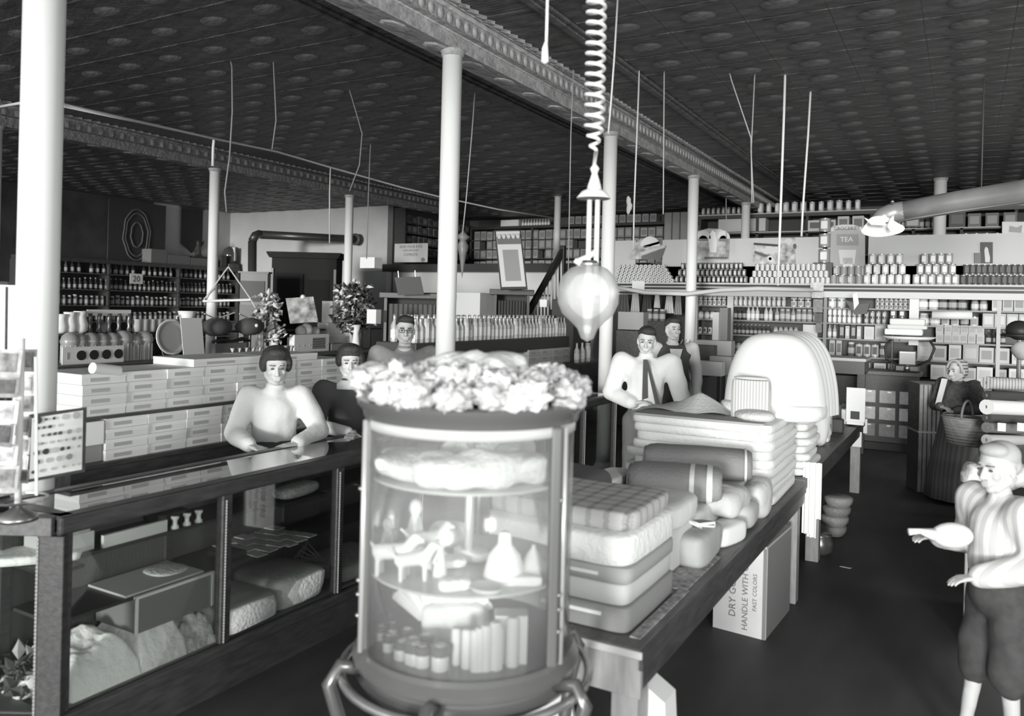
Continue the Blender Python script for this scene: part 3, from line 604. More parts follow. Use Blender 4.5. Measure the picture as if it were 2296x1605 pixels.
t = leafcloud('vine_display', 'tall trailing display of dark artificial leaves and pale blossoms', 'artificial plant', p, (.28, .42, .5), 420, .13, G(.08, .7), G(.7, .8), .35, 11)
part(t, 'stem', B().tube([(0, 0, -.55), (0, .1, .3)], .02, 6), WOOD)
p = P(600, 690, X=XL - .3); t = leafcloud('flower_bunch', 'bunch of pale artificial flowers left of the landscape picture', 'artificial flowers', p, (.2, .2, .25), 120, .12, G(.25, .7), G(.65, .8), .6, 12); part(t, 'stem', B().tube([(0, 0, -.5), (0, 0, .2)], .02, 6), WOOD)
p = P(616, 740, X=XL - .2); t = leafcloud('flower_vase', 'white vase of flowers on the counter below the landscape picture', 'vase', Vector((p.x, p.y, 1.4)), (.12, .2, .14), 60, .12, G(.3), G(.75), .6, 13); part(t, 'vase', B().lathe([(.05, -.32), (.07, -.2), (.05, -.05), (.07, 0)], n=12), WHITE, True)
for k, (x0, x1, z0, z1, X_, lab, g) in enumerate(((728, 780, 1.08, 1.36, XL - .3, 'stepped white box lowest below the vine display', .7), (736, 765, 1.36, 1.56, XL - .35, 'white box stacked second below the vine display', .75), (745, 768, 1.56, 1.95, XL - .4, 'tall white paper cone box below the vine display', .75),
        (715, 742, 1.08, 1.22, XL - .1, 'dark small box right of the labelled box', .08), (745, 790, 1.08, 1.2, XL - .05, 'mid grey small box near the counter end', .3), (790, 812, 1.08, 1.5, XL - .15, 'tall narrow white box left of the counter end', .75), (816, 832, 1.08, 1.62, XL - .2, 'tall pale upright box at the counter end', .65))):
    boxthing('display_box', lab, 'box', X_ - .25, YatX(x0, X_), z0, X_, YatX(x1, X_), z1, G(g))
p = cp(800, XL - .05); t = T('white_vase', 'tall white fluted vase near the counter end', 'vase', p); part(t, 'body', B().lathe([(.06, 0), (.08, .1), (.05, .3), (.09, .45)], n=14), WHITE, True)
p = cp(580, XL - .4, 1.08); boxthing('display_box', 'slim white upright box left of the flower vase', 'box', XL - .3, YatX(584, XL - .2), 1.2, XL - .2, YatX(592, XL - .2), 1.5, WHITE)
# trapeze frame hanging over the left counter
t = T('hanging_trapeze', 'white wire trapeze frame hung before the white column', 'display frame', (0, 0, 0)); a, l_, r_ = P(512, 598, z=12.8), P(455, 675, z=12.8), P(563, 672, z=12.8)
part(t, 'bar', B().tube([l_, r_], .02, 6), WHITE); part(t, 'strut', B().tube([a, l_], .01, 5), G(.6)); part(t, 'strut', B().tube([a, r_], .01, 5), G(.6)); part(t, 'hook', B().tube([r_, P(572, 690, z=12.8)], .01, 5), G(.6))
# ================================================================ BOX FIXTURE BEHIND THE SALESWOMEN
XB = -4.3; ya_, yb_ = YatX(180, XB), 5.0
t = T('box_fixture', 'dark two-tier fixture carrying flat white cartons behind the saleswomen', 'shelving', (XB, ya_, 0)); L_ = yb_ - ya_
part(t, 'base', B().box(-.5, -.05, 0, .03, L_, .97), WOOD); part(t, 'ledge', B().box(-.5, -.06, .97, .05, L_, 1.0), WOOD, bevel=.006); part(t, 'middle_shelf', B().box(-.5, -.05, 1.245, .03, L_, 1.262), WOOD)
part(t, 'back_board', B().box(-.55, -.06, 1.0, -.5, L_, 1.5), WOOD); part(t, 'end_upright', B().box(-.5, L_ - .03, 1.0, 0, L_, 1.25), WOOD)
def flatbox(w_, d, h, g):
    b = B().box(-w_ / 2, -d / 2, 0, w_ / 2, d / 2, h * .97); b.mi = 1; b.box(-w_ * .32, -d / 2 - .0015, .25 * h, w_ * .1, -d / 2, .78 * h); b.mi = 2; b.box(-w_ / 2 - .002, -d / 2 - .002, h * .62, w_ / 2 + .002, d / 2, h * .985)
    return b.mesh('flat_carton', [G(g, .8), G(.42, .8), G(min(.85, g + .05), .8)])
fb = [flatbox(.27, .4, .06, .7), flatbox(.27, .4, .06, .66), flatbox(.27, .4, .06, .74)]
for lv, (z0, n, lab, gr) in enumerate(((1.0, 4, 'flat white carton of the lower tier', 'flat cartons on the lower tier'), (1.262, 4, 'flat white carton of the upper tier', 'flat cartons on the upper tier'))):
    for k in range(n): rowY(fb, 'flat_carton', lab, 'carton', gr, ya_ + (.16 if lv == 0 else .02), yb_ - (.02 if lv == 0 else .1), XB - .2 + (.0 if lv else .015), z0 + k * .0605, .275, .006, rz=pi / 2, row=RN[4][k])
rowY([flatbox(.55, .4, .05, .72)], 'flat_carton', 'wide white carton on top of the upper tier', 'carton', 'wide cartons topmost', YatX(435, XB), yb_, XB - .2, 1.262 + .243, .57)
boxthing('white_carton', 'bright white carton end at the near end of the lower tier', 'carton', XB - .4, ya_ - .03, 1.1, XB + .02, ya_ + .15, 1.235, WHITE); boxthing('grey_carton', 'plain grey carton at the near bottom of the lower tier', 'carton', XB - .4, ya_, 1.0, XB, ya_ + .15, 1.1, G(.28))
p0, p1 = P(207, 829, X=XB + .0), P(270, 840, X=XB + .0); z_ = 1.262 + .25 + .035
t = T('paper_roll', 'white paper roll lying aslant on the upper cartons', 'roll', (0, 0, 0)); part(t, 'roll', B().tube([Vector((XB - .0, p0.y, p0.z + .01)), Vector((XB - .02, p1.y, p1.z + .02))], .032, 14), WHITE, 40)
# ================================================================ CENTRE BOTTLE COUNTER
XC = -5.6; y0_, y1_ = YatX(935, XC), YatX(1285, XC); p = P(1100, 762, X=XC); zb_ = p.z
t = T('bottle_counter', 'dark counter with a deep top board carrying a long row of white bottles', 'counter', (XC, y0_, 0)); L_ = y1_ - y0_
part(t, 'top_board', B().box(-.6, 0, zb_ - .2, 0, L_, zb_), G(.07, .5), bevel=.01); part(t, 'under_shelf', B().box(-.6, 0, 1.0, .0, L_, 1.03), WOOD); part(t, 'body', B().box(-.6, 0, 0, -.05, L_, 1.0), WOOD)
for y in (0, L_ / 2, L_ - .04): part(t, 'upright', B().box(-.05, y, 1.0, -.01, y + .03, zb_ - .2), WOOD)
wb = [bottle(.042, .3, .62, .35), bottle(.042, .3, .68, .5), jar(.05, .29, .66, .5)]
rowY(wb, 'bottle', 'white bottle in the front rank on the board', 'bottle', 'white bottles, front rank', y0_ + .05, y1_ - .05, XC - .1, zb_, .11)
rowY([bottle(.042, .33, .6, .4)], 'bottle', 'white bottle in the second rank on the board', 'bottle', 'white bottles, rear rank', y0_ + .05, y1_ - .1, XC - .25, zb_, .12)
rowY([bottle(.045, .33, .5, .3)], 'bottle', 'dull bottle in the third rank on the board', 'bottle', 'dull bottles, third rank', y0_ + .05, y1_ - .1, XC - .42, zb_, .14)
for k in range(4): rowY([flatbox(.5, .35, .07, .6)], 'flat_carton', 'pale carton under the bottle board', 'carton', 'cartons under the bottle board', y0_ + .2, y0_ + 2.6, XC - .15, 1.03 + k * .071, .52, rz=pi / 2, keep=1 if k < 3 else .6, row=RN[4][k])
for k in range(3): rowY([flatbox(.35, .35, .09, .55)], 'flat_carton', 'thick carton under the bottle board\'s right end', 'carton', 'thick cartons under the bottle board', y0_ + 2.75, y1_ - .1, XC - .15, 1.03 + k * .091, .37, rz=pi / 2, row=RN[3][k])
for k, x in enumerate((1293, 1305, 1317)):
    p = P(x, 800, X=-5.2); tag(ob('bottle', wb[k], None, (p.x, p.y, 1.1), 0, 1.0), ('leftmost', 'middle', 'rightmost')[k] + ' pale bottle by the end of the bottle counter', 'bottle')
boxthing('stand_shelf', 'dark stand under three pale bottles left of the white column', 'stand', -5.35, YatX(1280, -5.2), 0, -5.05, YatX(1335, -5.2), 1.1, WOOD)
# ================================================================ LONG GLASS SHOWCASES
XS = -3.17
showcase('long dark-framed glass showcase in the left foreground with beaded posts', XS, 1.95, 5.27, .46, [1.965, 2.79, 3.62, 4.45, 5.25])
showcase('second dark showcase beyond the round glass case', XS, 5.4, 7.9, .46, [5.42, 6.25, 7.1, 7.88])
showcase('third dark showcase beyond the man in the tie', XS, 9.9, 12.0, .5, [9.92, 10.9, 11.98], zt=1.08)
def slabs(name, lab, cat, xc, yc, z, hx, hy, hz, m, rot=0, grp=None, e=.35, nz=.0, seed=0, n=20, mm_=8, ns=6):
    return one(name, B().ell((0, 0, hz), (hx, hy, hz), n, mm_, e, e, nz, ns, seed), m, lab, cat, grp, True, loc=(xc, yc, z), rz=rot)
XI = XS - .23
# showcase interior: glass shelves as things of the case are separate trays
for (z, nm, y0, y1, w_) in ((.80, 'near', 2.0, 5.2, .17), (.56, 'near', 2.0, 5.2, .2)):
    boxthing('inner_shelf', 'dark inner shelf of the long foreground showcase, ' + ('upper' if z > .7 else 'lower'), 'shelf', XS - .44, y0, z, XS - .44 + w_ * 1.6, y1, z + .015, G(.05, .4), 0)
def heap(name, lab, cat, y0, y1, z0, h, seed, amp=.04, x0=XS - .43, x1=XS - .03, m=None, fr=9):
    cy = (y0 + y1) / 2; nz = lambda x, y: noise.noise(Vector((x * fr, y * fr, seed))) * amp + noise.noise(Vector((x * fr * 3, y * fr * 3, seed + 9))) * amp * .35
    def f(u, v):
        x = x0 + (x1 - x0) * u; y = y0 + (y1 - y0) * v; e = min(1, 4.5 * min(u, 1 - u), 4.5 * min(v, 1 - v)); e = max(0, e) ** .5
        return (x - (x0 + x1) / 2, y - cy, max(0, e * (h * (.75 + .25 * (1 - u)) + nz(x, y))))
    return one(name, B().sheet(f, 30, 36), m or CLOTH, lab, cat, smooth=True, loc=((x0 + x1) / 2, cy, z0))
heap('white_underwear_pile', 'heap of crumpled white cloth nearest the corner on the showcase floor', 'cloth', 2.02, 2.36, .25, .2, 1.3, .05)
heap('white_underwear_pile', 'domed white cloth bundle second from the corner on the showcase floor', 'cloth', 2.34, 2.6, .25, .22, 4.1, .04)
heap('lace_bonnet', 'crumpled lace bonnet beside the beaded post', 'bonnet', 2.58, 2.76, .25, .17, 7.7, .09, m=G(.6, .9, bump=.6, bs=60, var=.4, vs_=20), fr=16)
heap('white_lace_trim', 'loose white lace spilling before the bonnet', 'lace', 2.3, 2.78, .25, .09, 2.2, .05, x0=XS - .2, fr=14)
slabs('folded_sheet', 'flat folded white sheet nearest the post on the second bay floor', 'cloth', XI + .03, 2.98, .25, .2, .2, .07, CLOTH, .05, None, .3, .06, 6)
slabs('folded_sheet', 'folded white sheet with lifted corner in the second bay', 'cloth', XI + .01, 3.36, .25, .21, .2, .085, CLOTH, -.1, None, .35, .1, 8)
slabs('folded_sheet', 'flat white sheet on the third bay floor', 'cloth', XI, 3.95, .25, .2, .25, .05, CLOTH, .0, None, .3, .1, 18)
t = T('grey_carton', 'grey open carton with pale edges standing in the first bay', 'carton', (XI + .0, 2.56, .41), .0)
part(t, 'carton', B().box(-.16, -.2, 0, .14, .22, .16), G(.2)); part(t, 'edge_binding', B().box(.14, -.21, -.0, .146, -.195, .17).box(.14, .215, 0, .146, .23, .17).box(.13, -.21, .16, .148, .23, .172), PAPER); part(t, 'lid', B().box(-.18, -.23, .165, .1, .2, .175), G(.55))
boxthing('support_block', 'dark block under the grey open carton', 'block', XI - .15, 2.4, .25, XI - .05, 2.7, .41, BLACK)
boxthing('book', 'thick book at the near end of the upper inner shelf', 'book', XS - .42, 2.03, .815, XS - .2, 2.22, .9, G(.5)); boxthing('book', 'book resting on the thick book', 'book', XS - .42, 2.03, .9, XS - .2, 2.2, .95, G(.4))
boxthing('long_card', 'long pale card strip along the upper inner shelf', 'card', XS - .2, 2.25, .815, XS - .18, 2.58, .87, G(.6), 0)
for k, y in enumerate((2.63, 2.70, 2.77)): tag(ob('spool', B().lathe([(.02, 0), (.02, .01), (.012, .02), (.012, .04), (.02, .05), (.02, .06)], n=10).mesh('spool', WHITE, True), None, (XS - .19, y, .815)), ('white spool nearest the long card strip', 'white spool in the middle beside the post', 'white spool closest to the beaded post')[k], 'spool')
boxthing('dark_hat_block', 'dark rounded box on the upper inner shelf', 'box', XS - .4, 2.6, .815, XS - .25, 2.78, .88, BLACK, .03)
slabs('speckled_purse', 'pale speckled rolled purse on the upper shelf of the second bay', 'purse', XS - .12, 3.38, .84, .07, .17, .035, G(.5, .8, var=.4, vs_=60), .1, None, .7)
t = T('purse_rest', 'slim rest holding the speckled purse', 'rest', (XS - .12, 3.38, .815)); part(t, 'plate', B().box(-.08, -.17, 0, .08, .17, .02), BLACK)
card = B().box(-.05, -.035, 0, .05, .035, .006).mesh('lace_card', PAPER)
for i in range(6):
    for j in range(4): tag(ob('lace_card', card, None, (XS - .38 + j * .085, 3.1 + i * .075, .577 + .007 * ((i + j) % 3)), U(-.1, .1)), which('small white lace card on the inner shelf', i + 1, RN[4][j] if j else 'front'), 'card', 'lace cards on the lower inner shelf')
boxthing('dark_case', 'dark flat case lying on the lower inner shelf', 'case', XS - .3, 2.93, .576, XS - .15, 3.06, .61, BLACK, .01); slabs('doily', 'lace doily heap left of the dark flat case', 'doily', XS - .3, 2.66, .575, .1, .1, .012, G(.6, .9, bump=.5, bs=60), 0, None, .8, .2)
for k in range(5):
    pts = [(XS - .4 + .02 * k, 3.5 + .02 * k, .27), (XS - .3, 3.55 + .03 * k, .4 + .02 * k), (XS - .22 + .01 * k, 3.7, .36)]
    tag(one('cane_loop', B().tube(pts, .006, 5), G(.3), 'x', 'x'), 'thin cane loop in the far corner of the second bay', 'cane', 'cane loops in the second bay')
# near end face: canted showcase running left toward the camera
a_ = Vector((XS, 1.93, 0)); dv = -Rv; t = T('canted_showcase', 'canted dark showcase at the left edge carrying the postcard rack', 'display case', a_, math.atan2(dv.y, dv.x)); L_ = 1.3
def plan(m): return [(.0 + m, -m), (L_, -m), (L_, -.46 + m), (.76 + m, -.46 + m), (.02 + m * 2.2, -.02 - m)]
def slab_(m, z0, z1): return B().prism(plan(m)[::-1], (0, 0, z1), (1, 0, 0), (0, 1, 0), -(z1 - z0)) if False else B().prism(plan(m), (0, 0, z0), (1, 0, 0), (0, 1, 0), z1 - z0)
for nm, b, m in (('plinth', slab_(0, 0, .18), WOOD), ('base_moulding', slab_(-.015, .18, .24), WOOD), ('top_rail', B().box(0.02, -.07, .975, L_, .015, 1.05), WOODM), ('rear_rail', B().box(.78, -.46, .98, L_, -.4, 1.05), WOOD),
        ('corner_post', B().box(-.03, -.03, .24, .08, .01, .975), WOOD), ('display_floor', slab_(.02, .24, .25), G(.1)), ('rear_doors', B().box(.8, -.45, .24, L_, -.44, .98), G(.07))): part(t, nm, b, m, bevel=.004)
part(t, 'glass_top', slab_(.05, 1.042, 1.05), glassmat(.02, .5, 2.2)); part(t, 'glass_pane', B().box(.08, -.02, .24, L_, -.014, .975), glassmat(0, .5, .5)); bd_ = B()
for k in range(46): bd_.ell((.075, .012, .25 + k * .0158), (.007, .006, .009), 5, 4)
part(t, 'beading', bd_, G(.3, .4), stuff=True)
def LC(u, v, z): return a_ + dv * u + Vector((-dv.y, dv.x, 0)) * v + Vector((0, 0, z))
p = LC(.22, -.25, .8); slabs('folded_paper', 'pale folded cloth on the inner shelf of the canted showcase', 'cloth', p.x, p.y, .8, .17, .1, .02, CLOTH, .9, None, .3)
p = LC(.25, -.25, .78); boxthing('inner_shelf', 'dark shelf inside the canted showcase', 'shelf', p.x - .25, p.y - .08, .785, p.x + .25, p.y + .08, .8, BLACK, 0)
for k, (u, v, s_) in enumerate(((.12, -.2, .06), (.2, -.16, .065), (.3, -.2, .05))): p = LC(u, v, .25); tag(ob('cloth_rosette', B().ell((0, 0, s_ * .8), s_, 12, 8, nz=.4, ns=14, seed=k).mesh('cloth_rosette', CLOTH, True), None, p), ('pale cloth rosette nearest the corner post, on the canted case floor', 'pale cloth rosette in the middle of the canted case floor', 'smallest pale cloth rosette on the canted case floor')[k], 'rosette')
p = LC(.3, -.2, .25); leafcloud('ribbon_heap', 'dark heap of ribbon on the canted case floor', 'ribbon', p + Vector((0, 0, .08)), (.16, .12, .06), 120, .08, G(.08), G(.4), .2, 21)
# button card board
c = [P(72, 935, z=3.2), P(167, 921, z=3.35), P(185, 1052, z=3.3), P(66, 1074, z=3.15)]; ux, uy = c[2] - c[3], c[0] - c[3]
t = T('button_card', 'white card of rows of round buttons in a dark frame, propped on the showcase corner', 'button card', c[3])
part(t, 'backing', B().prism(para(-.03, -.05, 1.05, 1.05), (0, 0, 0), ux, uy, -.02), WOOD); part(t, 'card', B().prism([(0, 0), (.98, 0), (.97, 1.0), (.0, .98)], (0, 0, 0), ux, uy, .004), PAPER)
nn = ux.cross(uy).normalized()
rows = [(.93, [(.1, .04, .05), (.25, .015, .1), (.4, .016, .06), (.6, .03, .5), (.83, .04, .45)]), (.8, [(.1, .018, .06), (.22, .016, .1), (.33, .018, .06), (.5, .015, .5)]), (.67, [(.2, .015, .2), (.32, .018, .1), (.43, .018, .08), (.53, .02, .08), (.7, .025, .3), (.88, .03, .5)]),
        (.54, [(.1, .018, .4), (.2, .012, .2), (.35, .015, .5), (.5, .014, .4), (.65, .014, .4), (.8, .02, .3), (.92, .018, .3)]), (.4, [(.1, .03, .05), (.27, .032, .04), (.42, .03, .5), (.58, .022, .06), (.7, .018, .08), (.9, .015, .4)]), (.25, [(.12, .025, .1), (.32, .026, .45), (.52, .03, .5), (.72, .032, .3)]), (.1, [(.05, .018, .06), (.2, .018, .4), (.4, .016, .5), (.62, .014, .4), (.8, .012, .5), (.92, .012, .5)])]
for v, r in rows:
    for (u_, s_, g) in r: q = ux * u_ + uy * v + nn * .005; part(t, 'button', B().prism([(cos(a) * s_ * .75, sin(a) * s_ * .75) for a in [2 * pi * i / 10 for i in range(10)]], q, ux.normalized() * .5, uy.normalized() * .5, .005), G(g, .5))
# postcard rack
t = T('postcard_rack', 'revolving postcard rack crowded with cards at the left edge', 'postcard rack', P(40, 1130, z=3.0)); base = t.location.copy(); R3 = (ray(60, 900) * 0)
part(t, 'pole', B().tube([(0, 0, -.02), (0, 0, .62)], .012, 8), PAPER, True); part(t, 'foot', B().lathe([(.07, -.06), (.07, -.045), (.03, -.02), (.015, .0)], n=16), METAL, True)
random.seed(5)
for k, (x, y, w_, h_, g, z) in enumerate(((18, 815, 58, 62, .45, 2.95), (62, 808, 36, 50, .4, 3.05), (15, 868, 50, 46, .3, 2.95), (60, 862, 30, 44, .8, 3.08), (8, 925, 60, 52, .62, 2.93), (55, 905, 38, 36, .65, 3.05), (10, 975, 50, 52, .18, 2.93), (52, 955, 34, 42, .25, 3.06), (10, 1020, 52, 46, .7, 2.93), (50, 1000, 34, 38, .5, 3.06), (12, 1075, 52, 60, .45, 2.93), (52, 1045, 26, 46, .75, 3.06), (55, 1068, 20, 30, .3, 3.0))):
    q = P(x, y, z=z) - base; w2, h2 = w_ * z / FPX / 2, h_ * z / FPX / 2; tw = U(-.35, .35); e = Vector((Rv.x * cos(tw) - Rv.y * sin(tw), Rv.x * sin(tw) + Rv.y * cos(tw), 0))
    pc = part(t, 'postcard', B().prism(para(-w2, -h2, w2, h2), q, e, Zv + Fv * .15, .002), G(g, .6, var=.35, vs_=22)); part(pc, 'card_picture', B().prism(para(-w2 * .75, -h2 * .6, w2 * .7, h2 * .75), q - Fv * .004, e, Zv + Fv * .15, .001), G(max(.1, g - .2), .6, var=.6, vs_=30))
for xx in (38, 80): part(t, 'wire_frame', B().tube([P(xx, 800, z=3.0) - base, P(xx + 2, 1110, z=3.0) - base], .006, 5), PAPER)
part(t, 'hoop', B().tube([(.1 * cos(a), .1 * sin(a), .02) for a in [2 * pi * i / 16 for i in range(16)]], .005, 5, closed=True), METAL)
c = P(-10, 780, z=3.6); t = T('blank_poster', 'blank white poster at the left edge above the postcard rack', 'poster', P(-20, 800, z=4.0)); q = P(38, 638, z=4.0) - t.location
part(t, 'sheet', B().prism(para(0, 0, 58 * 4 / FPX, 162 * 4 / FPX), (0, 0, 0), Rv, Zv, .005), PAPER); part(t, 'stick', B().tube([(.125, 0, .35), (.14, 0, -.35)], .006, 5), WOOD)
# ================================================================ GROCERY WALL
YG = 13.5; XG0, XG1 = -5.5, 1.6; ZL = 2.42
t = T('grocery_ledge', 'long dark-edged ledge carrying the pyramids of cans', 'ledge', (0, 0, 0)); t['kind'] = 'structure'
part(t, 'ledge_top', B().box(XG0, YG - .05, ZL - .03, XG1, YG + .75, ZL), G(.55), bevel=.005); part(t, 'dark_moulding', B().box(XG0, YG - .02, ZL - .12, XG1, YG + .02, ZL - .03), BLACK); part(t, 'cream_fascia', B().box(XG0, YG, ZL - .22, XG1, YG + .04, ZL - .12), G(.62), bevel=.005)
part(t, 'thin_bead', B().box(XG0, YG - .03, ZL - .085, XG1, YG - .02, ZL - .065), G(.5))
YB_ = YG + .42
def pan(x0, x1, y0=None, g=.52, nm='cream_panel'): part(t, nm, B().box(XatY(x0, YB_ + .02), YB_, ZL, XatY(x1, YB_ + .02), YB_ + .04, 3.2), G(g, .8))
t = T('cream_backboard', 'cream boards standing behind the pyramids of cans', 'backboard', (0, 0, 0)); t['kind'] = 'structure'
for x0, x1 in ((1360, 1423), (1483, 1545), (1545, 1640), (1640, 1760), (1760, 1842), (1944, 2330)): pan(x0, x1)
part(t, 'lower_strip', B().box(XG0, YB_, ZL, XG1, YB_ + .03, ZL + .3), G(.5))
# cans
YC_ = YG + .18
def pile(x0, x1, ys, me, name, lab, cat, grp, pitch_px, h, offpx=None):   # rows bottom first; x extents narrowing
    n = len(ys)
    for L in range(n):
        xa, xb = x0[L], x1[L]; k = max(1, round((xb - xa) / pitch_px)); 
        for i in range(k):
            x = xa + (i + .5) * (xb - xa) / k; tag(ob(name, random.choice(me), None, (XatY(x, YC_), YC_ + U(-.004, .004), ZL + L * h), U(-.3, .3)), which(lab, i + 1, RN[n][L]), cat, grp)
# G1 honeycomb pile: cans on their sides
cm1 = B(); cm1.lathe([(0, 0), (.033, .003), (.036, -.003), (.036, .09)], n=10); cm1.mi = 1; cm1.lathe([(0, -.001), (.014, -.001), (.014, -.004), (0, -.004)], n=8); c1 = cm1.mesh('tin_can', [G(.6, .4), G(.25)])
for L in range(5):
    xa, xb = 1378 + L * 2, 1513 - L * 5; k = 15 - L
    for i in range(k): tag(ob('tin_can', c1, None, (XatY(xa + (i + .5) * (xb - xa) / k, YC_), YC_ - .1, ZL + .036 + L * .062), rot=(-pi / 2, 0, 0)), which('honeycomb pile can', i + 1, RN[5][L]), 'can', 'cans of the honeycomb pile')
c2 = [can(.033, .115, .12, .6), can(.033, .115, .12, .5)]; c3 = [can(.036, .105, .6)]; c4 = [can(.05, .14, .35, .55), can(.05, .14, .3)]; c5 = [can(.052, .155, .55, .8)]; c6 = [can(.052, .155, .4, .75)]; c7 = [can(.045, .15, .08, .12)]
pile((1512, 1518, 1524), (1676, 1672, 1664), (0, 1, 2), c2, 'tin_can', 'dark can behind the white column', 'can', 'dark labelled cans of the three-row pile', 10, .117)
pile((1678, 1684, 1690), (1860, 1856, 1850), (0, 1, 2), c3, 'tin_can', 'plain pale can below the cart poster', 'can', 'plain pale cans of the low wall', 11.2, .107)
pile((1858, 1866), (1934, 1930), (0, 1), c4, 'tin_can', 'grey can below the arched sign', 'can', 'grey cans below the arched sign', 17, .142)
pile((1934, 1936, 1944), (2040, 2030, 2024), (0, 1, 2), c5, 'tin_can', 'bright can below the pipe mouth', 'can', 'cans of the bright pyramid', 18.5, .157)
pile((2044, 2052, 2062), (2150, 2142, 2134), (0, 1, 2), c6, 'tin_can', 'shiny can under the crossed column', 'can', 'cans of the shiny pyramid', 17.8, .157)
pile((2152, 2158), (2310, 2306), (0, 1), c7, 'tin_can', 'dark can below the lady picture', 'can', 'dark cans of the two-row wall', 13, .155)
# pictures on the ledge
YP = YG + .4
def flat(name, lab, cat, pxs, Y, m, th=.02, extra=()):
    c = [P(x, y, Y=Y) for x, y in pxs]; o0 = c[0]; t = T(name, lab, cat, o0)
    part(t, 'panel', B().prism([((q - o0).x, (q - o0).z) for q in c], (0, 0, 0), (1, 0, 0), (0, 0, 1), th), m)
    for nm, pts, m2 in extra:
        d = [P(x, y, Y=Y - max(th, 0) - .003) - o0 for x, y in pts]; part(t, nm, B().prism([(q.x, q.z) for q in d], (0, d[0].y, 0), (1, 0, 0), (0, 0, 1), .006), m2)
    return t
def ring_(x, y, rx, ry, n=14, a0=0, a1=2 * pi): return [(x + rx * cos(a0 + (a1 - a0) * i / n), y + ry * sin(a0 + (a1 - a0) * i / n)) for i in range(n + (1 if a1 - a0 < 6 else 0))]
flat('boat_picture', 'tilted poster of a big hat-like hull shape at the left of the ledge', 'poster', [(1410, 581), (1423, 548), (1437, 535), (1494, 551), (1482, 582)], YP, G(.4, .7, var=.5, vs_=9), .02,
     (('pale_dome', ring_(1458, 552, 22, 22, 12, pi, 2 * pi), G(.7)), ('dark_hull', [(1438, 574), (1492, 555), (1482, 582), (1440, 582)], G(.15)), ('dark_stripe', [(1443, 551), (1478, 541), (1480, 546), (1445, 556)], G(.08)), ('pale_rim', [(1436, 566), (1490, 549), (1492, 554), (1438, 572)], G(.55))))
flat('angel_poster', 'cut-out poster of a white robed figure between two arches', 'poster', [(1545, 582), (1549, 535), (1566, 518), (1590, 512), (1620, 514), (1636, 526), (1634, 582)], YP, G(.4, .7, var=.5, vs_=8), .02,
     (('left_arch', ring_(1577, 535, 17, 18, 10, pi, 2 * pi), G(.65)), ('left_niche', ring_(1577, 540, 11, 12, 10, pi, 2 * pi) , G(.2)), ('right_arch', ring_(1622, 535, 15, 18, 10, pi, 2 * pi), G(.65)), ('right_niche', ring_(1622, 541, 10, 13, 10, pi, 2 * pi), G(.2)),
      ('robed_figure', [(1592, 566), (1606, 566), (1608, 540), (1604, 522), (1598, 516), (1592, 524), (1589, 540)], G(.75)), ('caption_bar', [(1580, 580), (1632, 580), (1632, 576), (1580, 576)], G(.12))))
flat('fruit_poster', 'wide poster of a loaded cart with a pale wheel above the low wall of cans', 'poster', [(1689, 592), (1690, 544), (1750, 548), (1752, 534), (1782, 532), (1784, 592)], YP, G(.42, .7, var=.6, vs_=10), .02,
     (('dark_top_bar', [(1690, 544), (1746, 548), (1746, 553), (1690, 549)], G(.06)), ('dark_load', [(1692, 562), (1722, 572), (1716, 577), (1692, 568)], G(.12)), ('pale_wheel', ring_(1727, 580, 7, 7), G(.65)), ('wheel_hub', ring_(1727, 580, 3.5, 3.5), G(.25)), ('pale_cloth', [(1700, 560), (1745, 552), (1745, 566), (1718, 570)], G(.6)), ('pale_head', ring_(1768, 540, 9, 6), G(.6)), ('dark_fruit', ring_(1782, 552, 4, 6), G(.12))))
t = flat('arched_sign_board', 'large sign board with a curved lettered head standing on the ledge', 'sign', [(1856, 600), (1856, 516), (1868, 507), (1890, 503), (1915, 504), (1940, 512), (1940, 600)], YP, G(.38, .7), .03,
     (('curved_head', [(1858, 522), (1858, 514), (1880, 505), (1910, 504), (1938, 511), (1938, 519), (1910, 512), (1880, 513)], G(.6)), ('printed_block', [(1876, 550), (1876, 525), (1925, 525), (1925, 550)], G(.28)), ('pale_vessel', [(1884, 592), (1880, 560), (1920, 560), (1916, 592)], G(.6)), ('pale_base', [(1890, 600), (1890, 578), (1912, 578), (1912, 600)], G(.68))))
o0 = t.location
text(t, 'GROCERIES', .075, P(1898, 512, Y=YP - .045) - o0, (pi / 2, 0, 0), G(.1)); text(t, 'TEA', .11, P(1898, 537, Y=YP - .045) - o0, (pi / 2, 0, 0), G(.7))
flat('lady_picture', 'narrow dark picture of a pale lady on the cream board', 'picture', [(2199, 590), (2199, 543), (2226, 543), (2226, 590)], YP, G(.1), .02, (('pale_lady', [(2209, 588), (2207, 560), (2210, 553), (2215, 556), (2220, 578), (2219, 588)], G(.6)),))
flat('small_dark_card', 'small grey card beside the lady picture', 'card', [(2185, 590), (2185, 567), (2199, 567), (2199, 590)], YP, G(.2), .02)
x0, x1 = XatY(1832, YP), XatY(1852, YP)
for k in range(3): tag(ob('canister', can(.09, .22, .3, .75), None, (x0 + .1, YP - .05, ZL + .35 + .25 * k) , 0), ('lowest', 'middle', 'topmost')[k] + ' striped canister stacked left of the arched sign board', 'canister')
boxthing('canister_stand', 'dark stand under the striped canisters', 'stand', x0 - .06, YP - .14, ZL, x1 + .1, YP + .1, ZL + .35, WOOD)
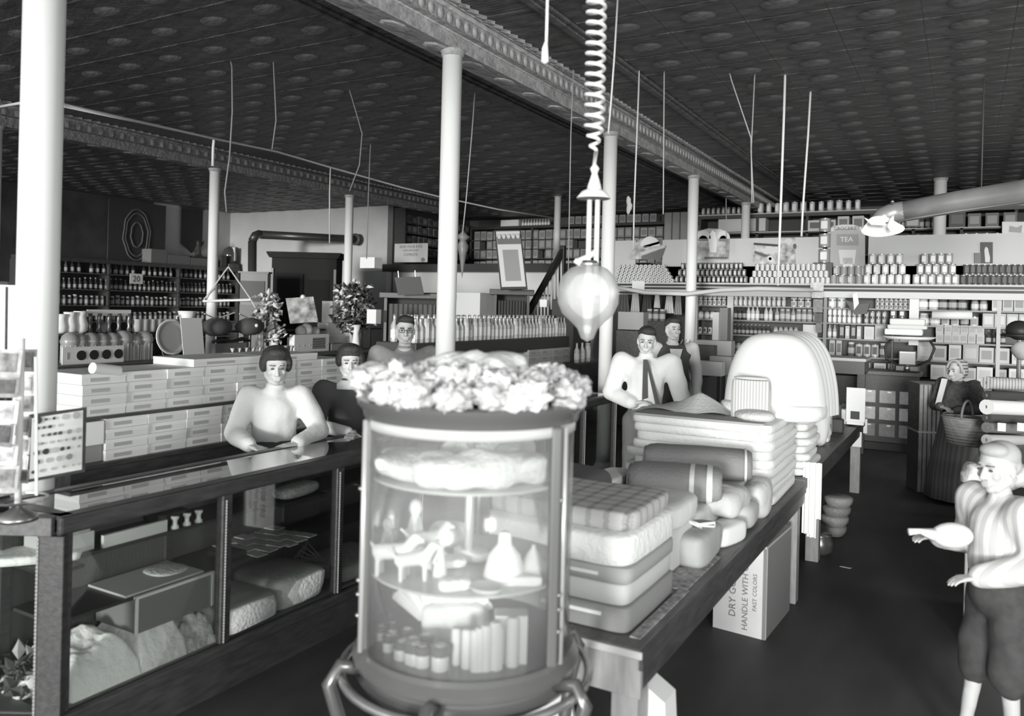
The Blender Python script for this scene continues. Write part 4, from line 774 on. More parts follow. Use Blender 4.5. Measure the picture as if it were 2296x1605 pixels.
# upper (balcony) shelving right
YU = 16.45; ux0, ux1 = XatY(1562, YU), XatY(2330, YU)
t = T('upper_grocery_shelving', 'high dark shelving behind and above the cream boards', 'shelving', (0, 0, 0))
zt = P(1700, 478, Y=YU).z; z2 = P(1950, 514, Y=YU).z
part(t, 'top_shelf', B().box(ux0, YU, zt - .09, ux1, YU + .5, zt), G(.04, .5), bevel=.008); part(t, 'top_edge', B().box(ux0, YU - .012, zt - .02, ux1, YU, zt), G(.45)); part(t, 'second_shelf', B().box(ux0, YU, z2 - .04, ux1, YU + .5, z2), G(.04, .5)); part(t, 'second_edge', B().box(ux0, YU - .012, z2 - .015, ux1, YU, z2), G(.5))
part(t, 'third_shelf', B().box(ux0, YU, 3.05, ux1, YU + .5, 3.09), WOOD); part(t, 'back_board', B().box(ux0, YU + .5, 2.9, ux1, YU + .54, zt), G(.05))
for x in (1562, 1690, 1802, 1946, 2040, 2148, 2270): part(t, 'upright', B().box(XatY(x, YU), YU, 2.9, XatY(x, YU) + .05, YU + .5, zt - .09), G(.05))
rowX([can(.05, .2, .5, .75), can(.06, .21, .45, .7)], 'canister', 'pale canister on the top shelf', 'canister', 'canisters on the top shelf', XatY(1690, YU + .1), XatY(1940, YU + .1), YU + .12, zt, .165)
rowX([can(.04, .15, .2, .5)], 'canister', 'small dull canister on the top shelf', 'canister', 'small canisters on the top shelf', XatY(1566, YU + .1), XatY(1655, YU + .1), YU + .12, zt, .105)
lamp = B(); lamp.lathe([(.05, 0), (.06, .02), (.02, .06), (.02, .09), (.06, .1), (.045, .17)], n=12); lamp.mi = 1; lamp.lathe([(.09, .14), (.05, .2), (.02, .24)], n=12); lm = lamp.mesh('oil_lamp', [G(.12, .2, .3), G(.45, .3)], True)
rowX([lm], 'oil_lamp', 'dark oil lamp above the stove pipe', 'lamp', 'oil lamps on the top shelf', XatY(2120, YU + .1), XatY(2300, YU + .1), YU + .12, zt, .22)
zb2 = z2; ct = [carton(.2, .3, .26, .5, .2), carton(.24, .3, .2, .55, .15), carton(.16, .3, .28, .35, .5), carton(.12, .3, .3, .1, .5)]
rowX([carton(.95, .3, .26, .5, .53)], 'long_carton', 'long plain cream carton on the second high shelf', 'carton', 'long cream cartons on the second high shelf', XatY(1603, YU), XatY(1800, YU), YU + .2, z2 + .02, .98)
rowX(ct, 'carton', 'grocery carton on the second high shelf', 'carton', 'cartons on the second high shelf', XatY(1806, YU), XatY(1945, YU), YU + .15, z2, .26)
rowX([bottle(.04, .28, .1, .4), bottle(.04, .26, .4, .2), carton(.1, .2, .26, .4, .1)], 'bottle', 'bottle on the second high shelf', 'bottle', 'bottles on the second high shelf', XatY(2000, YU), XatY(2095, YU), YU + .15, z2, .1)
rowX([carton(.2, .3, .24, .16, .3), carton(.26, .3, .28, .1, .16), carton(.15, .3, .15, .4, .3)], 'carton', 'dark carton on the second high shelf', 'carton', 'dark cartons on the second high shelf', XatY(2122, YU), XatY(2300, YU), YU + .15, z2, .27)
rowX([can(.07, .24, .06, .12)], 'canister', 'dark canister on the third high shelf', 'canister', 'dark canisters on the third high shelf', XatY(2150, YU), XatY(2240, YU), YU + .1, 3.2, .16)
rowX([jar(.06, .24, .08, .3), carton(.12, .2, .2, .3, .1)], 'jar', 'dark jar on the third high shelf', 'jar', 'dark jars on the third high shelf', XatY(1950, YU), XatY(2100, YU), YU + .1, 3.2, .14)
part(t, 'raised_shelf', B().box(XatY(1946, YU), YU, 3.16, ux1, YU + .4, 3.2), WOOD)
flat('white_crate_end', 'white box with scribbled lettering at the right edge of the high shelf', 'box', [(2247, 531), (2247, 497), (2330, 497), (2330, 531)], YU - .15, PAPER, -.2, (('scribble', [(2262, 520), (2264, 506), (2280, 510), (2292, 504), (2290, 522)], G(.4)),))
flat('framed_label', 'framed certificate on the second high shelf left of the crossed column', 'picture', [(2030, 509), (2030, 483), (2062, 483), (2062, 509)], YU - .05, G(.15), .02, (('certificate', [(2033, 506), (2033, 486), (2059, 486), (2059, 506)], G(.45)),))
# ---------------- lower shelving
t = T('grocery_shelving', 'pale framed shelving crammed with groceries below the ledge', 'shelving', (0, 0, 0)); YS = YG + .1
shelfpx = (690, 724, 759, 798); ZS = [P(1900, y, Y=YS).z for y in shelfpx]
xl, xr = XatY(1562, YS), 1.6
for z in ZS + [1.0]: part(t, 'shelf', B().box(xl, YS, z - .025, xr, YS + .4, z), G(.32), bevel=.004)
part(t, 'back_board', B().box(xl - 1.8, YS + .42, .0, xr, YS + .45, ZL - .1), G(.12))
for x, g, w_ in ((1562, .5, .05), (1638, .6, .1), (1851, .3, .05), (2050, .72, .13), (2240, .5, .05)): X_ = XatY(x, YS); part(t, 'upright', B().box(X_ - w_ / 2, YS - .03, .0 if g < .7 else 1.5, X_ + w_ / 2, YS + .02, ZL - .2), G(g))
part(t, 'base_cabinet', B().box(xl, YS, 0, xr, YS + .4, 1.0), WOOD)
def seg(r, x0, x1, mes, nm, lab, cat, pitch, layers=1, h=0, keep=1.0, dy=.1): rowX(mes, nm, lab, cat, lab.split(' ', 1)[1], XatY(x0, YS + dy), XatY(x1, YS + dy), YS + dy, ZS[r] if isinstance(r, int) else r, pitch, .005, layers, h, 0, .05, keep)
s1 = [can(.035, .115, .5, .7), can(.035, .115, .45, .6)]
seg(0, 1645, 1770, s1, 'tin_can', 'small pale can on shelf one', 'can', .078, 2, .118)
seg(0, 1772, 1830, [can(.05, .1, .6, .3)], 'tin_can', 'wide pale can by the strip', 'can', .11, 2, .11)
seg(0, 1856, 1905, [can(.065, .115, .55, .75)], 'tin_can', 'fat can on shelf one', 'can', .135, 2, .118)
seg(0, 1962, 2044, [can(.03, .07, .55, .2)], 'tin_can', 'tiny tin on shelf one', 'can', .065, 3, .075)
seg(0, 2058, 2102, [jar(.065, .25, .12, .4), bottle(.065, .26, .5, .2)], 'jar', 'tall jar on shelf one after the post', 'jar', .14)
seg(0, 2104, 2168, [jar(.06, .19, .1, .5)], 'jar', 'short dark-bellied jar on shelf one', 'jar', .125); seg(0, 2176, 2218, [jar(.05, .16, .35, .15)], 'jar', 'small dull jar on shelf one toward the right edge', 'jar', .11)
seg(0, 2222, 2310, [carton(.13, .25, .24, .5, .3), carton(.12, .25, .22, .6, .4)], 'carton', 'pale carton on shelf one at the right edge', 'carton', .14)
seg(1, 1645, 1735, [bottle(.033, .24, .05, .6), bottle(.033, .24, .6, .5)], 'bottle', 'slim dark bottle on shelf two', 'bottle', .072)
seg(1, 1737, 1842, [jar(.04, .2, .3, .5), bottle(.035, .22, .4, .3), jar(.04, .18, .6, .2)], 'jar', 'mixed small jar on shelf two', 'jar', .085)
seg(1, 1856, 1935, [can(.033, .105, .6, .8)], 'tin_can', 'pale can past the strip', 'can', .072, 2, .108)
seg(1, 1937, 1992, [can(.04, .09, .2, .5)], 'tin_can', 'little grey can under the boat', 'can', .085, 2, .1); seg(1, 1994, 2046, [can(.05, .11, .15, .7)], 'tin_can', 'round-labelled can before the post', 'can', .12, 2, .113)
seg(1, 2060, 2106, [jar(.07, .18, .5, .6)], 'jar', 'fat pale jar on shelf two after the post', 'jar', .15); seg(1, 2110, 2200, [jar(.055, .17, .1, .4), can(.055, .15, .6, .3)], 'jar', 'dark and pale jar on shelf two beyond the post', 'jar', .125)
seg(1, 2202, 2310, [carton(.14, .25, .2, .55, .4), carton(.14, .25, .2, .45, .6)], 'carton', 'pale carton on shelf two at the right edge', 'carton', .15)
seg(2, 1645, 1732, [bottle(.03, .17, .08, .5)], 'bottle', 'tiny dark bottle on shelf three above the dome', 'bottle', .068)
seg(2, 1735, 1800, [jar(.035, .15, .55, .3)], 'jar', 'tiny pale jar on shelf three above the dome', 'jar', .08); seg(2, 1802, 1832, [carton(.22, .2, .2, .7, .72)], 'carton', 'plain white carton on shelf three above the dome', 'carton', .24)
seg(2, 1856, 1882, [bottle(.03, .22, .5, .2)], 'bottle', 'slim bottle on shelf three past the strip', 'bottle', .075); seg(2, 1884, 1935, [carton(.07, .2, .22, .08, .4), carton(.06, .2, .2, .5, .7)], 'carton', 'narrow dark carton on shelf three', 'carton', .085)
seg(2, 1938, 2044, [carton(.16, .2, .22, .5, .35), carton(.14, .2, .2, .65, .6)], 'carton', 'square pale carton on shelf three left of the post', 'carton', .17); seg(2, 2100, 2205, [carton(.1, .2, .13, .5, .4)], 'carton', 'small grey carton on shelf three', 'carton', .105, 2, .131)
seg(2, 2210, 2262, [bottle(.035, .2, .06, .3)], 'bottle', 'dark bottle on shelf three at the right edge', 'bottle', .09)
seg(3, 1862, 1900, [can(.05, .2, .4, .7), carton(.08, .2, .24, .5, .2)], 'tin_can', 'tall can on shelf four right of the cloth dome', 'can', .1); seg(3, 1902, 1990, [jar(.05, .22, .15, .6), carton(.1, .2, .25, .6, .25), can(.055, .2, .5, .1)], 'jar', 'mixed package on shelf four behind the scales', 'package', .115)
seg(3, 2060, 2330, [carton(.2, .2, .25, .4, .5), carton(.16, .2, .24, .6, .45), carton(.18, .2, .22, .5, .3)], 'carton', 'grey carton on shelf four right of the scales', 'carton', .2)
seg(1.0, 1930, 2330, [carton(.17, .2, .2, .5, .35), carton(.2, .2, .22, .62, .5), carton(.14, .2, .2, .4, .3)], 'carton', 'pale carton on the lowest grocery shelf', 'carton', .2, keep=.95)
seg(0, 1566, 1634, [can(.035, .09, .65, .3)], 'tin_can', 'small white tin, narrow bay', 'can', .08, 2, .1); seg(1, 1566, 1634, [jar(.045, .14, .6, .1)], 'jar', 'white jar in the narrow bay', 'jar', .1); seg(2, 1566, 1634, [can(.035, .1, .7, .15)], 'tin_can', 'pale tin low in the narrow bay', 'can', .085)
seg(3, 1640, 1700, [jar(.04, .15, .5, .1)], 'jar', 'small jar on shelf four left of the cloth dome', 'jar', .09)
# hanging strip, boat poster etc.
t = T('hanging_strip_poster', 'tapering strip of printed cards hung before the grocery shelves', 'poster', P(1832, 632, Y=13.0)); o0 = t.location
for k, (y0, y1, w0, g) in enumerate(((633, 652, 15, .55), (655, 668, 13, .5), (671, 700, 11, .25), (703, 722, 9, .12), (725, 745, 7, .2))):
    a, b_ = P(1832 - w0 + k, y1, Y=13.0) - o0, P(1832 + w0 + k, y0, Y=13.0) - o0; part(t, 'hung_card', B().box(a.x, 0, a.z, b_.x, .01, b_.z), G(g, .7, var=.2, vs_=20))
t = flat('hanging_boat', 'dark hanging boat shape with a pale sail before the shelves', 'ornament', [(1918, 705), (1896, 672), (1925, 682), (1952, 680), (1944, 704)], 12.9, G(.12), .12, (('pale_sail', [(1915, 695), (1912, 660), (1922, 655), (1926, 680)], G(.75)),))
t = T('window_pole', 'white tube with a rounded end fixed across the right grocery shelves', 'tube', (0, 0, 0)); part(t, 'tube', B().tube([P(2090, 706, Y=13.2), P(2180, 707, Y=13.2)], .06, 12), WHITE, True)
# left bay: hanging garments and box
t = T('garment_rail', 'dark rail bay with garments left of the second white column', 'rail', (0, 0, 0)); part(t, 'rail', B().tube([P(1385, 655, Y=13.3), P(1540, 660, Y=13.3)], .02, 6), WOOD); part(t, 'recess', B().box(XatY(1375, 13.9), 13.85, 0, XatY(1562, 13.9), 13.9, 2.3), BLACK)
for k, (x, y0, y1, w0, g, lab) in enumerate(((1400, 660, 700, 26, .1, 'dark pleated garment leftmost on the rail'), (1426, 658, 705, 20, .5, 'pale tattered garment on the rail'), (1452, 662, 700, 22, .07, 'black garment in the middle of the rail'), (1475, 660, 690, 13, .7, 'white bag hanging on the rail'), (1502, 664, 702, 20, .62, 'pale pointed garment on the rail'), (1522, 662, 705, 16, .35, 'grey garment rightmost on the rail'))):
    a, b_ = P(x - w0 / 2, y1, Y=13.25), P(x + w0 / 2, y0, Y=13.25); w_, h_ = b_.x - a.x, b_.z - a.z
    one('garment', B().sheet(lambda u, v: (a.x + w_ * (.5 + (u - .5) * (1.15 - .5 * v)), 13.25 - .03 * sin(u * 22) - .03, a.z + h_ * v), 24, 6), G(g, .9, bump=.3, bs=20), lab, 'garment', smooth=True)
boxthing('slatted_crate', 'pale slatted crate below the garments', 'crate', *(P(1385, 738, Y=12.6)[:]), *(P(1443, 700, Y=12.6) + Vector((0, .35, 0)))[:], G(.42, .7, bump=.2, bs=30)); boxthing('crate_stand', 'dark stand under the slatted crate', 'stand', XatY(1383, 12.6), 12.6, 0, XatY(1447, 12.6), 13.0, P(1385, 740, Y=12.6).z, WOODM)
rowX([jar(.05, .2, .15, .5), bottle(.04, .22, .4, .2)], 'jar', 'dull jar on the stand right of the slatted crate', 'jar', 'jars right of the slatted crate', XatY(1450, 12.9), XatY(1500, 12.9), 12.9, 1.75, .11); boxthing('jar_stand', 'dark stand under the dull jars', 'stand', XatY(1449, 12.9), 12.8, 0, XatY(1505, 12.9), 13.1, 1.75, WOOD)
# ledge corner sign ribbon & card
boxthing('ledge_card', 'pale card hung over the ledge edge left of the column', 'card', XatY(1412, 13.35), 13.44, ZL - .14, XatY(1440, 13.35), 13.447, ZL + .02, PAPER, 0)
t = T('paper_streamer', 'twisted paper streamer sagging before the ledge', 'streamer', (0, 0, 0)); part(t, 'streamer', B().tube([P(1385, 645, Y=12.0), P(1450, 656, Y=12.0), P(1540, 659, Y=12.0), P(1620, 650, Y=12.0), P(1700, 647, Y=12.0), P(1822, 650, Y=12.4)], .035, 6), G(.58), True)
# drawers bank + scale
xd0, xd1 = XatY(1928, 12.7), XatY(2062, 12.7); zd = 1.14
t = T('drawer_cabinet', 'dark framed drawer cabinet with pale drawer fronts in the back aisle', 'cabinet', (xd0, 12.7, 0)); W_ = xd1 - xd0
part(t, 'carcass', B().box(0, 0, .12, W_, .5, zd - .06), WOOD); part(t, 'plinth', B().box(-.02, -.04, 0, W_ + .02, .5, .12), BLACK, bevel=.01); part(t, 'worktop', B().box(-.04, -.06, zd - .06, W_ + .04, .55, zd), WOODM, bevel=.01)
for i in range(3):
    for j in range(3): d = part(t, 'drawer', B().box(.03 + j * W_ / 3, -.015, .2 + i * .24, -.02 + (j + 1) * W_ / 3, 0, .38 + i * .24), G((.3, .6, .55)[i], .7, var=.15, vs_=14), bevel=.005); part(d, 'label_holder', B().box(.03 + (j + .4) * W_ / 3, -.022, .35 + i * .24, .03 + (j + .6) * W_ / 3, -.016, .37 + i * .24), METAL)
t = T('counter_shelf_left', 'slanting dark counter end left of the drawer cabinet', 'counter', (0, 0, 0)); a = P(1836, 797, Y=12.4); b_ = P(1935, 812, Y=11.9); part(t, 'board', B().box(a.x, 12.1, a.z - .22, b_.x, 12.7, a.z - .04), G(.15)); part(t, 'edge', B().box(a.x - .02, 12.07, a.z - .04, b_.x + .02, 12.75, a.z), G(.55)); part(t, 'leg', B().box(a.x, 12.2, 0, a.x + .1, 12.3, a.z - .2).box(b_.x - .1, 12.2, 0, b_.x, 12.3, a.z - .2), WOOD)
p = P(2030, 866, Y=12.5); t = T('counter_scale', 'counter weighing scale with curved arms and a white pan', 'scale', (p.x, 12.85, zd)); 
part(t, 'base', B().box(-.16, -.1, 0, .16, .1, .1), G(.1, .3, .5), bevel=.02); part(t, 'dial_box', B().box(-.11, -.08, .1, .11, .06, .3), G(.18, .3, .5), bevel=.01); part(t, 'face_strip', B().box(-.1, -.086, .27, .1, -.08, .29), WHITE); part(t, 'arm', B().tube([(-.1, 0, .08), (-.28, 0, .18), (-.3, 0, .35), (-.22, 0, .46)], .018, 8), BLACK, True); part(t, 'arm', B().tube([(.1, 0, .08), (.28, 0, .18), (.34, 0, .35), (.28, 0, .46)], .018, 8), BLACK, True)
part(t, 'pan', B().lathe([(0, .45), (.28, .46), (.36, .5), (.35, .51), (.27, .475), (0, .465)], n=20), WHITE, True); part(t, 'brass_weight', B().lathe([(.04, .1), (.04, .15), (.02, .19)], (.0, -.12, -.08), 10), METAL, True)
for k, (x0, x1, zz, hh, g) in enumerate(((1984, 2070, 1.66, .09, .75), (1990, 2080, 1.75, .06, .65), (1995, 2075, 1.81, .09, .7))): boxthing('stacked_tray', ('lowest', 'middle', 'topmost')[k] + ' white tray stacked above the scale', 'tray', XatY(x0, 12.95), 12.95, zz, XatY(x1, 12.95), 13.2, zz + hh, G(g), .02)
boxthing('tray_bracket', 'dark bracket holding the stacked trays above the scale', 'bracket', XatY(2000, 12.95), 13.0, zd, XatY(2004, 12.95), 13.1, 1.66, WOOD)
# register area (x1530-1640,y760-830)
for k, (x0, x1, y0, y1, Y, g, lab) in enumerate(((1560, 1640, 765, 795, 11.4, .45, 'long pale box on the far counter'), (1538, 1600, 775, 800, 11.2, .12, 'dark machine box on the far counter right of the seated man'), (1590, 1640, 800, 826, 10.9, .4, 'grey parcel on the far counter near the cloth dome'), (1556, 1618, 812, 838, 10.6, .72, 'white open box on the far counter'), (1596, 1612, 700, 775, 11.6, .6, 'tall pale packet on the far counter'), (1612, 1632, 690, 756, 11.7, .22, 'tall dark fluted container on the far counter'))):
    a, b_ = P(x0, y1, Y=Y), P(x1, y0, Y=Y); z0 = max(1.08, a.z); boxthing('counter_package', lab, 'package', a.x, Y, 1.08, b_.x, Y + .2, b_.z, G(g), .006)
t = T('bottle_stand', 'wire stand of glass bottles beside the man in the vest', 'stand', P(1530, 852, X=-3.05)); t.location.z = 1.08; 
for i in range(5): part(t, 'wire', B().tube([(.05 * i - .1, .02 * (i % 2), 0), (.05 * i - .1, .02 * (i % 2), .42), (.05 * i - .06, 0, .5)], .006, 5), G(.6))
for i in range(4): part(t, 'held_bottle', B().lathe(jarprof(.035, .3), (.06 * i - .1, .05, .02), 8), G(.35, .2), True)
t['label'] = 'wire stand of glass bottles beside the man in the dark vest'
# right column of rolls and shelf table
t = T('roll_table', 'table of wallpaper and cloth rolls at the right edge', 'table', (0, 0, 0)); part(t, 'top', B().box(.12, 6.6, .78, 1.6, 9.0, .82), WOODM); part(t, 'leg', B().box(.14, 6.62, 0, .22, 6.7, .78), WOODM); part(t, 'leg', B().box(.14, 8.9, 0, .22, 8.98, .78), WOODM)
rr = [(858, 14, .45, 'x'), (886, 10, .05, 'x'), (912, 17, .78, 'x'), (936, 11, .06, 'x'), (958, 12, .18, 'x'), (986, 12, .5, 'x'), (1008, 11, .12, 'x')]
labs = ['pale striped cloth roll topmost in the stack at the right edge', 'black roll second from the top at the right edge', 'thick white roll in the stack at the right edge', 'dark roll just below the thick white roll', 'dark roll with white tags in the stack at the right edge', 'pale grey roll third from the bottom of the visible stack', 'dark grey roll lowest in the visible stack']
for k, (y, r, g, _) in enumerate(rr):
    a = P(2212, y, z=7.0 if k < 5 else 6.9); c_ = P(2330, y + (3 if k % 2 else 6), z=7.4); t = T('cloth_roll', labs[k], 'roll', (0, 0, 0)); part(t, 'roll', B().tube([a, c_], r * 7 / FPX, 14), stripes(.55, .3, 40, 0) if k == 0 else G(g, .8), 40); part(t, 'core', B().tube([a - Rv * .004, a], .015, 8), G(.3))
    if k == 4: part(t, 'tag', B().box(-.03, -.006, -.04, .03, 0, .03), WHITE).location = P(2246, 956, z=6.85); part(t, 'tag', B().box(-.03, -.006, -.04, .03, 0, .03), WHITE).location = P(2290, 956, z=6.85)
boxthing('roll_cradle', 'dark cradle supporting the rolls at the right edge', 'cradle', *(P(2225, 1020, z=7.4)[:]), *(P(2330, 850, z=7.8))[:], WOOD)
for k, (x, y, s_, g, lab) in enumerate(((2240, 1000, .1, .6, 'crumpled pale cloth above the boy'), (2275, 1045, .11, .65, 'soft white bundle behind the boy'), (2190, 1075, .09, .72, 'white parcel left of the boy\'s head'))):
    p = P(x, y, z=5.6); p.z = P(2190, 1110, z=5.3).z + .08; slabs('cloth_bundle', lab, 'cloth', p.x, p.y, p.z - .08, s_, s_, .08, G(g, .9, bump=.4, bs=30, var=.3, vs_=18), .3, None, .6, .45, k, ns=14)
boxthing('low_bench', 'pale bench loaded with bundles behind the boy', 'bench', P(2166, 1100, z=5.3).x, 5.5, .0, 1.3, 6.3, P(2190, 1110, z=5.3).z, G(.5))
# ribbed bin by the woman
p = P(2086, 1098, Z=0); t = T('ribbed_bin', 'tall ribbed wooden bin beside the woman with the basket', 'bin', (p.x, p.y, 0), YAW * .7); 
part(t, 'body', B().box(-.2, -.18, 0, .2, .18, 1.2), WOODM)
for k in range(9): part(t, 'slat', B().box(-.2 + k * .045, -.195, .01, -.165 + k * .045, -.18, 1.19), G(.26, .6, var=.2, vs_=9), bevel=.003)
part(t, 'band', B().box(-.21, -.2, .66, .21, .19, .68), G(.4))
# ================================================================ GOODS TABLE
TX0, TX1, TY0, TY1, TZ = -1.95, -.93, 2.6, 5.75, .8
def table(lab, x0, x1, y0, y1, z, inset=0):
    t = T('goods_table', lab, 'table', (x0, y0, 0)); w_, l_ = x1 - x0, y1 - y0
    part(t, 'tabletop', B().box(-.02, -.02, z - .03, w_, l_, z), WOODM, bevel=.006); part(t, 'edge_strip', B().box(w_ - .004, -.02, z - .07, w_ + .01, l_, z - .002), WOOD); part(t, 'front_nosing', B().box(-.02, -.035, z - .03, w_ + .01, -.02, z - .002), G(.4, .5), bevel=.006)
    part(t, 'apron', B().box(.03, -.01, z - .17, w_ - .0, .01, z - .03), WOODL); part(t, 'apron', B().box(w_ - .02, .01, z - .15, w_ - .005, l_ - .02, z - .07), WOOD); part(t, 'apron', B().box(.03, l_ - .04, z - .13, w_ - .03, l_ - .02, z - .035), WOOD)
    for (x, y) in ((.02, .01 + inset), (w_ - .115, .01 + inset), (.02, l_ - .13), (w_ - .12, l_ - .13)): part(t, 'leg', B().box(x, y, 0, x + .1, y + .1, z - .03), WOODL, bevel=.006)
    return t
table('long wooden table in the right foreground piled with cloth and blankets', TX0, TX1, TY0, TY1, TZ)
table('second wooden table further down the aisle piled with small wares', -2.0, -.95, 5.85, 9.6, .8, .8)
def fold(name, lab, x0, y0, z0, x1, y1, z1, m, cat='cloth', rot=0, e=.18, nz=.03, seed=1, grp=None, label_tag=False, ns=8):
    cx, cy = (x0 + x1) / 2, (y0 + y1) / 2
    return one(name, B().ell((0, 0, (z1 - z0) / 2), ((x1 - x0) / 2, (y1 - y0) / 2, (z1 - z0) / 2), 40, 12, e, e, nz, ns, seed), m, lab, cat, grp, True, loc=(cx, cy, z0), rz=rot)
BOLT = G(.26, .85, bump=.1, bs=80); PLAID = stripes(.24, .5, 14, 0, both=1, noise_=.3, duty=.3)
z = TZ; sx0, sx1, sy0, sy1 = -1.65, -1.01, 2.66, 3.2
t = fold('cloth_bolt', 'grey boxed cloth bolt with white label, lowest of the near stack', sx0, sy0, z, sx1, sy1, z + .092, BOLT, e=.12, nz=.01)
part(t, 'white_label', B().box(-.02, -.274, .055, .22, -.268, .068), WHITE); z += .09
t = fold('cloth_bolt', 'pale cloth bolt second from the bottom of the near stack', sx0, sy0 + .01, z, sx1 - .01, sy1, z + .08, G(.55, .85, bump=.1, bs=70), e=.15, nz=.01); z += .078
t = fold('cloth_bolt', 'grey bolt wrapped round with white cloth, third in the near stack', sx0, sy0 + .01, z, sx1, sy1, z + .06, G(.36, .85), e=.15, nz=.01); part(t, 'white_label', B().box(-.02, -.268, .024, .2, -.26, .036), WHITE); z += .055
fold('white_cloth', 'thick white cloth folded over the near stack under the plaid', sx0, sy0, z, sx1, sy1 + .02, z + .12, CLOTH, e=.22, nz=.03, seed=4); z += .115
fold('plaid_cloth', 'pale plaid cloth folded on top of the near stack', sx0, sy0 + .06, z, sx1 - .02, sy1, z + .075, PLAID, e=.25, nz=.06, seed=6)
fold('dark_bolt', 'dark cloth bolt between the round glass case and the blankets', -1.85, 3.3, TZ, -1.47, 3.68, TZ + .38, G(.1, .9, bump=.2, bs=40), e=.3, nz=.05)
b = B().box(-1.19, 3.22, TZ + .001, -.97, 3.75, TZ + .006).box(-1.0, 2.66, TZ + .001, -.96, 3.22, TZ + .006); one('patterned_runner', b, G(.3, .9, var=.5, vs_=40), 'patterned cloth strip lying flat at the near table corner', 'cloth')
# rolled blankets
def roll_(name, lab, p, q, rx, rz_, m, band=None, seed=0, n=24):
    p, q = Vector(p), Vector(q); d = (q - p); L = d.length; an = math.atan2(d.y, d.x); t = T(name, lab, 'blanket', p, an)
    pts = lambda e: [(rx * math.copysign(abs(cos(a)) ** .8, cos(a)) * e, rz_ * (math.copysign(abs(sin(a)) ** .8, sin(a)) * e + 1)) for a in [2 * pi * i / n for i in range(n)]]
    b = B(); vs = []; secs = [(0, .8), (.02, .93), (.06, 1), (L / 2, 1.03), (L - .06, 1), (L - .02, .93), (L, .8)]
    for s_, e in secs: vs += [(s_, x, z + (1 - e) * 0) for x, z in [(a, rz_ + (c - rz_)) for a, c in pts(e)]]
    k = len(secs); fs = [(i * n + j, i * n + (j + 1) % n, (i + 1) * n + (j + 1) % n, (i + 1) * n + j) for i in range(k - 1) for j in range(n)] + [tuple(range(n - 1, -1, -1)), tuple((k - 1) * n + j for j in range(n))]
    part(t, 'blanket', b.add(vs, fs), m, 50)
    if band:
        for (s0, s1) in band:
            vs = []
            for s_ in (s0 * L, s1 * L): vs += [(s_, a * 1.015, rz_ + (c - rz_) * 1.02) for a, c in pts(1.02)]
            part(t, 'white_border', B().add(vs, [(j, (j + 1) % n, n + (j + 1) % n, n + j) for j in range(n)]), WHITE, True)
    sp = B()
    for e_ in (.75, .5, .28): sp.tube([(-.004, a, c) for a, c in pts(e_)], .006, 4, closed=True)
    part(t, 'rolled_end', sp, G(.2, .9)); return t
PK = lambda g: G(g, .8, bump=.25, bs=14)
fold('paper_parcel', 'pale paper parcel just behind the near stack', -1.42, 3.3, TZ, -1.08, 3.72, TZ + .19, PK(.66), e=.25, nz=.05, seed=3)
fold('paper_parcel', 'smooth white parcel lying on the pale paper parcel', -1.4, 3.32, TZ + .185, -1.06, 3.76, TZ + .3, PK(.76), e=.4, nz=.08, seed=4)
fold('paper_parcel', 'wide parcel under the bordered rolled blanket', -1.5, 3.78, TZ, -1.08, 4.3, TZ + .18, PK(.6), e=.25, nz=.04, seed=5)
fold('paper_parcel', 'wide parcel under the rear rolled blanket', -1.6, 4.34, TZ, -1.06, 4.82, TZ + .2, PK(.55), e=.25, nz=.04, seed=6)
fold('string_parcel', 'grey parcel tied with white string at the table edge', -1.16, 3.48, TZ, -.98, 3.86, TZ + .15, PK(.4), e=.4, nz=.08, seed=8)
t = T('string_bow', 'white string bow on the grey parcel', 'string', (-1.05, 3.66, TZ + .152)); part(t, 'bow', B().tube([(0, 0, 0), (-.06, -.03, .03), (-.08, .03, .02), (0, 0, .01), (.07, .0, .03), (.06, .05, .0), (0, .01, 0), (.06, -.09, -.06)], .007, 6), WHITE, True)
fold('knotted_bundle', 'light knotted bundle right of the bordered blanket', -1.15, 4.0, TZ + .1, -.97, 4.4, TZ + .24, G(.6, .9, bump=.4, bs=20), e=.7, nz=.25, seed=12)
fold('small_parcel', 'small white creased parcel lying near the table edge', -1.09, 3.88, TZ, -.96, 4.16, TZ + .1, WHITE, e=.4, nz=.15, seed=14, rot=-.2)
fold('small_parcel', 'round grey parcel behind the creased parcel', -1.07, 4.2, TZ, -.94, 4.5, TZ + .14, G(.5, .8), e=.7, nz=.15, seed=15)
fold('small_parcel', 'mottled paper bundle against the quilts at the table edge', -1.08, 4.5, TZ, -.94, 4.84, TZ + .2, G(.62, .8, bump=.5, bs=20), e=.7, nz=.25, seed=16)
for k in range(5): fold('white_cloth', 'folded white cloth, %s of the small pile left of the blankets' % ('lowest', 'second', 'middle', 'fourth', 'topmost')[k], -1.78 + .02 * k, 3.74, TZ + .055 * k, -1.5 - .01 * k, 4.15, TZ + .055 * k + .058, CLOTH, e=.3, nz=.08, seed=80 + k)
roll_('rolled_blanket', 'grey rolled blanket with white borders, nearer one on the parcels', (-1.52, 4.0, TZ + .175), (-1.07, 4.12, TZ + .175), .17, .085, G(.3, .95, bump=.3, bs=60), [(.66, .71), (.84, .9)])
roll_('rolled_blanket', 'grey rolled blanket lying behind the bordered one', (-1.6, 4.45, TZ + .2), (-1.03, 4.6, TZ + .2), .15, .085, G(.26, .95, bump=.3, bs=60), [(.93, .95)])
zq = TZ
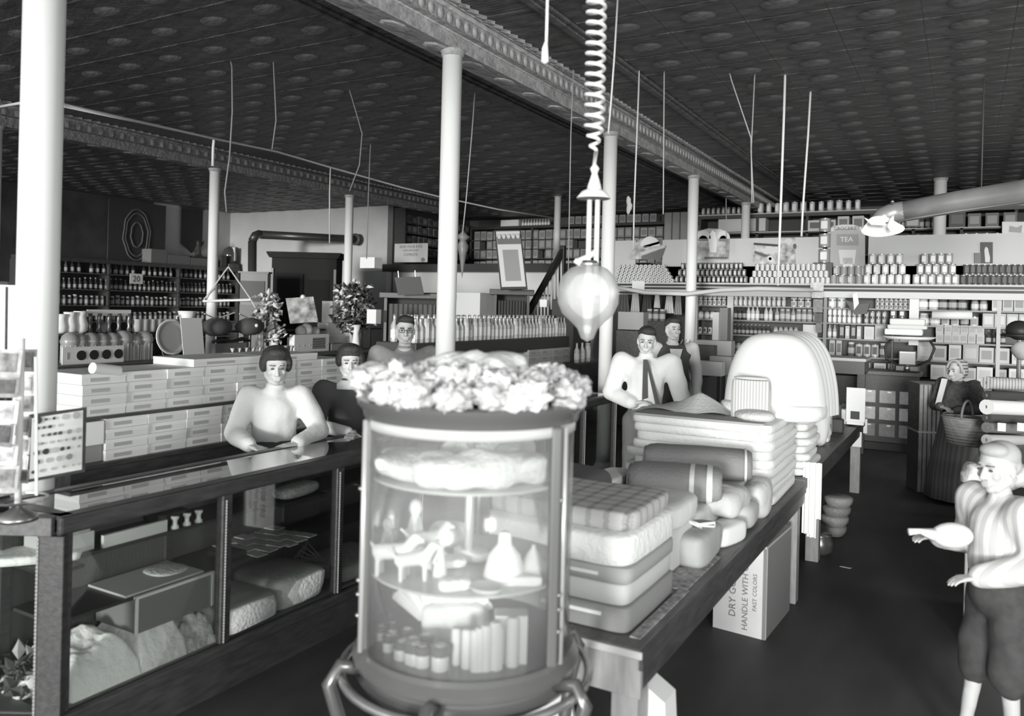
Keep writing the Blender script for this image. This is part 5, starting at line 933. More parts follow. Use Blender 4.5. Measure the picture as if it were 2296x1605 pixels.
for k in range(9):
    st = [-.04, -.07, -.03, .03, -.02, .03, .04, .03, .02][k]
    fold('white_quilt', ('thick white quilt %s in the big quilt stack' % ('lowest', 'second from the bottom', 'third from the bottom', 'fourth from the bottom', 'fifth, in the middle', 'sixth from the bottom', 'third from the top', 'second from the top', 'topmost')[k]), -1.88 + st, 4.86 - .015 * (k % 3), zq, -.97 - .015 * (k % 2), 5.74, zq + .057, CLOTH, e=.16, nz=.03, seed=30 + k, ns=5); zq += .0533
zr = TZ
for k in range(9): fold('folded_towel', 'folded white towel, %s of the stack on the second table' % ('lowest', 'second', 'third', 'fourth', 'fifth', 'sixth', 'seventh', 'eighth', 'topmost')[k], -1.6 + .01 * (k % 3), 5.88, zr, -.95 + .015 * ((k * 5) % 3), 6.4, zr + .056, G(.78 - .06 * (k % 2), .9, bump=.3, bs=40), e=.3, nz=.05, seed=50 + k); zr += .0525
t = fold('striped_edge_cloth', 'thin dark-edged cloth laid on the big quilt stack', -1.84, 4.83, zq - .004, -1.02, 5.1, zq + .012, G(.4, .9), e=.15, nz=0)
one('peaked_cloth', B().sheet(lambda u, v: (-.28 + .56 * u, -.25 + .5 * v, .012 + .1 * max(0, 1 - abs(u - .55) * 2.1) * max(0, 1 - abs(v - .5) * 1.9) + .012 * sin(u * 9 + v * 5)), 24, 20), CLOTH, 'white cloth rising to a soft peak on the quilt stack', 'cloth', smooth=True, loc=(-1.56, 5.28, zq + .002))
# dome of draped sheets
t = T('draped_dome', 'huge smooth white dome of draped sheets on the goods table', 'cloth', (-1.1, 5.5, zq - .01))
def dome(rx, ry, h, e=.75):
    vs = []; n, m_ = 48, 20
    b = B()
    for i in range(m_ + 1):
        v = i / m_; a = v * pi / 2; rr = cos(a) ** .62; zz = h * sin(a) ** 1.0
        for j in range(n):
            t_ = 2 * pi * j / n; w_ = 1 + .015 * sin(9 * t_) * (1 - v); vs.append((rx * rr * cos(t_) * w_, ry * rr * sin(t_) * w_, zz))
    return b.add(vs, [(i * n + j, i * n + (j + 1) % n, (i + 1) * n + (j + 1) % n, (i + 1) * n + j) for i in range(m_) for j in range(n)])
part(t, 'sheet', dome(.325, .26, .54), G(.84, .9), True)
for k in range(4): 
    o = part(t, 'layered_sheet_edge', dome(.315, .16, .54 + .005 * k), G(.66 + .06 * (k % 2), .9), True); o.location = (.015 + .012 * k, .14 + .05 * k, 0)
part(t, 'gathered_foot', B().ell((0, 0, .04), (.33, .27, .06), 32, 10, .4, .6), CLOTH, True)
b = B(); n = 24
p = P(1683, 942, z=5.0)
t = T('striped_cloth_roll', 'pinstriped folded cloth standing before the white dome', 'cloth', (p.x, p.y, p.z)); part(t, 'cloth', B().sheet(lambda u, v: (.12 * math.copysign(abs(cos(pi * (1 - u))) ** .6, cos(pi * (1 - u))) * (1 - .08 * v ** 6), -.05 * sin(pi * u) ** .5, .27 * v - .02 * v ** 8), 32, 12), stripes(.42, .64, 55, 0, duty=.5), True)
part(t, 'fold_top', B().ell((0, 0, .262), (.112, .045, .014), 16, 6), G(.6, .9), True)
part(t, 'backing', B().box(-.11, .005, 0, .11, .012, .25), G(.6))
slabs('crumpled_scarf', 'crumpled soft scarf at the foot of the white dome', 'cloth', -1.12, 5.02, zq, .12, .12, .035, G(.62, .95, bump=.5, bs=40), .2, None, .8, .3, 77)
# hanging strips at table far corner
for k, (x0, x1, y1) in enumerate(((1801, 1817, 1195), (1814, 1832, 1202), (1828, 1844, 1160))):
    a, b_ = P(x0, 1035, z=5.62), P(x1, y1, z=5.62); one('hanging_towel', B().sheet(lambda u, v: Vector((a.x + (b_.x - a.x) * u, a.y + .01 * sin(u * 12) - k * .02, b_.z + (a.z - b_.z) * v)), 12, 8), WHITE, ('left', 'middle', 'right')[k] + ' white towel strip hanging at the far table corner', 'towel', smooth=True)
# stacked pots & shoe-like shiny pot on floor
p = P(1838, 1240, Z=0); tag(one('metal_pot', B().lathe([(.07, 0), (.1, .03), (.105, .1), (.085, .15), (.09, .16)], n=20), G(.3, .25, .8), 'x', 'x', smooth=True, loc=p), 'shiny dark metal pot on the floor by the far table leg', 'pot')
for k in range(4):
    q = P(1866, 1200, Z=0) + Vector((.015 * k, .0, 0)); tag(one('round_basket', B().lathe([(.03, 0), (.09, .01), (.115, .05), (.12, .085), (.1, .1)], n=18), G(.2 + .05 * (k % 2), .5, bump=.5, bs=50), 'x', 'x', smooth=True, loc=(q.x, q.y, .0 + k * .085), rz=0), ('lowest', 'second from the bottom', 'third from the bottom', 'topmost')[k] + ' round basket in the stack by the far table leg', 'basket')
# crate under table
pa, pb, pc = P(1645, 1423, Z=0), P(1715, 1436, Z=0), P(1770, 1368, Z=0)
pa = P(1598, 1405, Z=0); e1 = (pb - pa); e2 = (pc - pb); h_ = (P(1717, 1232, z=pb.dot(Fv)).z)
t = T('wooden_crate', 'stencilled wooden crate standing under the goods table', 'crate', (pa.x, pa.y, 0))
part(t, 'near_side', B().prism([(0, 0), (1, 0), (1, h_), (0, h_)], (0, 0, 0), e1, Zv, -.02), G(.6, .7, var=.08, vs_=5)); part(t, 'right_side', B().prism([(0, 0), (1, 0), (1, h_), (0, h_)], e1, e2, Zv, -.02), G(.2, .6, bump=.1, bs=9))
part(t, 'left_side', B().prism([(0, 0), (1, 0), (1, h_), (0, h_)], (0, 0, 0), e2, Zv, .02), G(.3)); part(t, 'back_side', B().prism([(0, 0), (1, 0), (1, h_), (0, h_)], e2, e1, Zv, .02), G(.3)); part(t, 'lid', B().prism([(0, 0), (1, 0), (1, 1), (0, 1)], (0, 0, h_), e1, e2, .015), G(.45, .5))
an = math.atan2(e1.y, e1.x); fn_ = Vector((e1.y, -e1.x, 0)).normalized() * .004
for k, (s_, u_, sz) in enumerate((('HANDLE WITH CARE', .62, .05), ('FAST COLORS', .8, .035), ('DRY GOODS', .38, .06))):
    o = text(t, s_, sz, e1 * u_ + Zv * h_ * .5 + fn_, (0, 0, 0), G(.2)); o.rotation_euler = (Matrix.Rotation(an, 3, 'Z') @ Matrix.Rotation(pi / 2, 3, 'X') @ Matrix.Rotation(pi / 2, 3, 'Z')).to_euler()
# white sheets under the table near leg
one('paper_sheet', B().prism([(0, 0), (.1, -.0), (.13, .12), (.1, .55), (-.02, .62)], (-.99, 2.85, .02), (1, 0, 0), (0, 0, 1), .12), PAPER, 'white upright paper sheets beside the near table leg', 'paper')
one('paper_sheet', B().prism([(0, 0), (.5, 0), (.3, .5), (-.2, .25)], (-1.75, 2.9, .05), (1, 0, 0), (0, .35, 1), .02), PAPER, 'white sheet slanting under the near end of the table', 'paper')
# second table goods
random.seed(31)
tl = [('dark_coat_heap', 'dark ribbed garment heap at the near end of the second table', -1.45, 6.4, .82, -1.15, 6.7, 1.32, G(.07, .9, bump=.5, bs=14)), ('dark_coat_heap', 'dark lower garment roll beside the white towels', -1.3, 6.38, .82, -1.05, 6.65, 1.02, G(.1, .9)),
      ('pale_bundle', 'pale bundle behind the dark garment heap', -1.7, 6.75, .82, -1.2, 7.2, 1.4, G(.5, .9, bump=.4, bs=14)), ('pale_bundle', 'tall grey bundle in the middle of the second table', -1.75, 7.25, .82, -1.3, 7.7, 1.55, G(.42, .9, bump=.4, bs=14)), ('pale_bundle', 'rounded white bundle at the edge of the second table', -1.25, 7.2, .82, -1.02, 7.6, 1.12, G(.7, .9)), ('pale_bundle', 'mottled bundle at the far end of the second table', -1.8, 8.2, .82, -1.3, 8.8, 1.5, G(.36, .9, bump=.4, bs=14))]
for (nm, lab, x0, y0, z0, x1, y1, z1, m) in tl: fold(nm, lab, x0, y0 + .1, z0 - .02, x1, y1 + .1, z1, m, e=.6, nz=.25, seed=int(x0 * 100))
for k in range(16):
    x, y = -1.2 + U(0, .12), 6.75 + k * .17; g = (.75, .1, .5, .7, .06)[k % 5]; h_ = U(.06, .24)
    fold('trinket_box', 'small box %s along the edge of the second table' % ('nearest', 'second', 'third', 'fourth', 'fifth', 'sixth', 'seventh', 'eighth', 'ninth', 'tenth', 'eleventh', 'twelfth', 'thirteenth', 'fourteenth', 'next to farthest', 'farthest')[k], x - .06, y, .8, x + .08, y + .13, .8 + h_, G(g), cat='box', e=.25, nz=.03, seed=k)
boxthing('pale_board', 'upright pale board standing in the middle of the second table', 'board', -1.75, 7.9, .82, -1.2, 7.93, 1.5, G(.42))
p = P(1918, 935, z=8.2); t = T('clock_card', 'white card with a dark square hole at the end of the second table', 'card', p); part(t, 'card', B().box(-.09, -.01, -.05, .09, .0, .3), WHITE, bevel=.004); part(t, 'dark_square', B().box(-.045, -.018, -.02, .04, -.01, .06), BLACK); part(t, 'foot', B().box(-.08, -.01, .82 - p.z, .08, .1, -.05), WHITE)
for k, (x, y, lab) in enumerate(((1938, 955, 'upper white price tag hanging from the second table corner'), (1925, 985, 'lower white price tag hanging from the second table corner'))): p = P(x, y, X=-.97); t = T('price_tag', lab, 'tag', p); part(t, 'card', B().box(0, -.0, -.08, .008, .16, .08).box(-.06, -.005, -.08, .03, .0, .08), WHITE)
# ================================================================ ROUND GLASS CASE
C0 = Vector((-1.277, 2.03, 0)); RC = .305; ZT = 1.677; Z0 = .965; ZM = 1.185; ZU = 1.455
tocam = math.atan2(-C0.y, -C0.x)
t = T('round_glass_case', 'tall round glass display case topped with artificial flowers in the foreground', 'display case', C0, tocam)
CASEW = G(.16, .25, .3, spec=.8)
part(t, 'rim', B().lathe([(RC - .03, ZT - .055), (RC + .012, ZT - .055), (RC + .016, ZT - .035), (RC + .03, ZT - .02), (RC + .033, ZT - .004), (RC + .024, ZT), (0, ZT)], n=64), CASEW, 35)
part(t, 'top_frieze', B().lathe([(RC - .004, ZT - .085), (RC + .004, ZT - .085), (RC + .004, ZT - .055)], n=64), G(.55, .3), True)
part(t, 'curved_glass', B().lathe([(RC, Z0 - .01), (RC, ZT - .06)], n=72), glassmat(.16, .8, .7, .12), True, label='curved glass wall')  # diffuse white mixed into the glass stands in for its gleam
for nm, z, th in (('floor_board', Z0, .015), ('glass_shelf', ZM, .008), ('glass_shelf', ZU, .008)): part(t, nm, B().lathe([(0, z - th), (RC - .012, z - th), (RC - .01, z), (0, z)], n=48), G(.3, .4) if nm == 'floor_board' else (G(.5, .25)), 35)
part(t, 'base_moulding', B().lathe([(RC - .02, Z0 - .05), (RC + .012, Z0 - .055), (RC + .026, Z0 - .045), (RC + .03, Z0 - .03), (RC + .012, Z0 - .012), (RC + .012, Z0 + .005), (RC - .01, Z0 + .008)], n=64), CASEW, 35)
part(t, 'base_skirt', B().lathe([(0, Z0 - .1), (RC + .01, Z0 - .1), (RC + .018, Z0 - .085), (RC - .0, Z0 - .07), (RC - .0, Z0 - .05)], n=64), CASEW, 35)
for ph in (-72, 50, 170): 
    a = rad(ph); e = (cos(a), sin(a)); p = part(t, 'corner_post', B().bar((RC * e[0], RC * e[1], Z0), (RC * e[0], RC * e[1], ZT - .055), .055, .03), CASEW, bevel=.008)
    part(p, 'bright_bead', B().tube([((RC + .016) * cos(a + .07), (RC + .016) * sin(a + .07), Z0), ((RC + .016) * cos(a + .07), (RC + .016) * sin(a + .07), ZT - .06)], .008, 8), G(.6, .3, .4), True)
    for zz in (1.06, 1.12, 1.16, 1.42): part(p, 'hinge_stud', B().ell(((RC + .02) * e[0], (RC + .02) * e[1], zz), .008, 8, 6), METAL, True)
part(t, 'centre_rod', B().tube([(0, 0, Z0), (0, 0, ZT - .06)], .014, 10), G(.6, .3, .5), True)
part(t, 'ring_rail', B().tube([(.365 * cos(a), .365 * sin(a), Z0 - .085) for a in [2 * pi * i / 48 for i in range(48)]], .013, 8, closed=True), G(.4, .25, .7), True)
for ph in (-75, -15, 55, 115, 180): a = rad(ph); e = (cos(a), sin(a)); part(t, 'curved_leg', B().tube([(r * e[0], r * e[1], z) for r, z in ((.3, Z0 - .07), (.37, Z0 - .05), (.4, Z0 - .1), (.37, Z0 - .2), (.34, Z0 - .4), (.34, .3), (.4, .06), (.46, .0))], .02, 8), G(.16, .25, .5), True)
# flowers on top
def flower_mesh(seed, r=.07, g=.7):
    random.seed(seed); b = B()
    for L in range(3):
        n = 7 - L; R0 = r * (1 - .28 * L)
        for k in range(n):
            a = 2 * pi * k / n + L * .5 + U(-.2, .2); up = .25 + L * .45; vs = []
            for i in range(4):
                v = i / 3; 
                for j in range(4): w_ = (j / 3 - .5) * R0 * .9 * sin(pi * (v * .8 + .15)); rr = R0 * v; z_ = R0 * up * v ** 1.4 + U(-.1, .1) * R0; vs.append((rr * cos(a) - w_ * sin(a), rr * sin(a) + w_ * cos(a), z_))
            b.add(vs, [(i * 4 + j, (i + 1) * 4 + j, (i + 1) * 4 + j + 1, i * 4 + j + 1) for i in range(3) for j in range(3)])
    b.mi = 1; b.ell((0, 0, r * .35), r * .16, 8, 5); return b.mesh('artificial_flower', [G(g, .8, bump=.3, bs=40), G(.35)], True)
fmn = [flower_mesh(s_, .05, g) for s_, g in ((1, .6), (2, .7), (3, .5), (4, .66))]
def puff(seed, g): random.seed(seed); return B().ell((0, 0, .015), (.045, .045, .035), 30, 20, 1, 1, .55, 70, seed).mesh('crinkled_blossom', G(g, .98, bump=.5, bs=90, var=.25, vs_=40), True)
pfm = [puff(11, .68), puff(12, .74), puff(13, .52), puff(14, .62)]
random.seed(17)
for ring__, (rr, n, z) in enumerate(((.30, 30, .008), (.24, 24, .03), (.16, 14, .04))):
    for k in range(n):
        a = 2 * pi * k / n + U(-.1, .1); fl = U(0, 1) < .35
        o = ob('artificial_flower' if fl else 'crinkled_blossom', random.choice(fmn if fl else pfm), None, (C0.x + rr * cos(a), C0.y + rr * sin(a), ZT + z + U(0, .012)), 0, U(.8, 1.25), (U(-.5, .5) + .3 * sin(a), U(-.3, .3) + .3 * cos(a), U(0, 6)))
        tag(o, 'crinkled pale %s in the %s ring on the round glass case' % ('artificial flower' if fl else 'crepe blossom', ('outer', 'middle', 'inner')[ring__]), 'artificial flower', 'flowers on the round glass case')
def ruffle(name, lab, p, r, seed, m=None): return one(name, B().ell((0, 0, r[2] * .8), r, 40, 24, .9, .9, .45, 14, seed), m or G(.8, .95, bump=.5, bs=50), lab, 'tulle', smooth=True, loc=p)
ruffle('tulle_puff', 'large white tulle puff at the centre of the case top', (C0.x - .0, C0.y + .02, ZT), (.15, .13, .075), 1); ruffle('tulle_puff', 'white tulle puff left of centre on the case top', (C0.x - .16, C0.y - .06, ZT), (.1, .1, .05), 2); ruffle('tulle_puff', 'grey tulle puff at the right of the case top', (C0.x + .2, C0.y + .1, ZT), (.1, .1, .05), 3, G(.6, .95, bump=.5, bs=50)); ruffle('tulle_puff', 'greyish tulle puff at the far left of the case top', (C0.x - .24, C0.y - .12, ZT), (.09, .09, .055), 4, G(.55, .95, bump=.5, bs=50))
# contents upper shelf
def CP(x, y, Z): return P(x, y, Z=Z)
for k, (x, y, rx, ry, rz_, lab) in enumerate(((900, 1075, .1, .09, .035, 'crumpled white lace at the left of the top inner shelf'), (985, 1095, .1, .08, .04, 'white lace bundle front centre of the top inner shelf'), (1090, 1098, .13, .08, .045, 'widest white lace bundle on the top inner shelf'), (1190, 1080, .09, .08, .04, 'white lace bundle at the right of the top inner shelf'), (1060, 1040, .1, .08, .05, 'raised white lace roll at the back of the top inner shelf'), (1150, 1040, .08, .06, .045, 'small white lace roll at the back right of the top inner shelf'), (870, 1040, .07, .06, .03, 'low lace strip at the back left of the top inner shelf'))):
    p = CP(x, y, ZU); d = (p - C0); d.z = 0; d = d * min(1, .2 / max(d.length, 1e-4)); slabs('lace_bundle', lab, 'lace', C0.x + d.x, C0.y + d.y, ZU, rx, ry, rz_, G(.82, .95, bump=.6, bs=70), U(0, 3), None, .7, .35, k, 28, 14, 14)
def fit(p, r=.3):
    r *= .89; d = p - C0; d.z = 0
    if d.length > r: d *= r / d.length
    return Vector((C0.x + d.x, C0.y + d.y, p.z))
# middle shelf
def figurine(lab, p, s_, rz, kind=0):
    b = B()
    if kind == 0: b.cap((-.03, 0, .05), (.03, 0, .055), .018, .018); b.cap((.04, 0, .07), (.05, 0, .085), .014, .012); b.cap((.05, 0, .085), (.068, 0, .08), .009, .006); [b.cap((x, y, .045), (x, y * 1.3, .0), .007, .006) for x in (-.03, .03) for y in (-.01, .01)]; b.cap((-.045, 0, .06), (-.065, 0, .08), .005, .004)
    else: b.cap((0, 0, .0), (0, 0, .06), .024, .014); b.cap((0, 0, .085), (0, 0, .09), .016, .015); b.cap((.014, 0, .065), (.035, .0, .045), .007, .006); b.cap((-.014, 0, .065), (-.035, 0, .05), .007, .006)
    vs, fs = remesh(b, .005, 3); return one('china_figurine', B().add(vs, fs), G(.74, .3), lab, 'figurine', smooth=True, loc=p, rz=rz).__setattr__('scale', (s_, s_, s_))
random.seed(3)
figs = [(880, 1290, 1.3, 0, 'china dog figurine at the front left of the middle case shelf'), (930, 1230, 1.5, 1, 'tall china lady figurine at the left of the middle case shelf'), (868, 1245, 1.1, 1, 'small china figure at the far left of the middle case shelf'), (925, 1300, 1.1, 0, 'white china animal second from left at the front of the middle shelf'), (955, 1255, 1.2, 0, 'china animal below the tall china lady'), (985, 1290, 1.0, 1, 'little china figure before the folded lace')]
for k, (x, y, s_, kd, lab) in enumerate(figs): figurine(lab, fit(CP(x, y, ZM)), s_, tocam + (pi / 2 if kd == 0 else 0) + U(-.5, .5), kd)
for k, (x, y, rx, ry, rz_, lab) in enumerate(((1000, 1225, .06, .05, .035, 'white box-like lace fold behind the china lady'), (900, 1205, .06, .03, .02, 'pale curled lace at the left back of the middle shelf'), (1020, 1320, .04, .025, .015, 'small shell-like lace at the front centre of the middle shelf'), (1000, 1270, .06, .04, .015, 'flat lace mat in the middle of the middle shelf'), (1060, 1255, .06, .04, .018, 'white handkerchief beside the centre rod'))):
    p = fit(CP(x, y, ZM), .27); slabs('lace_fold', lab, 'lace', p.x, p.y, ZM, rx, ry, rz_, G(.8, .95, bump=.5, bs=70), U(0, 3), None, .5, .3, k + 20, 24, 12, 16)
for k, (x, y, s_, lab) in enumerate(((1130, 1300, 1.0, 'white funnel-shaped vase with a broad foot on the middle shelf'), (1195, 1290, .8, 'white cone-shaped cap leaning right of the funnel vase'))):
    p = fit(CP(x, y, ZM), .25); b = B().lathe([(.055, 0), (.06, .01), (.05, .05), (.045, .07), (.02, .1), (.018, .13), (.012, .135)] if k == 0 else [(.06, 0), (.055, .03), (.03, .07), (.008, .1), (.008, .11)], n=20); o = one('cone_vase', b, G(.82, .6), lab, 'vase', smooth=True, loc=p); o.scale = (s_,) * 3
p = fit(CP(1195, 1325, ZM), .28); slabs('white_roll', 'white rolled strip at the right front of the middle shelf', 'cloth', p.x, p.y, ZM, .06, .018, .014, WHITE, tocam + pi / 2, None, .4)
p = fit(CP(1095, 1335, ZM), .29); one('oval_dish', B().lathe([(0, .006), (.03, .006), (.04, .016), (.042, .016), (.032, 0), (0, 0)], n=20, sx=1.2), G(.5, .4), 'oval dish at the front of the middle shelf', 'dish', smooth=True, loc=p)
# floor: jars
jm = B(); jm.lathe([(.016, 0), (.019, .006), (.019, .035), (.017, .04)], n=14); jm.mi = 1; jm.lathe([(.021, .038), (.021, .054), (.018, .057)], n=14); jm.mi = 2; jm.lathe([(0, .0575), (.011, .0575), (.011, .059), (0, .059)], n=12)
jmm = jm.mesh('lidded_jar', [G(.78, .3), G(.12, .3), G(.7)], 40)
for x, y, s_ in ((848, 1440, .85), (880, 1432, .85), (850, 1470, .9), (880, 1462, .9), (912, 1452, .95), (862, 1496, .95), (893, 1486, 1), (925, 1476, 1), (955, 1470, 1.05), (880, 1516, 1.05), (912, 1506, 1.1), (945, 1500, 1.1), (905, 1532, 1.1), (975, 1522, 1.25)):
    o = ob('lidded_jar', jmm, None, fit(CP(x, y, Z0), .285), 0, s_); tag(o, 'small white jar with a dark lid in the round case', 'jar', 'lidded jars on the case floor')
tube_ = B().lathe([(.011, 0), (.0145, .004), (.0145, .105), (.011, .112), (0, .113)], n=12).mesh('white_roll', G(.8, .7), 40)
for x, y, s_ in ((1022, 1495, .95), (1045, 1503, 1), (1066, 1512, 1.05), (1082, 1530, 1.1), (1095, 1500, 1.1), (1108, 1548, 1.15), (1128, 1530, 1.2), (1150, 1500, 1.25), (1118, 1510, 1.1)): tag(ob('white_roll', tube_, None, fit(CP(x, y, Z0), .285), 0, s_), 'upright white roll in the cluster on the case floor', 'roll', 'upright white rolls on the case floor')
p = fit(CP(1165, 1478, Z0), .25); one('glass_jar', B().lathe([(.018, 0), (.022, .01), (.022, .1), (.018, .115), (.022, .12), (.022, .135)], n=16), G(.45, .15), 'clear glass jar standing behind the white rolls', 'jar', smooth=True, loc=p)
p = fit(CP(1197, 1520, Z0), .25); o = one('white_box', B().box(-.045, -.03, 0, .045, .03, .14), WHITE, 'plain white box at the right of the case floor', 'box', bevel=.003, loc=p, rz=tocam + pi / 2)
p = fit(CP(1000, 1440, Z0), .14); o = one('pleated_fan_cloth', B().sheet(lambda u, v: ((.07 + .1 * v) * cos(rad(25) + u * rad(120)) - .02, .012 * sin(u * 60) * v, .02 + (.07 + .12 * v) * sin(rad(25) + u * rad(120))), 48, 6), CLOTH, 'spread white pleated cloth behind the lidded jars', 'cloth', smooth=True, loc=p, rz=tocam + pi / 2)
p = fit(CP(985, 1470, Z0), .2); slabs('white_fold', 'thick white folded cloth between jars and rolls', 'cloth', p.x - .02, p.y + .1, Z0, .1, .05, .06, CLOTH, tocam + pi / 2, None, .4, .1)
# ================================================================ HANGING LAMP
ZLp = 3.3
top = P(1338, -30, z=ZLp); bot = P(1331, 380, z=ZLp); pts = []; turns = 16; n = 16
for i in range(turns * n + 1):
    s_ = i / (turns * n); q = top.lerp(bot, s_ * .9); r = .036 * (1 - .75 * max(0, (s_ - .85) / .15)); a = 2 * pi * i / n; pts.append(q + Rv * r * cos(a) + Fv * r * sin(a))
t = T('globe_lamp', 'large hanging lamp with coiled cord, flared shade and blown glass globe', 'lamp', (0, 0, 0))
part(t, 'coiled_cord', B().tube(pts + [bot], .0085, 8), G(.7, .5), True); part(t, 'upper_cord', B().tube([top, Vector((top.x, top.y, CZ))], .008, 6), G(.6))
def vert(x, y): return P(x, y, z=ZLp)
c = vert(1333, 400); part(t, 'cone_cap', B().lathe([(.006, .06), (.02, .04), (.012, .02), (.028, -.03), (.035, -.075)], c, 18), G(.7, .4), True)
c = vert(1331, 438); part(t, 'flared_shade', B().lathe([(.02, .03), (.05, .015), (.07, -.01), (.068, -.014), (.05, .008), (.02, .022)], c, 28), G(.8, .3), True)
for x in (1322, 1340): part(t, 'stem_rod', B().tube([vert(x, 448), vert(x - 4, 625)], .011, 10), G(.72, .35), True)
part(t, 'side_tap', B().tube([vert(1338, 562), vert(1320, 575), vert(1296, 588), vert(1288, 583)], [.012, .012, .018, .012], 8), G(.65, .4), True)
c = vert(1319, 655); gp = [(.035, .112), (.075, .098), (.11, .062), (.127, .01), (.124, -.045), (.105, -.09), (.07, -.122), (.042, -.15), (.026, -.19), (.0, -.205)]
part(t, 'glass_globe', B().lathe(gp, c, 40), glassmat(.42, .85, .35, .4), True, label='milky blown glass globe'); part(t, 'inner_burner', B().lathe([(.012, .1), (.02, .06), (.024, -.02), (.022, -.1), (.015, -.17)], c, 16), G(.8, .6), True); part(t, 'globe_collar', B().lathe([(.034, .105), (.04, .112), (.034, .13)], c, 20), METAL, True)
# cords and wires
def cord(lab, pts, r, g=.4, name='hanging_wire', z=None): return one(name, B().tube(pts, r, 6), G(g, .7), lab, 'cord', smooth=True)
t = T('pull_rope', 'thick white pull cord with a tassel in front of the main beam', 'cord', (0, 0, 0)); part(t, 'cord', B().tube([P(1228, -25, z=3.2), P(1226, 60, z=3.2), P(1225, 95, z=3.2)], .0065, 6), WHITE, True); part(t, 'tassel', B().tube([P(1225, 92, z=3.2), P(1222, 110, z=3.2), P(1222, 138, z=3.2), P(1220, 143, z=3.2)], [.006, .013, .016, .006], 8), WHITE, True)
t['group'] = 'x'; del t['group']
W1 = [P(-20, 243, z=7.6), P(50, 231, z=6.5), P(143, 236, z=5.2), P(310, 273, z=7.2), P(480, 311, z=9.2), P(620, 340, z=10.5), P(740, 375, z=11.5), P(900, 420, z=12.6), P(985, 441, z=13.2), P(1120, 470, z=14.2), P(1240, 488, z=15.2)]
cord('long pale overhead wire sagging from the near column toward the slim column', W1, .014, .6, 'overhead_wire')
cord('short pale drop wire ending at the top of the white column before the banner', [P(480, 311, z=9.2), P(478, 330, z=9.2), P(477, 372, z=9.2)], .016, .65); cord('pale drop wire left of the stove pipe collar', [P(741, 376, z=11.5), P(739, 430, z=11.5), P(739, 545, z=11.5)], .01, .5)
for k, (pts, z, r, g, lab) in enumerate((([(490, -20), (505, 80), (520, 150), (521, 250), (515, 350), (504, 430), (508, 475)], 8, .008, .22, 'thin wavy cord hanging left of the dark ceiling field, bent near its foot'), ([(612, -20), (611, 100), (616, 200), (619, 270), (610, 335)], 8, .007, .2, 'thin cord ending at the long overhead wire'),
    ([(775, 45), (766, 120), (780, 190), (798, 250), (812, 300), (806, 370), (784, 428)], 9, .007, .2, 'thin cord curving down to the column right of the wardrobe'), ([(836, 235), (830, 340), (826, 440), (822, 580)], 12, .008, .25, 'straight thin cord above the small white notice'), ([(1067, 175), (1058, 300), (1046, 440), (1036, 535)], 9, .007, .4, 'cord holding the grey pointed ornament'),
    ([(1288, 40), (1286, 150), (1280, 300), (1274, 620)], 8, .006, .3, 'fine cord left of the globe lamp cord'), ([(1386, -20), (1378, 120), (1370, 230), (1364, 300)], 6, .008, .55, 'pale straight cord dropping to the lamp-side column top'), ([(1437, -20), (1432, 200), (1422, 460), (1420, 560)], 8, .009, .5, 'pale cord right of the lamp-side column'), ([(1490, -20), (1489, 200), (1487, 480)], 8, .007, .4, 'grey cord midway between the two columns'),
    ([(1598, -20), (1610, 60), (1640, 180), (1684, 310), (1686, 455)], 8, .007, .4, 'slanting grey cord meeting its neighbour in a knot'), ([(1703, -20), (1695, 110), (1686, 300), (1684, 340), (1690, 455)], 8, .007, .35, 'grey cord knotted to the slanting cord'), ([(1764, 40), (1758, 250), (1750, 480), (1744, 640)], 8, .013, .72, 'thick white cord holding a poster before the cloth cart poster'), ([(1822, 122), (1812, 300), (1800, 470), (1797, 530)], 8.6, .012, .7, 'white cord right of the thick white cord'), ([(1628, 445), (1629, 560)], 13, .008, .3, 'short thin cord beside the far column'))):
    cord(lab, [P(x, y, z=z) for x, y in pts], r, g)
t = T('cord_fluff', 'pale feathery scrap on the cord right of the lamp-side column', 'ornament', P(1410, 460, z=8)); part(t, 'scrap', B().ell((0, 0, 0), (.03, .02, .09), 10, 8, nz=.6, ns=20), G(.35), True)
# ================================================================ BIG TIN PIPE
zz = 8.6; pts = [P(2420, 408, z=7.2), P(2296, 430, z=7.7), P(2150, 452, z=8.2), P(2030, 473, z=8.55)]; pe = [P(2030, 473, z=8.55), P(2003, 477, z=8.6), P(1982, 486, z=8.62), P(1972, 502, z=8.62)]
t = T('tin_stove_pipe', 'big dented tin stove pipe with a bent mouth crossing the right column', 'stove pipe', (0, 0, 0)); TIN = G(.36, .35, .35, bump=.12, bs=4, var=.15, vs_=3)
part(t, 'long_pipe', B().tube(pts, [.125, .12, .115, .11], 20), TIN, True); part(t, 'elbow_pipe', B().tube(pe, .108, 18), TIN, True); part(t, 'seam', B().tube([p + Vector((0, -.05, -.1)) for p in pts], .012, 6), G(.6, .3, .6), True); part(t, 'rivet', B().ell(P(2001, 452, z=8.45), .02, 8, 6), METAL, True)
def funnel(u, v):
    a = u * 2 * pi; c = P(1972 + 8 * v, 494 + 8 * v, z=8.5); r = .10 + .08 * v * (1 + .35 * sin(2 * a + .6)); return c + Rv * r * 1.15 * cos(a) + Vector((0, 0, 1)) * r * .45 * sin(a) - Fv * .02 * sin(a) - Zv * .06 * v
part(t, 'paper_funnel', B().sheet(funnel, 32, 5), WHITE, True, label='torn white paper wrapped round the pipe mouth')
c0, c1 = P(1990, 505, z=8.35), P(1975, 500, z=8.5)
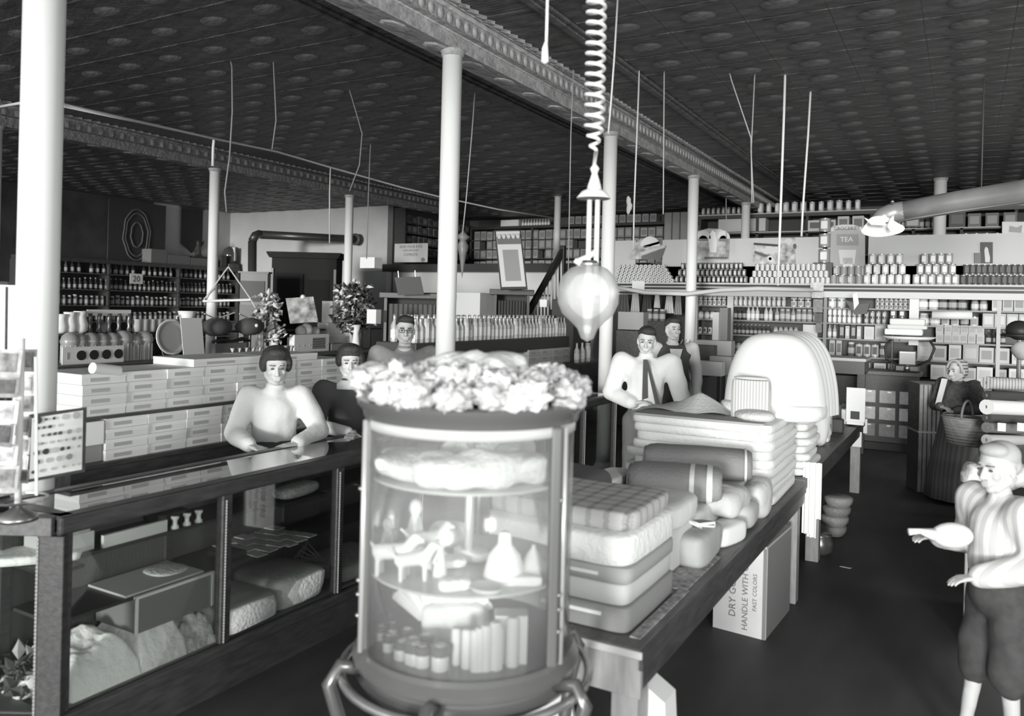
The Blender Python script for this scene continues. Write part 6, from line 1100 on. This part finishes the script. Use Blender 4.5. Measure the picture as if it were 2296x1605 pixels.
for nm, pq in (('paper_flare', [(1995, 490), (2003, 482), (2003, 500), (1996, 520), (1988, 508)]), ('paper_point', [(1936, 488), (1960, 497), (1985, 495), (1984, 506), (1952, 504)])):
    o0 = P(*pq[0], z=8.3); d = [P(x, y, z=8.3) - o0 for x, y in pq]; part(t, nm, B().prism([(q.dot(Rv), q.z) for q in d], o0, Rv, Zv, .012), WHITE)
cord('dark wire holding up the tin stove pipe', [P(2200, 440, z=8), Vector((P(2200, 440, z=8).x, P(2200, 440, z=8).y, CZ))], .006, .1)
# dark hat at right edge
p = P(2285, 790, z=8.0); t = T('hat_on_stand', 'black broad hat on a stand at the right edge', 'hat', p); part(t, 'crown', B().ell((0, 0, .22), (.13, .12, .1), 16, 10, nz=.15), BLACK, True); part(t, 'brim', B().ell((0, 0, .17), (.17, .15, .03), 16, 8, nz=.2), BLACK, True); part(t, 'stand', B().tube([(0, 0, -.9), (0, 0, .2)], .02, 8), METAL); part(t, 'scarf', B().ell((.03, -.05, .02), (.1, .08, .09), 12, 8, nz=.4, ns=12), G(.4, .8), True)

tag(one('paper_scrap', B().prism([(-.04, 0), (.03, -.012), (.045, .01), (-.02, .018)], P(1895, 1272, Z=.004), (1, 0, 0), (0, 1, 0), .002), WHITE, 'x', 'x'), 'small white paper scrap on the dark floor beyond the crate', 'paper')
# ================================================================ PEOPLE
def place(vs, loc, yaw):
    c_, s_ = cos(yaw), sin(yaw); return [Vector((loc[0] + v[0] * c_ - v[1] * s_, loc[1] + v[0] * s_ + v[1] * c_, loc[2] + v[2])) for v in vs]
def hand(b_v, b_f, wrist, dirv, palm_n, side, s_=1.0, curl=.5):
    # side=+1: thumb on the left of dir when palm normal up
    w_ = Vector(wrist); d = Vector(dirv).normalized(); n = Vector(palm_n); n = (n - d * n.dot(d)).normalized(); l = d.cross(n).normalized() * side
    b = B(); b.cap(w_ - d * .015, w_ + d * .02, .024 * s_, .024 * s_, 8)
    for k in (-.022, -.007, .008, .022): b.cap(w_ + d * .015 + l * k * .8 * s_, w_ + d * .085 * s_ + l * k * s_, .014 * s_, .0125 * s_, 8)
    for k, L in ((-.028, .062), (-.0095, .074), (.0095, .08), (.028, .07)):
        p = w_ + d * .085 * s_ + l * k * s_; dd = d.copy(); r = .0095 * s_
        for j, f in enumerate((.45, .32, .23)): dd = (dd - n * curl * (.25 + .3 * j)).normalized(); q = p + dd * L * f * s_; b.cap(p, q, r, r * .9, 6); p = q; r *= .9
    p = w_ + d * .025 * s_ + l * .02 * s_; dd = (d * .6 + l * .8 - n * .2).normalized(); q = p + dd * .04 * s_; b.cap(p, q, .013 * s_, .011 * s_, 6); q2 = q + (dd + d * .5).normalized() * .032 * s_; b.cap(q, q2, .0105 * s_, .009 * s_, 6)
    vs, fs = remesh(b, .0045, 2, .4); n0 = len(b_v); b_v += vs; b_f += [tuple(i + n0 for i in f) for f in fs]
def head_geo(c, yaw, pitch=0, roll_=0, s_=1.0):
    M = Matrix.Translation(c) @ Matrix.Rotation(yaw, 4, 'Z') @ Matrix.Rotation(pitch, 4, 'X') @ Matrix.Rotation(roll_, 4, 'Y') @ Matrix.Scale(s_, 4)
    b = B(); e = b.ell   # face toward -Y local ; head ~ .23 tall
    e((0, .012, .03), (.074, .092, .088), 20, 14); e((0, -.018, -.025), (.06, .068, .075), 18, 12); e((0, -.045, -.085), (.03, .03, .024), 12, 8); b.cap((0, -.088, .012), (0, -.106, -.026), .008, .0125, 8); e((.013, -.092, -.03), .008, 8, 6); e((-.013, -.092, -.03), .008, 8, 6)
    b.cap((-.03, -.076, .028), (.03, -.076, .028), .012, .012, 8); e((.036, -.06, -.02), (.02, .02, .02), 10, 8); e((-.036, -.06, -.02), (.02, .02, .02), 10, 8); b.cap((-.018, -.082, -.058), (.018, -.082, -.058), .008, .008, 8); b.cap((-.014, -.081, -.068), (.014, -.081, -.068), .008, .008, 8)
    for sx in (-1, 1): e((sx * .074, .008, -.008), (.01, .02, .03), 10, 8); b.cap((sx * .055, .0, -.05), (sx * .03, -.045, -.085), .018, .016, 8)
    vs, fs = remesh(b, .006, 3, .4); return [M @ v for v in vs], fs, M
def person(spec):
    """joints in local frame (face toward local -Y); placed at loc, turned by yaw."""
    loc, yaw = spec['loc'], spec['yaw']; H = spec.get('h', 1.7) / 1.7; J = {k: Vector(v) * (H if True else 1) for k, v in spec['j'].items()}
    t = T('person', spec['label'], 'person', loc, yaw)
    bv, bf = [], []
    def ext(vs, fs): n0 = len(bv); bv.extend(vs); bf.extend([tuple(i + n0 for i in f) for f in fs])
    b = B(); n, hd = J['neck'], J['head']
    g = spec.get('girth', 1.0)
    b.cap(J['pelvis'], J['waist'], .13 * g * H, .115 * g * H, 14); b.cap(J['waist'], J['chest'], .115 * g * H, .125 * g * H, 14)
    for s_ in 'lr':
        sh, el, wr = J['sh' + s_], J['el' + s_], J['wr' + s_]; b.cap(J['chest'], sh, .1 * H, .055 * H); b.cap(sh, el, .05 * H, .038 * H); b.cap(el, wr, .037 * H, .024 * H)
        hp, kn, an = J['hip' + s_], J['kn' + s_], J['an' + s_]; b.cap(J['pelvis'], hp, .11 * H, .09 * H); b.cap(hp, kn, .085 * H, .055 * H); b.cap(kn, an, .052 * H, .036 * H); b.cap(an + Vector((0, .03, -.03)) * H, an + Vector((0, -.13, -.045)) * H, .035 * H, .028 * H)
    b.cap(J['chest'] + Vector((0, 0, .04)) * H, n, .075 * H, .056 * H); b.cap(n, hd + Vector((0, .01, -.06)) * H, .054 * H, .05 * H)
    ext(*remesh(b, .016, 5)); hv, hf, M = head_geo(hd, *spec.get('turn', (0, 0, 0)), s_=spec.get('hs', 1.0)); ext(hv, hf)
    for s_, sd in (('l', 1), ('r', -1)):
        if 'hd' + s_ in J: hand(bv, bf, J['wr' + s_], spec['j']['hd' + s_], spec.get('pn' + s_, (0, 0, 1)), sd * spec.get('ms', 1), H, spec.get('curl', .5))
    body = part(t, 'body', B().add(bv, bf), spec.get('skin', SKIN), True)
    for sx in (-1, 1):
        part(t, 'eye', B().add(*( [M @ Vector(v) for v in B().ell((sx * .03, -.083, .008), (.011, .006, .006), 8, 6).v], B().ell((0, 0, 0), 1, 8, 6).f)), G(.08, .3), True)
        part(t, 'eyebrow', B().add([M @ Vector(v) for v in B().cap((sx * .016, -.09, .03), (sx * .046, -.08, .03), .0045, .003, 6).v], B().cap((0, 0, 0), (1, 0, 0), .1, .1, 6).f), G(.12), True)
    def garment(nm, caps, m, vox=.014, it=5, lab=None, nz=0):
        q = B(); 
        for c in caps:
            if len(c) == 3: q.ell(c[0], c[1], 16, 12)
            else: q.cap(c[0], c[1], c[2] * H, c[3] * H, 14)
        vs, fs = remesh(q, vox, it)
        if nz: vs = [v * 1 + Vector((noise.noise(v * 9), noise.noise(v * 9 + Vector((5, 0, 0))), 0)) * nz for v in vs]
        return part(t, nm, B().add(vs, fs), m, True, label=lab)
    def sleeves(r, upto=1.0):
        o = []
        for s_ in 'lr':
            sh, el, wr = J['sh' + s_], J['el' + s_], J['wr' + s_]; o += [(J['chest'], sh, .11, .07 * r), (sh, el, .07 * r, .06 * r)]
            if upto > 0: o.append((el, el.lerp(wr, upto), .06 * r, .045 * r))
        return o
    r = spec.get('full', 1.0); garment('shirt', [(J['waist'], J['chest'], .14 * g, .145 * g), (J['pelvis'].lerp(J['waist'], .6), J['waist'], .135 * g, .135 * g), (J['chest'], n - Vector((0, 0, .03)) * H, .12 * g, .07)] + sleeves(r, spec.get('sleeve', .93)), spec['top'], nz=.012)
    if spec.get('bottom') == 'skirt':
        px = J['pelvis']; part(t, 'skirt', B().lathe([(.29 * spec.get('flare', 1), .04 - px.z), (.27 * spec.get('flare', 1), .3 - px.z), (.2, .7 - px.z), (.15 * g, .08), (.135 * g, .14)], px, 40, wave=lambda a, z: .05 * sin(9 * a) * max(0, min(1, -z)), sy=.85), spec['bot'], True)
    else: garment('trousers', [(J['waist'] - Vector((0, 0, .02)), J['pelvis'], .135 * g, .14 * g)] + [c for s_ in 'lr' for c in ((J['pelvis'], J['hip' + s_], .125, .105), (J['hip' + s_], J['kn' + s_], .105, .085 if not spec.get('knick') else .1), (J['kn' + s_], J['kn' + s_].lerp(J['an' + s_], spec.get('plen', .95)), .085 if not spec.get('knick') else .1, .07))], spec['bot'], nz=.01)
    for s_ in 'lr': a = J['an' + s_]; vs, fs = remesh(B().cap(a + Vector((0, .02, -.03)) * H, a + Vector((0, -.14, -.05)) * H, .045 * H, .036 * H, 12).cap(a, a + Vector((0, .01, -.03)) * H, .05 * H, .045 * H, 12), .01, 3); part(t, 'shoe', B().add(vs, fs), BLACK, True)
    hb = B(); kind = spec.get('hair', 'short')
    if kind == 'bouffant': hb.ell((0, .02, .075), (.088, .1, .06), 18, 12); hb.ell((0, .055, .02), (.086, .07, .08), 16, 10); hb.ell((.075, .01, .02), (.028, .06, .055), 10, 8); hb.ell((-.075, .01, .02), (.028, .06, .055), 10, 8); hb.ell((0, -.05, .1), (.06, .04, .03), 12, 8)
    elif kind == 'scarf': hb.ell((0, .03, .055), (.088, .095, .075), 18, 12); hb.ell((0, .06, -.0), (.075, .06, .09), 14, 10)
    else: hb.ell((0, .028, .06), (.08, .09, .07), 18, 12); hb.ell((0, .06, .01), (.074, .05, .06), 14, 10); hb.ell((.01, -.03, .095), (.066, .055, .034), 14, 10)
    vs, fs = remesh(hb, .01, 3); part(t, 'hair' if kind != 'scarf' else 'headscarf', B().add([M @ v for v in vs], fs), spec.get('hairm', G(.05, .7, bump=.5, bs=40)), True)
    return t, J, M, H
def base(sh=.19, **k):
    j = dict(pelvis=(0, 0, .92), waist=(0, 0, 1.06), chest=(0, 0, 1.27), neck=(0, 0, 1.45), head=(0, -.015, 1.575), shl=(sh, 0, 1.39), shr=(-sh, 0, 1.39), ell=(sh + .06, .03, 1.12), elr=(-sh - .06, .03, 1.12), wrl=(sh + .05, -.06, .88), wrr=(-sh - .05, -.06, .88),
             hipl=(.09, 0, .88), hipr=(-.09, 0, .88), knl=(.1, -.01, .48), knr=(-.1, -.01, .48), anl=(.1, 0, .09), anr=(-.1, 0, .09)); j.update(k); return j
def face(loc, extra=0): return math.atan2(-loc[1], -loc[0]) + pi / 2 + extra      # yaw so local -Y looks to camera
# 1 saleswoman white blouse
hp = P(613, 838, z=5.2); L1 = (hp.x - .02, hp.y + .04, 0)
t, J, M, H = person(dict(label='woman in a white blouse leaning with both arms on the foreground showcase', loc=L1, yaw=face(L1) , h=1.67, turn=(.1, .16, 0), hs=1.02, top=G(.82, .9, bump=.4, bs=14), full=1.1, girth=1.05, bottom='skirt', bot=G(.08), hair='bouffant', curl=.3,
    j=base(.2, waist=(0, .02, 1.06), chest=(0, -.02, 1.25), neck=(0, -.05, 1.42), head=(0, -.09, 1.545), shl=(.165, -.03, 1.35), shr=(-.165, -.03, 1.35), ell=(.29, -.1, 1.13), elr=(-.25, -.12, 1.12), wrl=(.14, -.32, 1.08), wrr=(-.14, -.36, 1.08), hdl=(-.8, -.5, -.05), hdr=(.5, -.7, -.05), )))
part(t, 'collar', B().lathe([(.062, 0), (.058, .05), (.055, .05)], (J['neck'].x, J['neck'].y, J['neck'].z - .03), 20), WHITE, True)
# 2 saleswoman dark dress
hp = P(775, 828, z=5.8); L2 = (hp.x, hp.y + .03, 0)
t, J, M, H = person(dict(label='woman in a dark dress with a white collar resting her forearms on the showcase', loc=L2, yaw=face(L2, .15), h=1.66, turn=(-.1, .1, 0), hs=1.02, top=G(.09, .9, bump=.2, bs=40), full=1.1, sleeve=.05, bottom='skirt', bot=G(.06), hair='bouffant', curl=.2,
    j=base(.19, chest=(0, -.02, 1.25), neck=(0, -.04, 1.42), head=(0, -.07, 1.55), shl=(.19, -.03, 1.35), shr=(-.19, -.03, 1.35), ell=(.26, -.16, 1.12), elr=(-.24, -.18, 1.11), wrl=(.16, -.42, 1.085), wrr=(-.02, -.42, 1.085), hdl=(-.5, -.6, -.02), hdr=(-.3, -.8, -.02))))
part(t, 'white_collar', B().lathe([(.105, -.03), (.09, .0), (.066, .02), (.06, .03)], (J['neck'].x, J['neck'].y - .005, J['neck'].z - .03), 24, sx=1.05), WHITE, True)
for s_ in 'lr': part(t, 'white_cuff_sleeve', B().cap(J['el' + s_], J['el' + s_].lerp(J['wr' + s_], .85), .052, .038, 14), WHITE, True)
# 3 man bow tie glasses
hp = P(908, 752, z=6.95); L3 = (hp.x, hp.y, 0)
t, J, M, H = person(dict(label='man with spectacles and a dark bow tie in a grey jacket behind the round case', loc=L3, yaw=face(L3, .05), h=1.84, turn=(0, .05, 0), hs=1.05, top=G(.36, .9, bump=.2, bs=40), full=1.15, bot=G(.1), girth=1.1, j=base(.21, hdl=(0, -.2, -1), hdr=(0, -.2, -1), head=(0, -.02, 1.58)), pnl=(1, 0, 0), pnr=(-1, 0, 0)))
part(t, 'bow_tie', B().ell((.035, -.085, 1.49), (.035, .012, .02), 8, 6).ell((-.035, -.085, 1.49), (.035, .012, .02), 8, 6).ell((0, -.09, 1.49), (.012, .012, .014), 8, 6), BLACK, True)
part(t, 'white_collar', B().lathe([(.068, -.02), (.064, .04)], (0, -.01, 1.52), 20), WHITE, True)
g_ = B()
for sx in (-1, 1): g_.tube([M @ Vector((sx * .032 + .022 * cos(a), -.098, .008 + .018 * sin(a))) for a in [2 * pi * i / 14 for i in range(14)]], .0028, 5, closed=True)
g_.tube([M @ Vector((-.01, -.1, .01)), M @ Vector((.01, -.1, .01))], .0025, 5); part(t, 'spectacles', g_, G(.1, .3, .5), True)
# 4 man white shirt & tie
hp = P(1450, 768, z=7.3); L4 = (hp.x, hp.y, 0)
t, J, M, H = person(dict(label='man in a white shirt with a loose dark tie standing between counter and goods table', loc=L4, yaw=face(L4, -.05), h=1.79, turn=(.0, .2, .06), hs=1.06, top=G(.8, .9, bump=.15, bs=20), full=1.3, girth=1.1, bot=G(.16, .9), ms=1, curl=.8, pnl=(0, 1, 0), pnr=(0, 0, 1),
    j=base(.21, ell=(.3, .0, 1.13), wrl=(.36, -.12, .93), hdl=(.2, -.3, -.7), elr=(-.3, .04, 1.12), wrr=(-.1, -.17, 1.05), hdr=(.8, -.1, .2))))
part(t, 'tie', B().prism([(-.018, .0), (.018, 0), (.03, -.34), (-.02, -.36)], (0, -.165, 1.5), (1, 0, 0), (0, 0, 1), .012).prism([(0, 0), (.02, 0), (.14, -.4), (.1, -.41)], (0.005, -.172, 1.49), (1, 0, 0), (0, 0, 1), .01), G(.08))
part(t, 'collar', B().lathe([(.07, -.01), (.064, .04)], (0, -.0, 1.515), 20), WHITE, True)
# 5 man dark vest
hp = P(1508, 758, z=9.0); L5 = (hp.x, hp.y, 0)
t, J, M, H = person(dict(label='smiling man in a dark vest and white shirt behind the man in the tie', loc=L5, yaw=face(L5, .2), h=1.86, turn=(.25, 0, 0), hs=1.08, top=G(.72, .9), bot=G(.06), full=1.05, j=base(.2, hdl=(0, -.2, -1), hdr=(0, -.2, -1)), pnl=(1, 0, 0), pnr=(-1, 0, 0)))
vs, fs = remesh(B().cap((0, 0, 1.08), (0, 0, 1.38), .19, .19, 14).cap((-.13, 0, 1.47), (.13, 0, 1.47), .1, .1, 14), .016, 4); part(t, 'vest', B().add([v for v in vs], fs), G(.1, .9), True)
part(t, 'shirt_front', B().prism([(-.07, 0), (.07, 0), (.0, -.28)], (0, -.2, 1.52), (1, 0, 0), (0, 0, 1), .012), WHITE); part(t, 'collar', B().lathe([(.07, 0), (.062, .05)], (0, 0, 1.54), 18), WHITE, True)
# 6 woman with basket
p = P(2142, 1125, Z=0); L6 = (p.x, p.y, 0)
t, J, M, H = person(dict(label='woman in a striped headscarf and long skirt carrying a wicker basket', loc=L6, yaw=face(L6, -.55), h=1.5, turn=(-.15, .1, 0), hs=1.0, top=G(.12, .9, bump=.3, bs=40, var=.3, vs_=30), full=1.25, girth=1.1, bottom='skirt', bot=stripes(.2, .28, 22, 0), flare=1.05, hair='scarf', hairm=stripes(.15, .5, 30, 2), curl=.9,
    j=base(.19, head=(0, -.03, 1.56), ell=(.3, -.02, 1.15), wrl=(.12, -.24, 1.1), hdl=(-.8, -.2, -.1), elr=(-.26, -.02, 1.13), wrr=(-.05, -.25, 1.14), hdr=(.8, -.2, -.1))))
part(t, 'white_lapel', B().prism([(-.03, 0), (.03, 0), (-.05, -.33), (-.1, -.3)], (-.02, -.2, 1.3), (1, 0, 0), (0, 0, 1), .01), WHITE)
part(t, 'scarf_brim', B().tube([M @ Vector((.085 * cos(a), -.03, .02 + .095 * sin(a))) for a in [pi * i / 14 - .3 for i in range(19)]], .016, 8), G(.5), True)
bk = T('wicker_basket', 'rectangular wicker basket held before the woman in the headscarf', 'basket', P(2168, 965, z=7.55), face(L6, -.35))
part(bk, 'basket_body', B().lathe([(.0, -.14), (.17, -.14), (.22, .1), (.225, .12), (.2, .12), (.16, -.12), (0, -.12)], n=28, sx=1.0, sy=.62), stripes(.2, .34, 60, 2, both=1), True); part(bk, 'rim', B().tube([(.222 * cos(a), .138 * sin(a), .12) for a in [2 * pi * i / 28 for i in range(28)]], .012, 6, closed=True), G(.22), True)
part(bk, 'handle', B().tube([(0, .14 * cos(a), .12 + .16 * sin(a)) for a in [pi * i / 12 for i in range(13)]], .012, 6), G(.2), True)
for k in range(9): part(bk, 'wicker_weave', B().tube([((.172 + .0055 * k) * cos(a), (.172 + .0055 * k) * .64 * sin(a), -.12 + .028 * k) for a in [2 * pi * i / 30 for i in range(30)]], .006, 4, closed=True), G(.3))
# 7 boy
hp = P(2218, 1065, z=3.56); L7 = (hp.x + .05, hp.y + .03, 0); yb = math.atan2(Rv.y, Rv.x) - pi / 2 + rad(8)   # facing image left
t, J, M, H = person(dict(label='boy in a striped pale shirt and dark knickers facing left in the foreground', loc=L7, yaw=yb, h=1.36, turn=(.25, .1, 0), hs=.95, top=stripes(.7, .52, 22, 0), full=1.5, girth=1.15, bot=G(.06, .9, var=.2, vs_=20), knick=True, plen=.12, skin=G(.55, .6), hair='short', hairm=G(.45, .8), curl=.6, pnl=(0, 0, 1), pnr=(0, 0, 1),
    j=base(.2, head=(0, -.03, 1.6), neck=(0, 0, 1.46), ell=(.26, .03, 1.14), wrl=(.16, -.26, 1.06), hdl=(-.1, -.9, -.1), elr=(-.24, .02, 1.14), wrr=(-.17, -.26, 1.18), hdr=(.1, -.9, .05), anl=(.1, .03, .09), anr=(-.1, -.12, .09), knr=(-.1, -.05, .48))))
q = P(2135, 1200, z=3.5); t2 = T('paper_packet', 'white pointed paper packet held out before the boy', 'packet', q); part(t2, 'packet', B().ell((0, 0, 0), (.09, .05, .055), 16, 10, rot=YAW), WHITE, True); part(t2, 'twisted_end', B().tube([-Rv * .08, -Rv * .14 + Zv * .015, -Rv * .19 + Zv * .01], [.03, .012, .016], 8), WHITE, True)
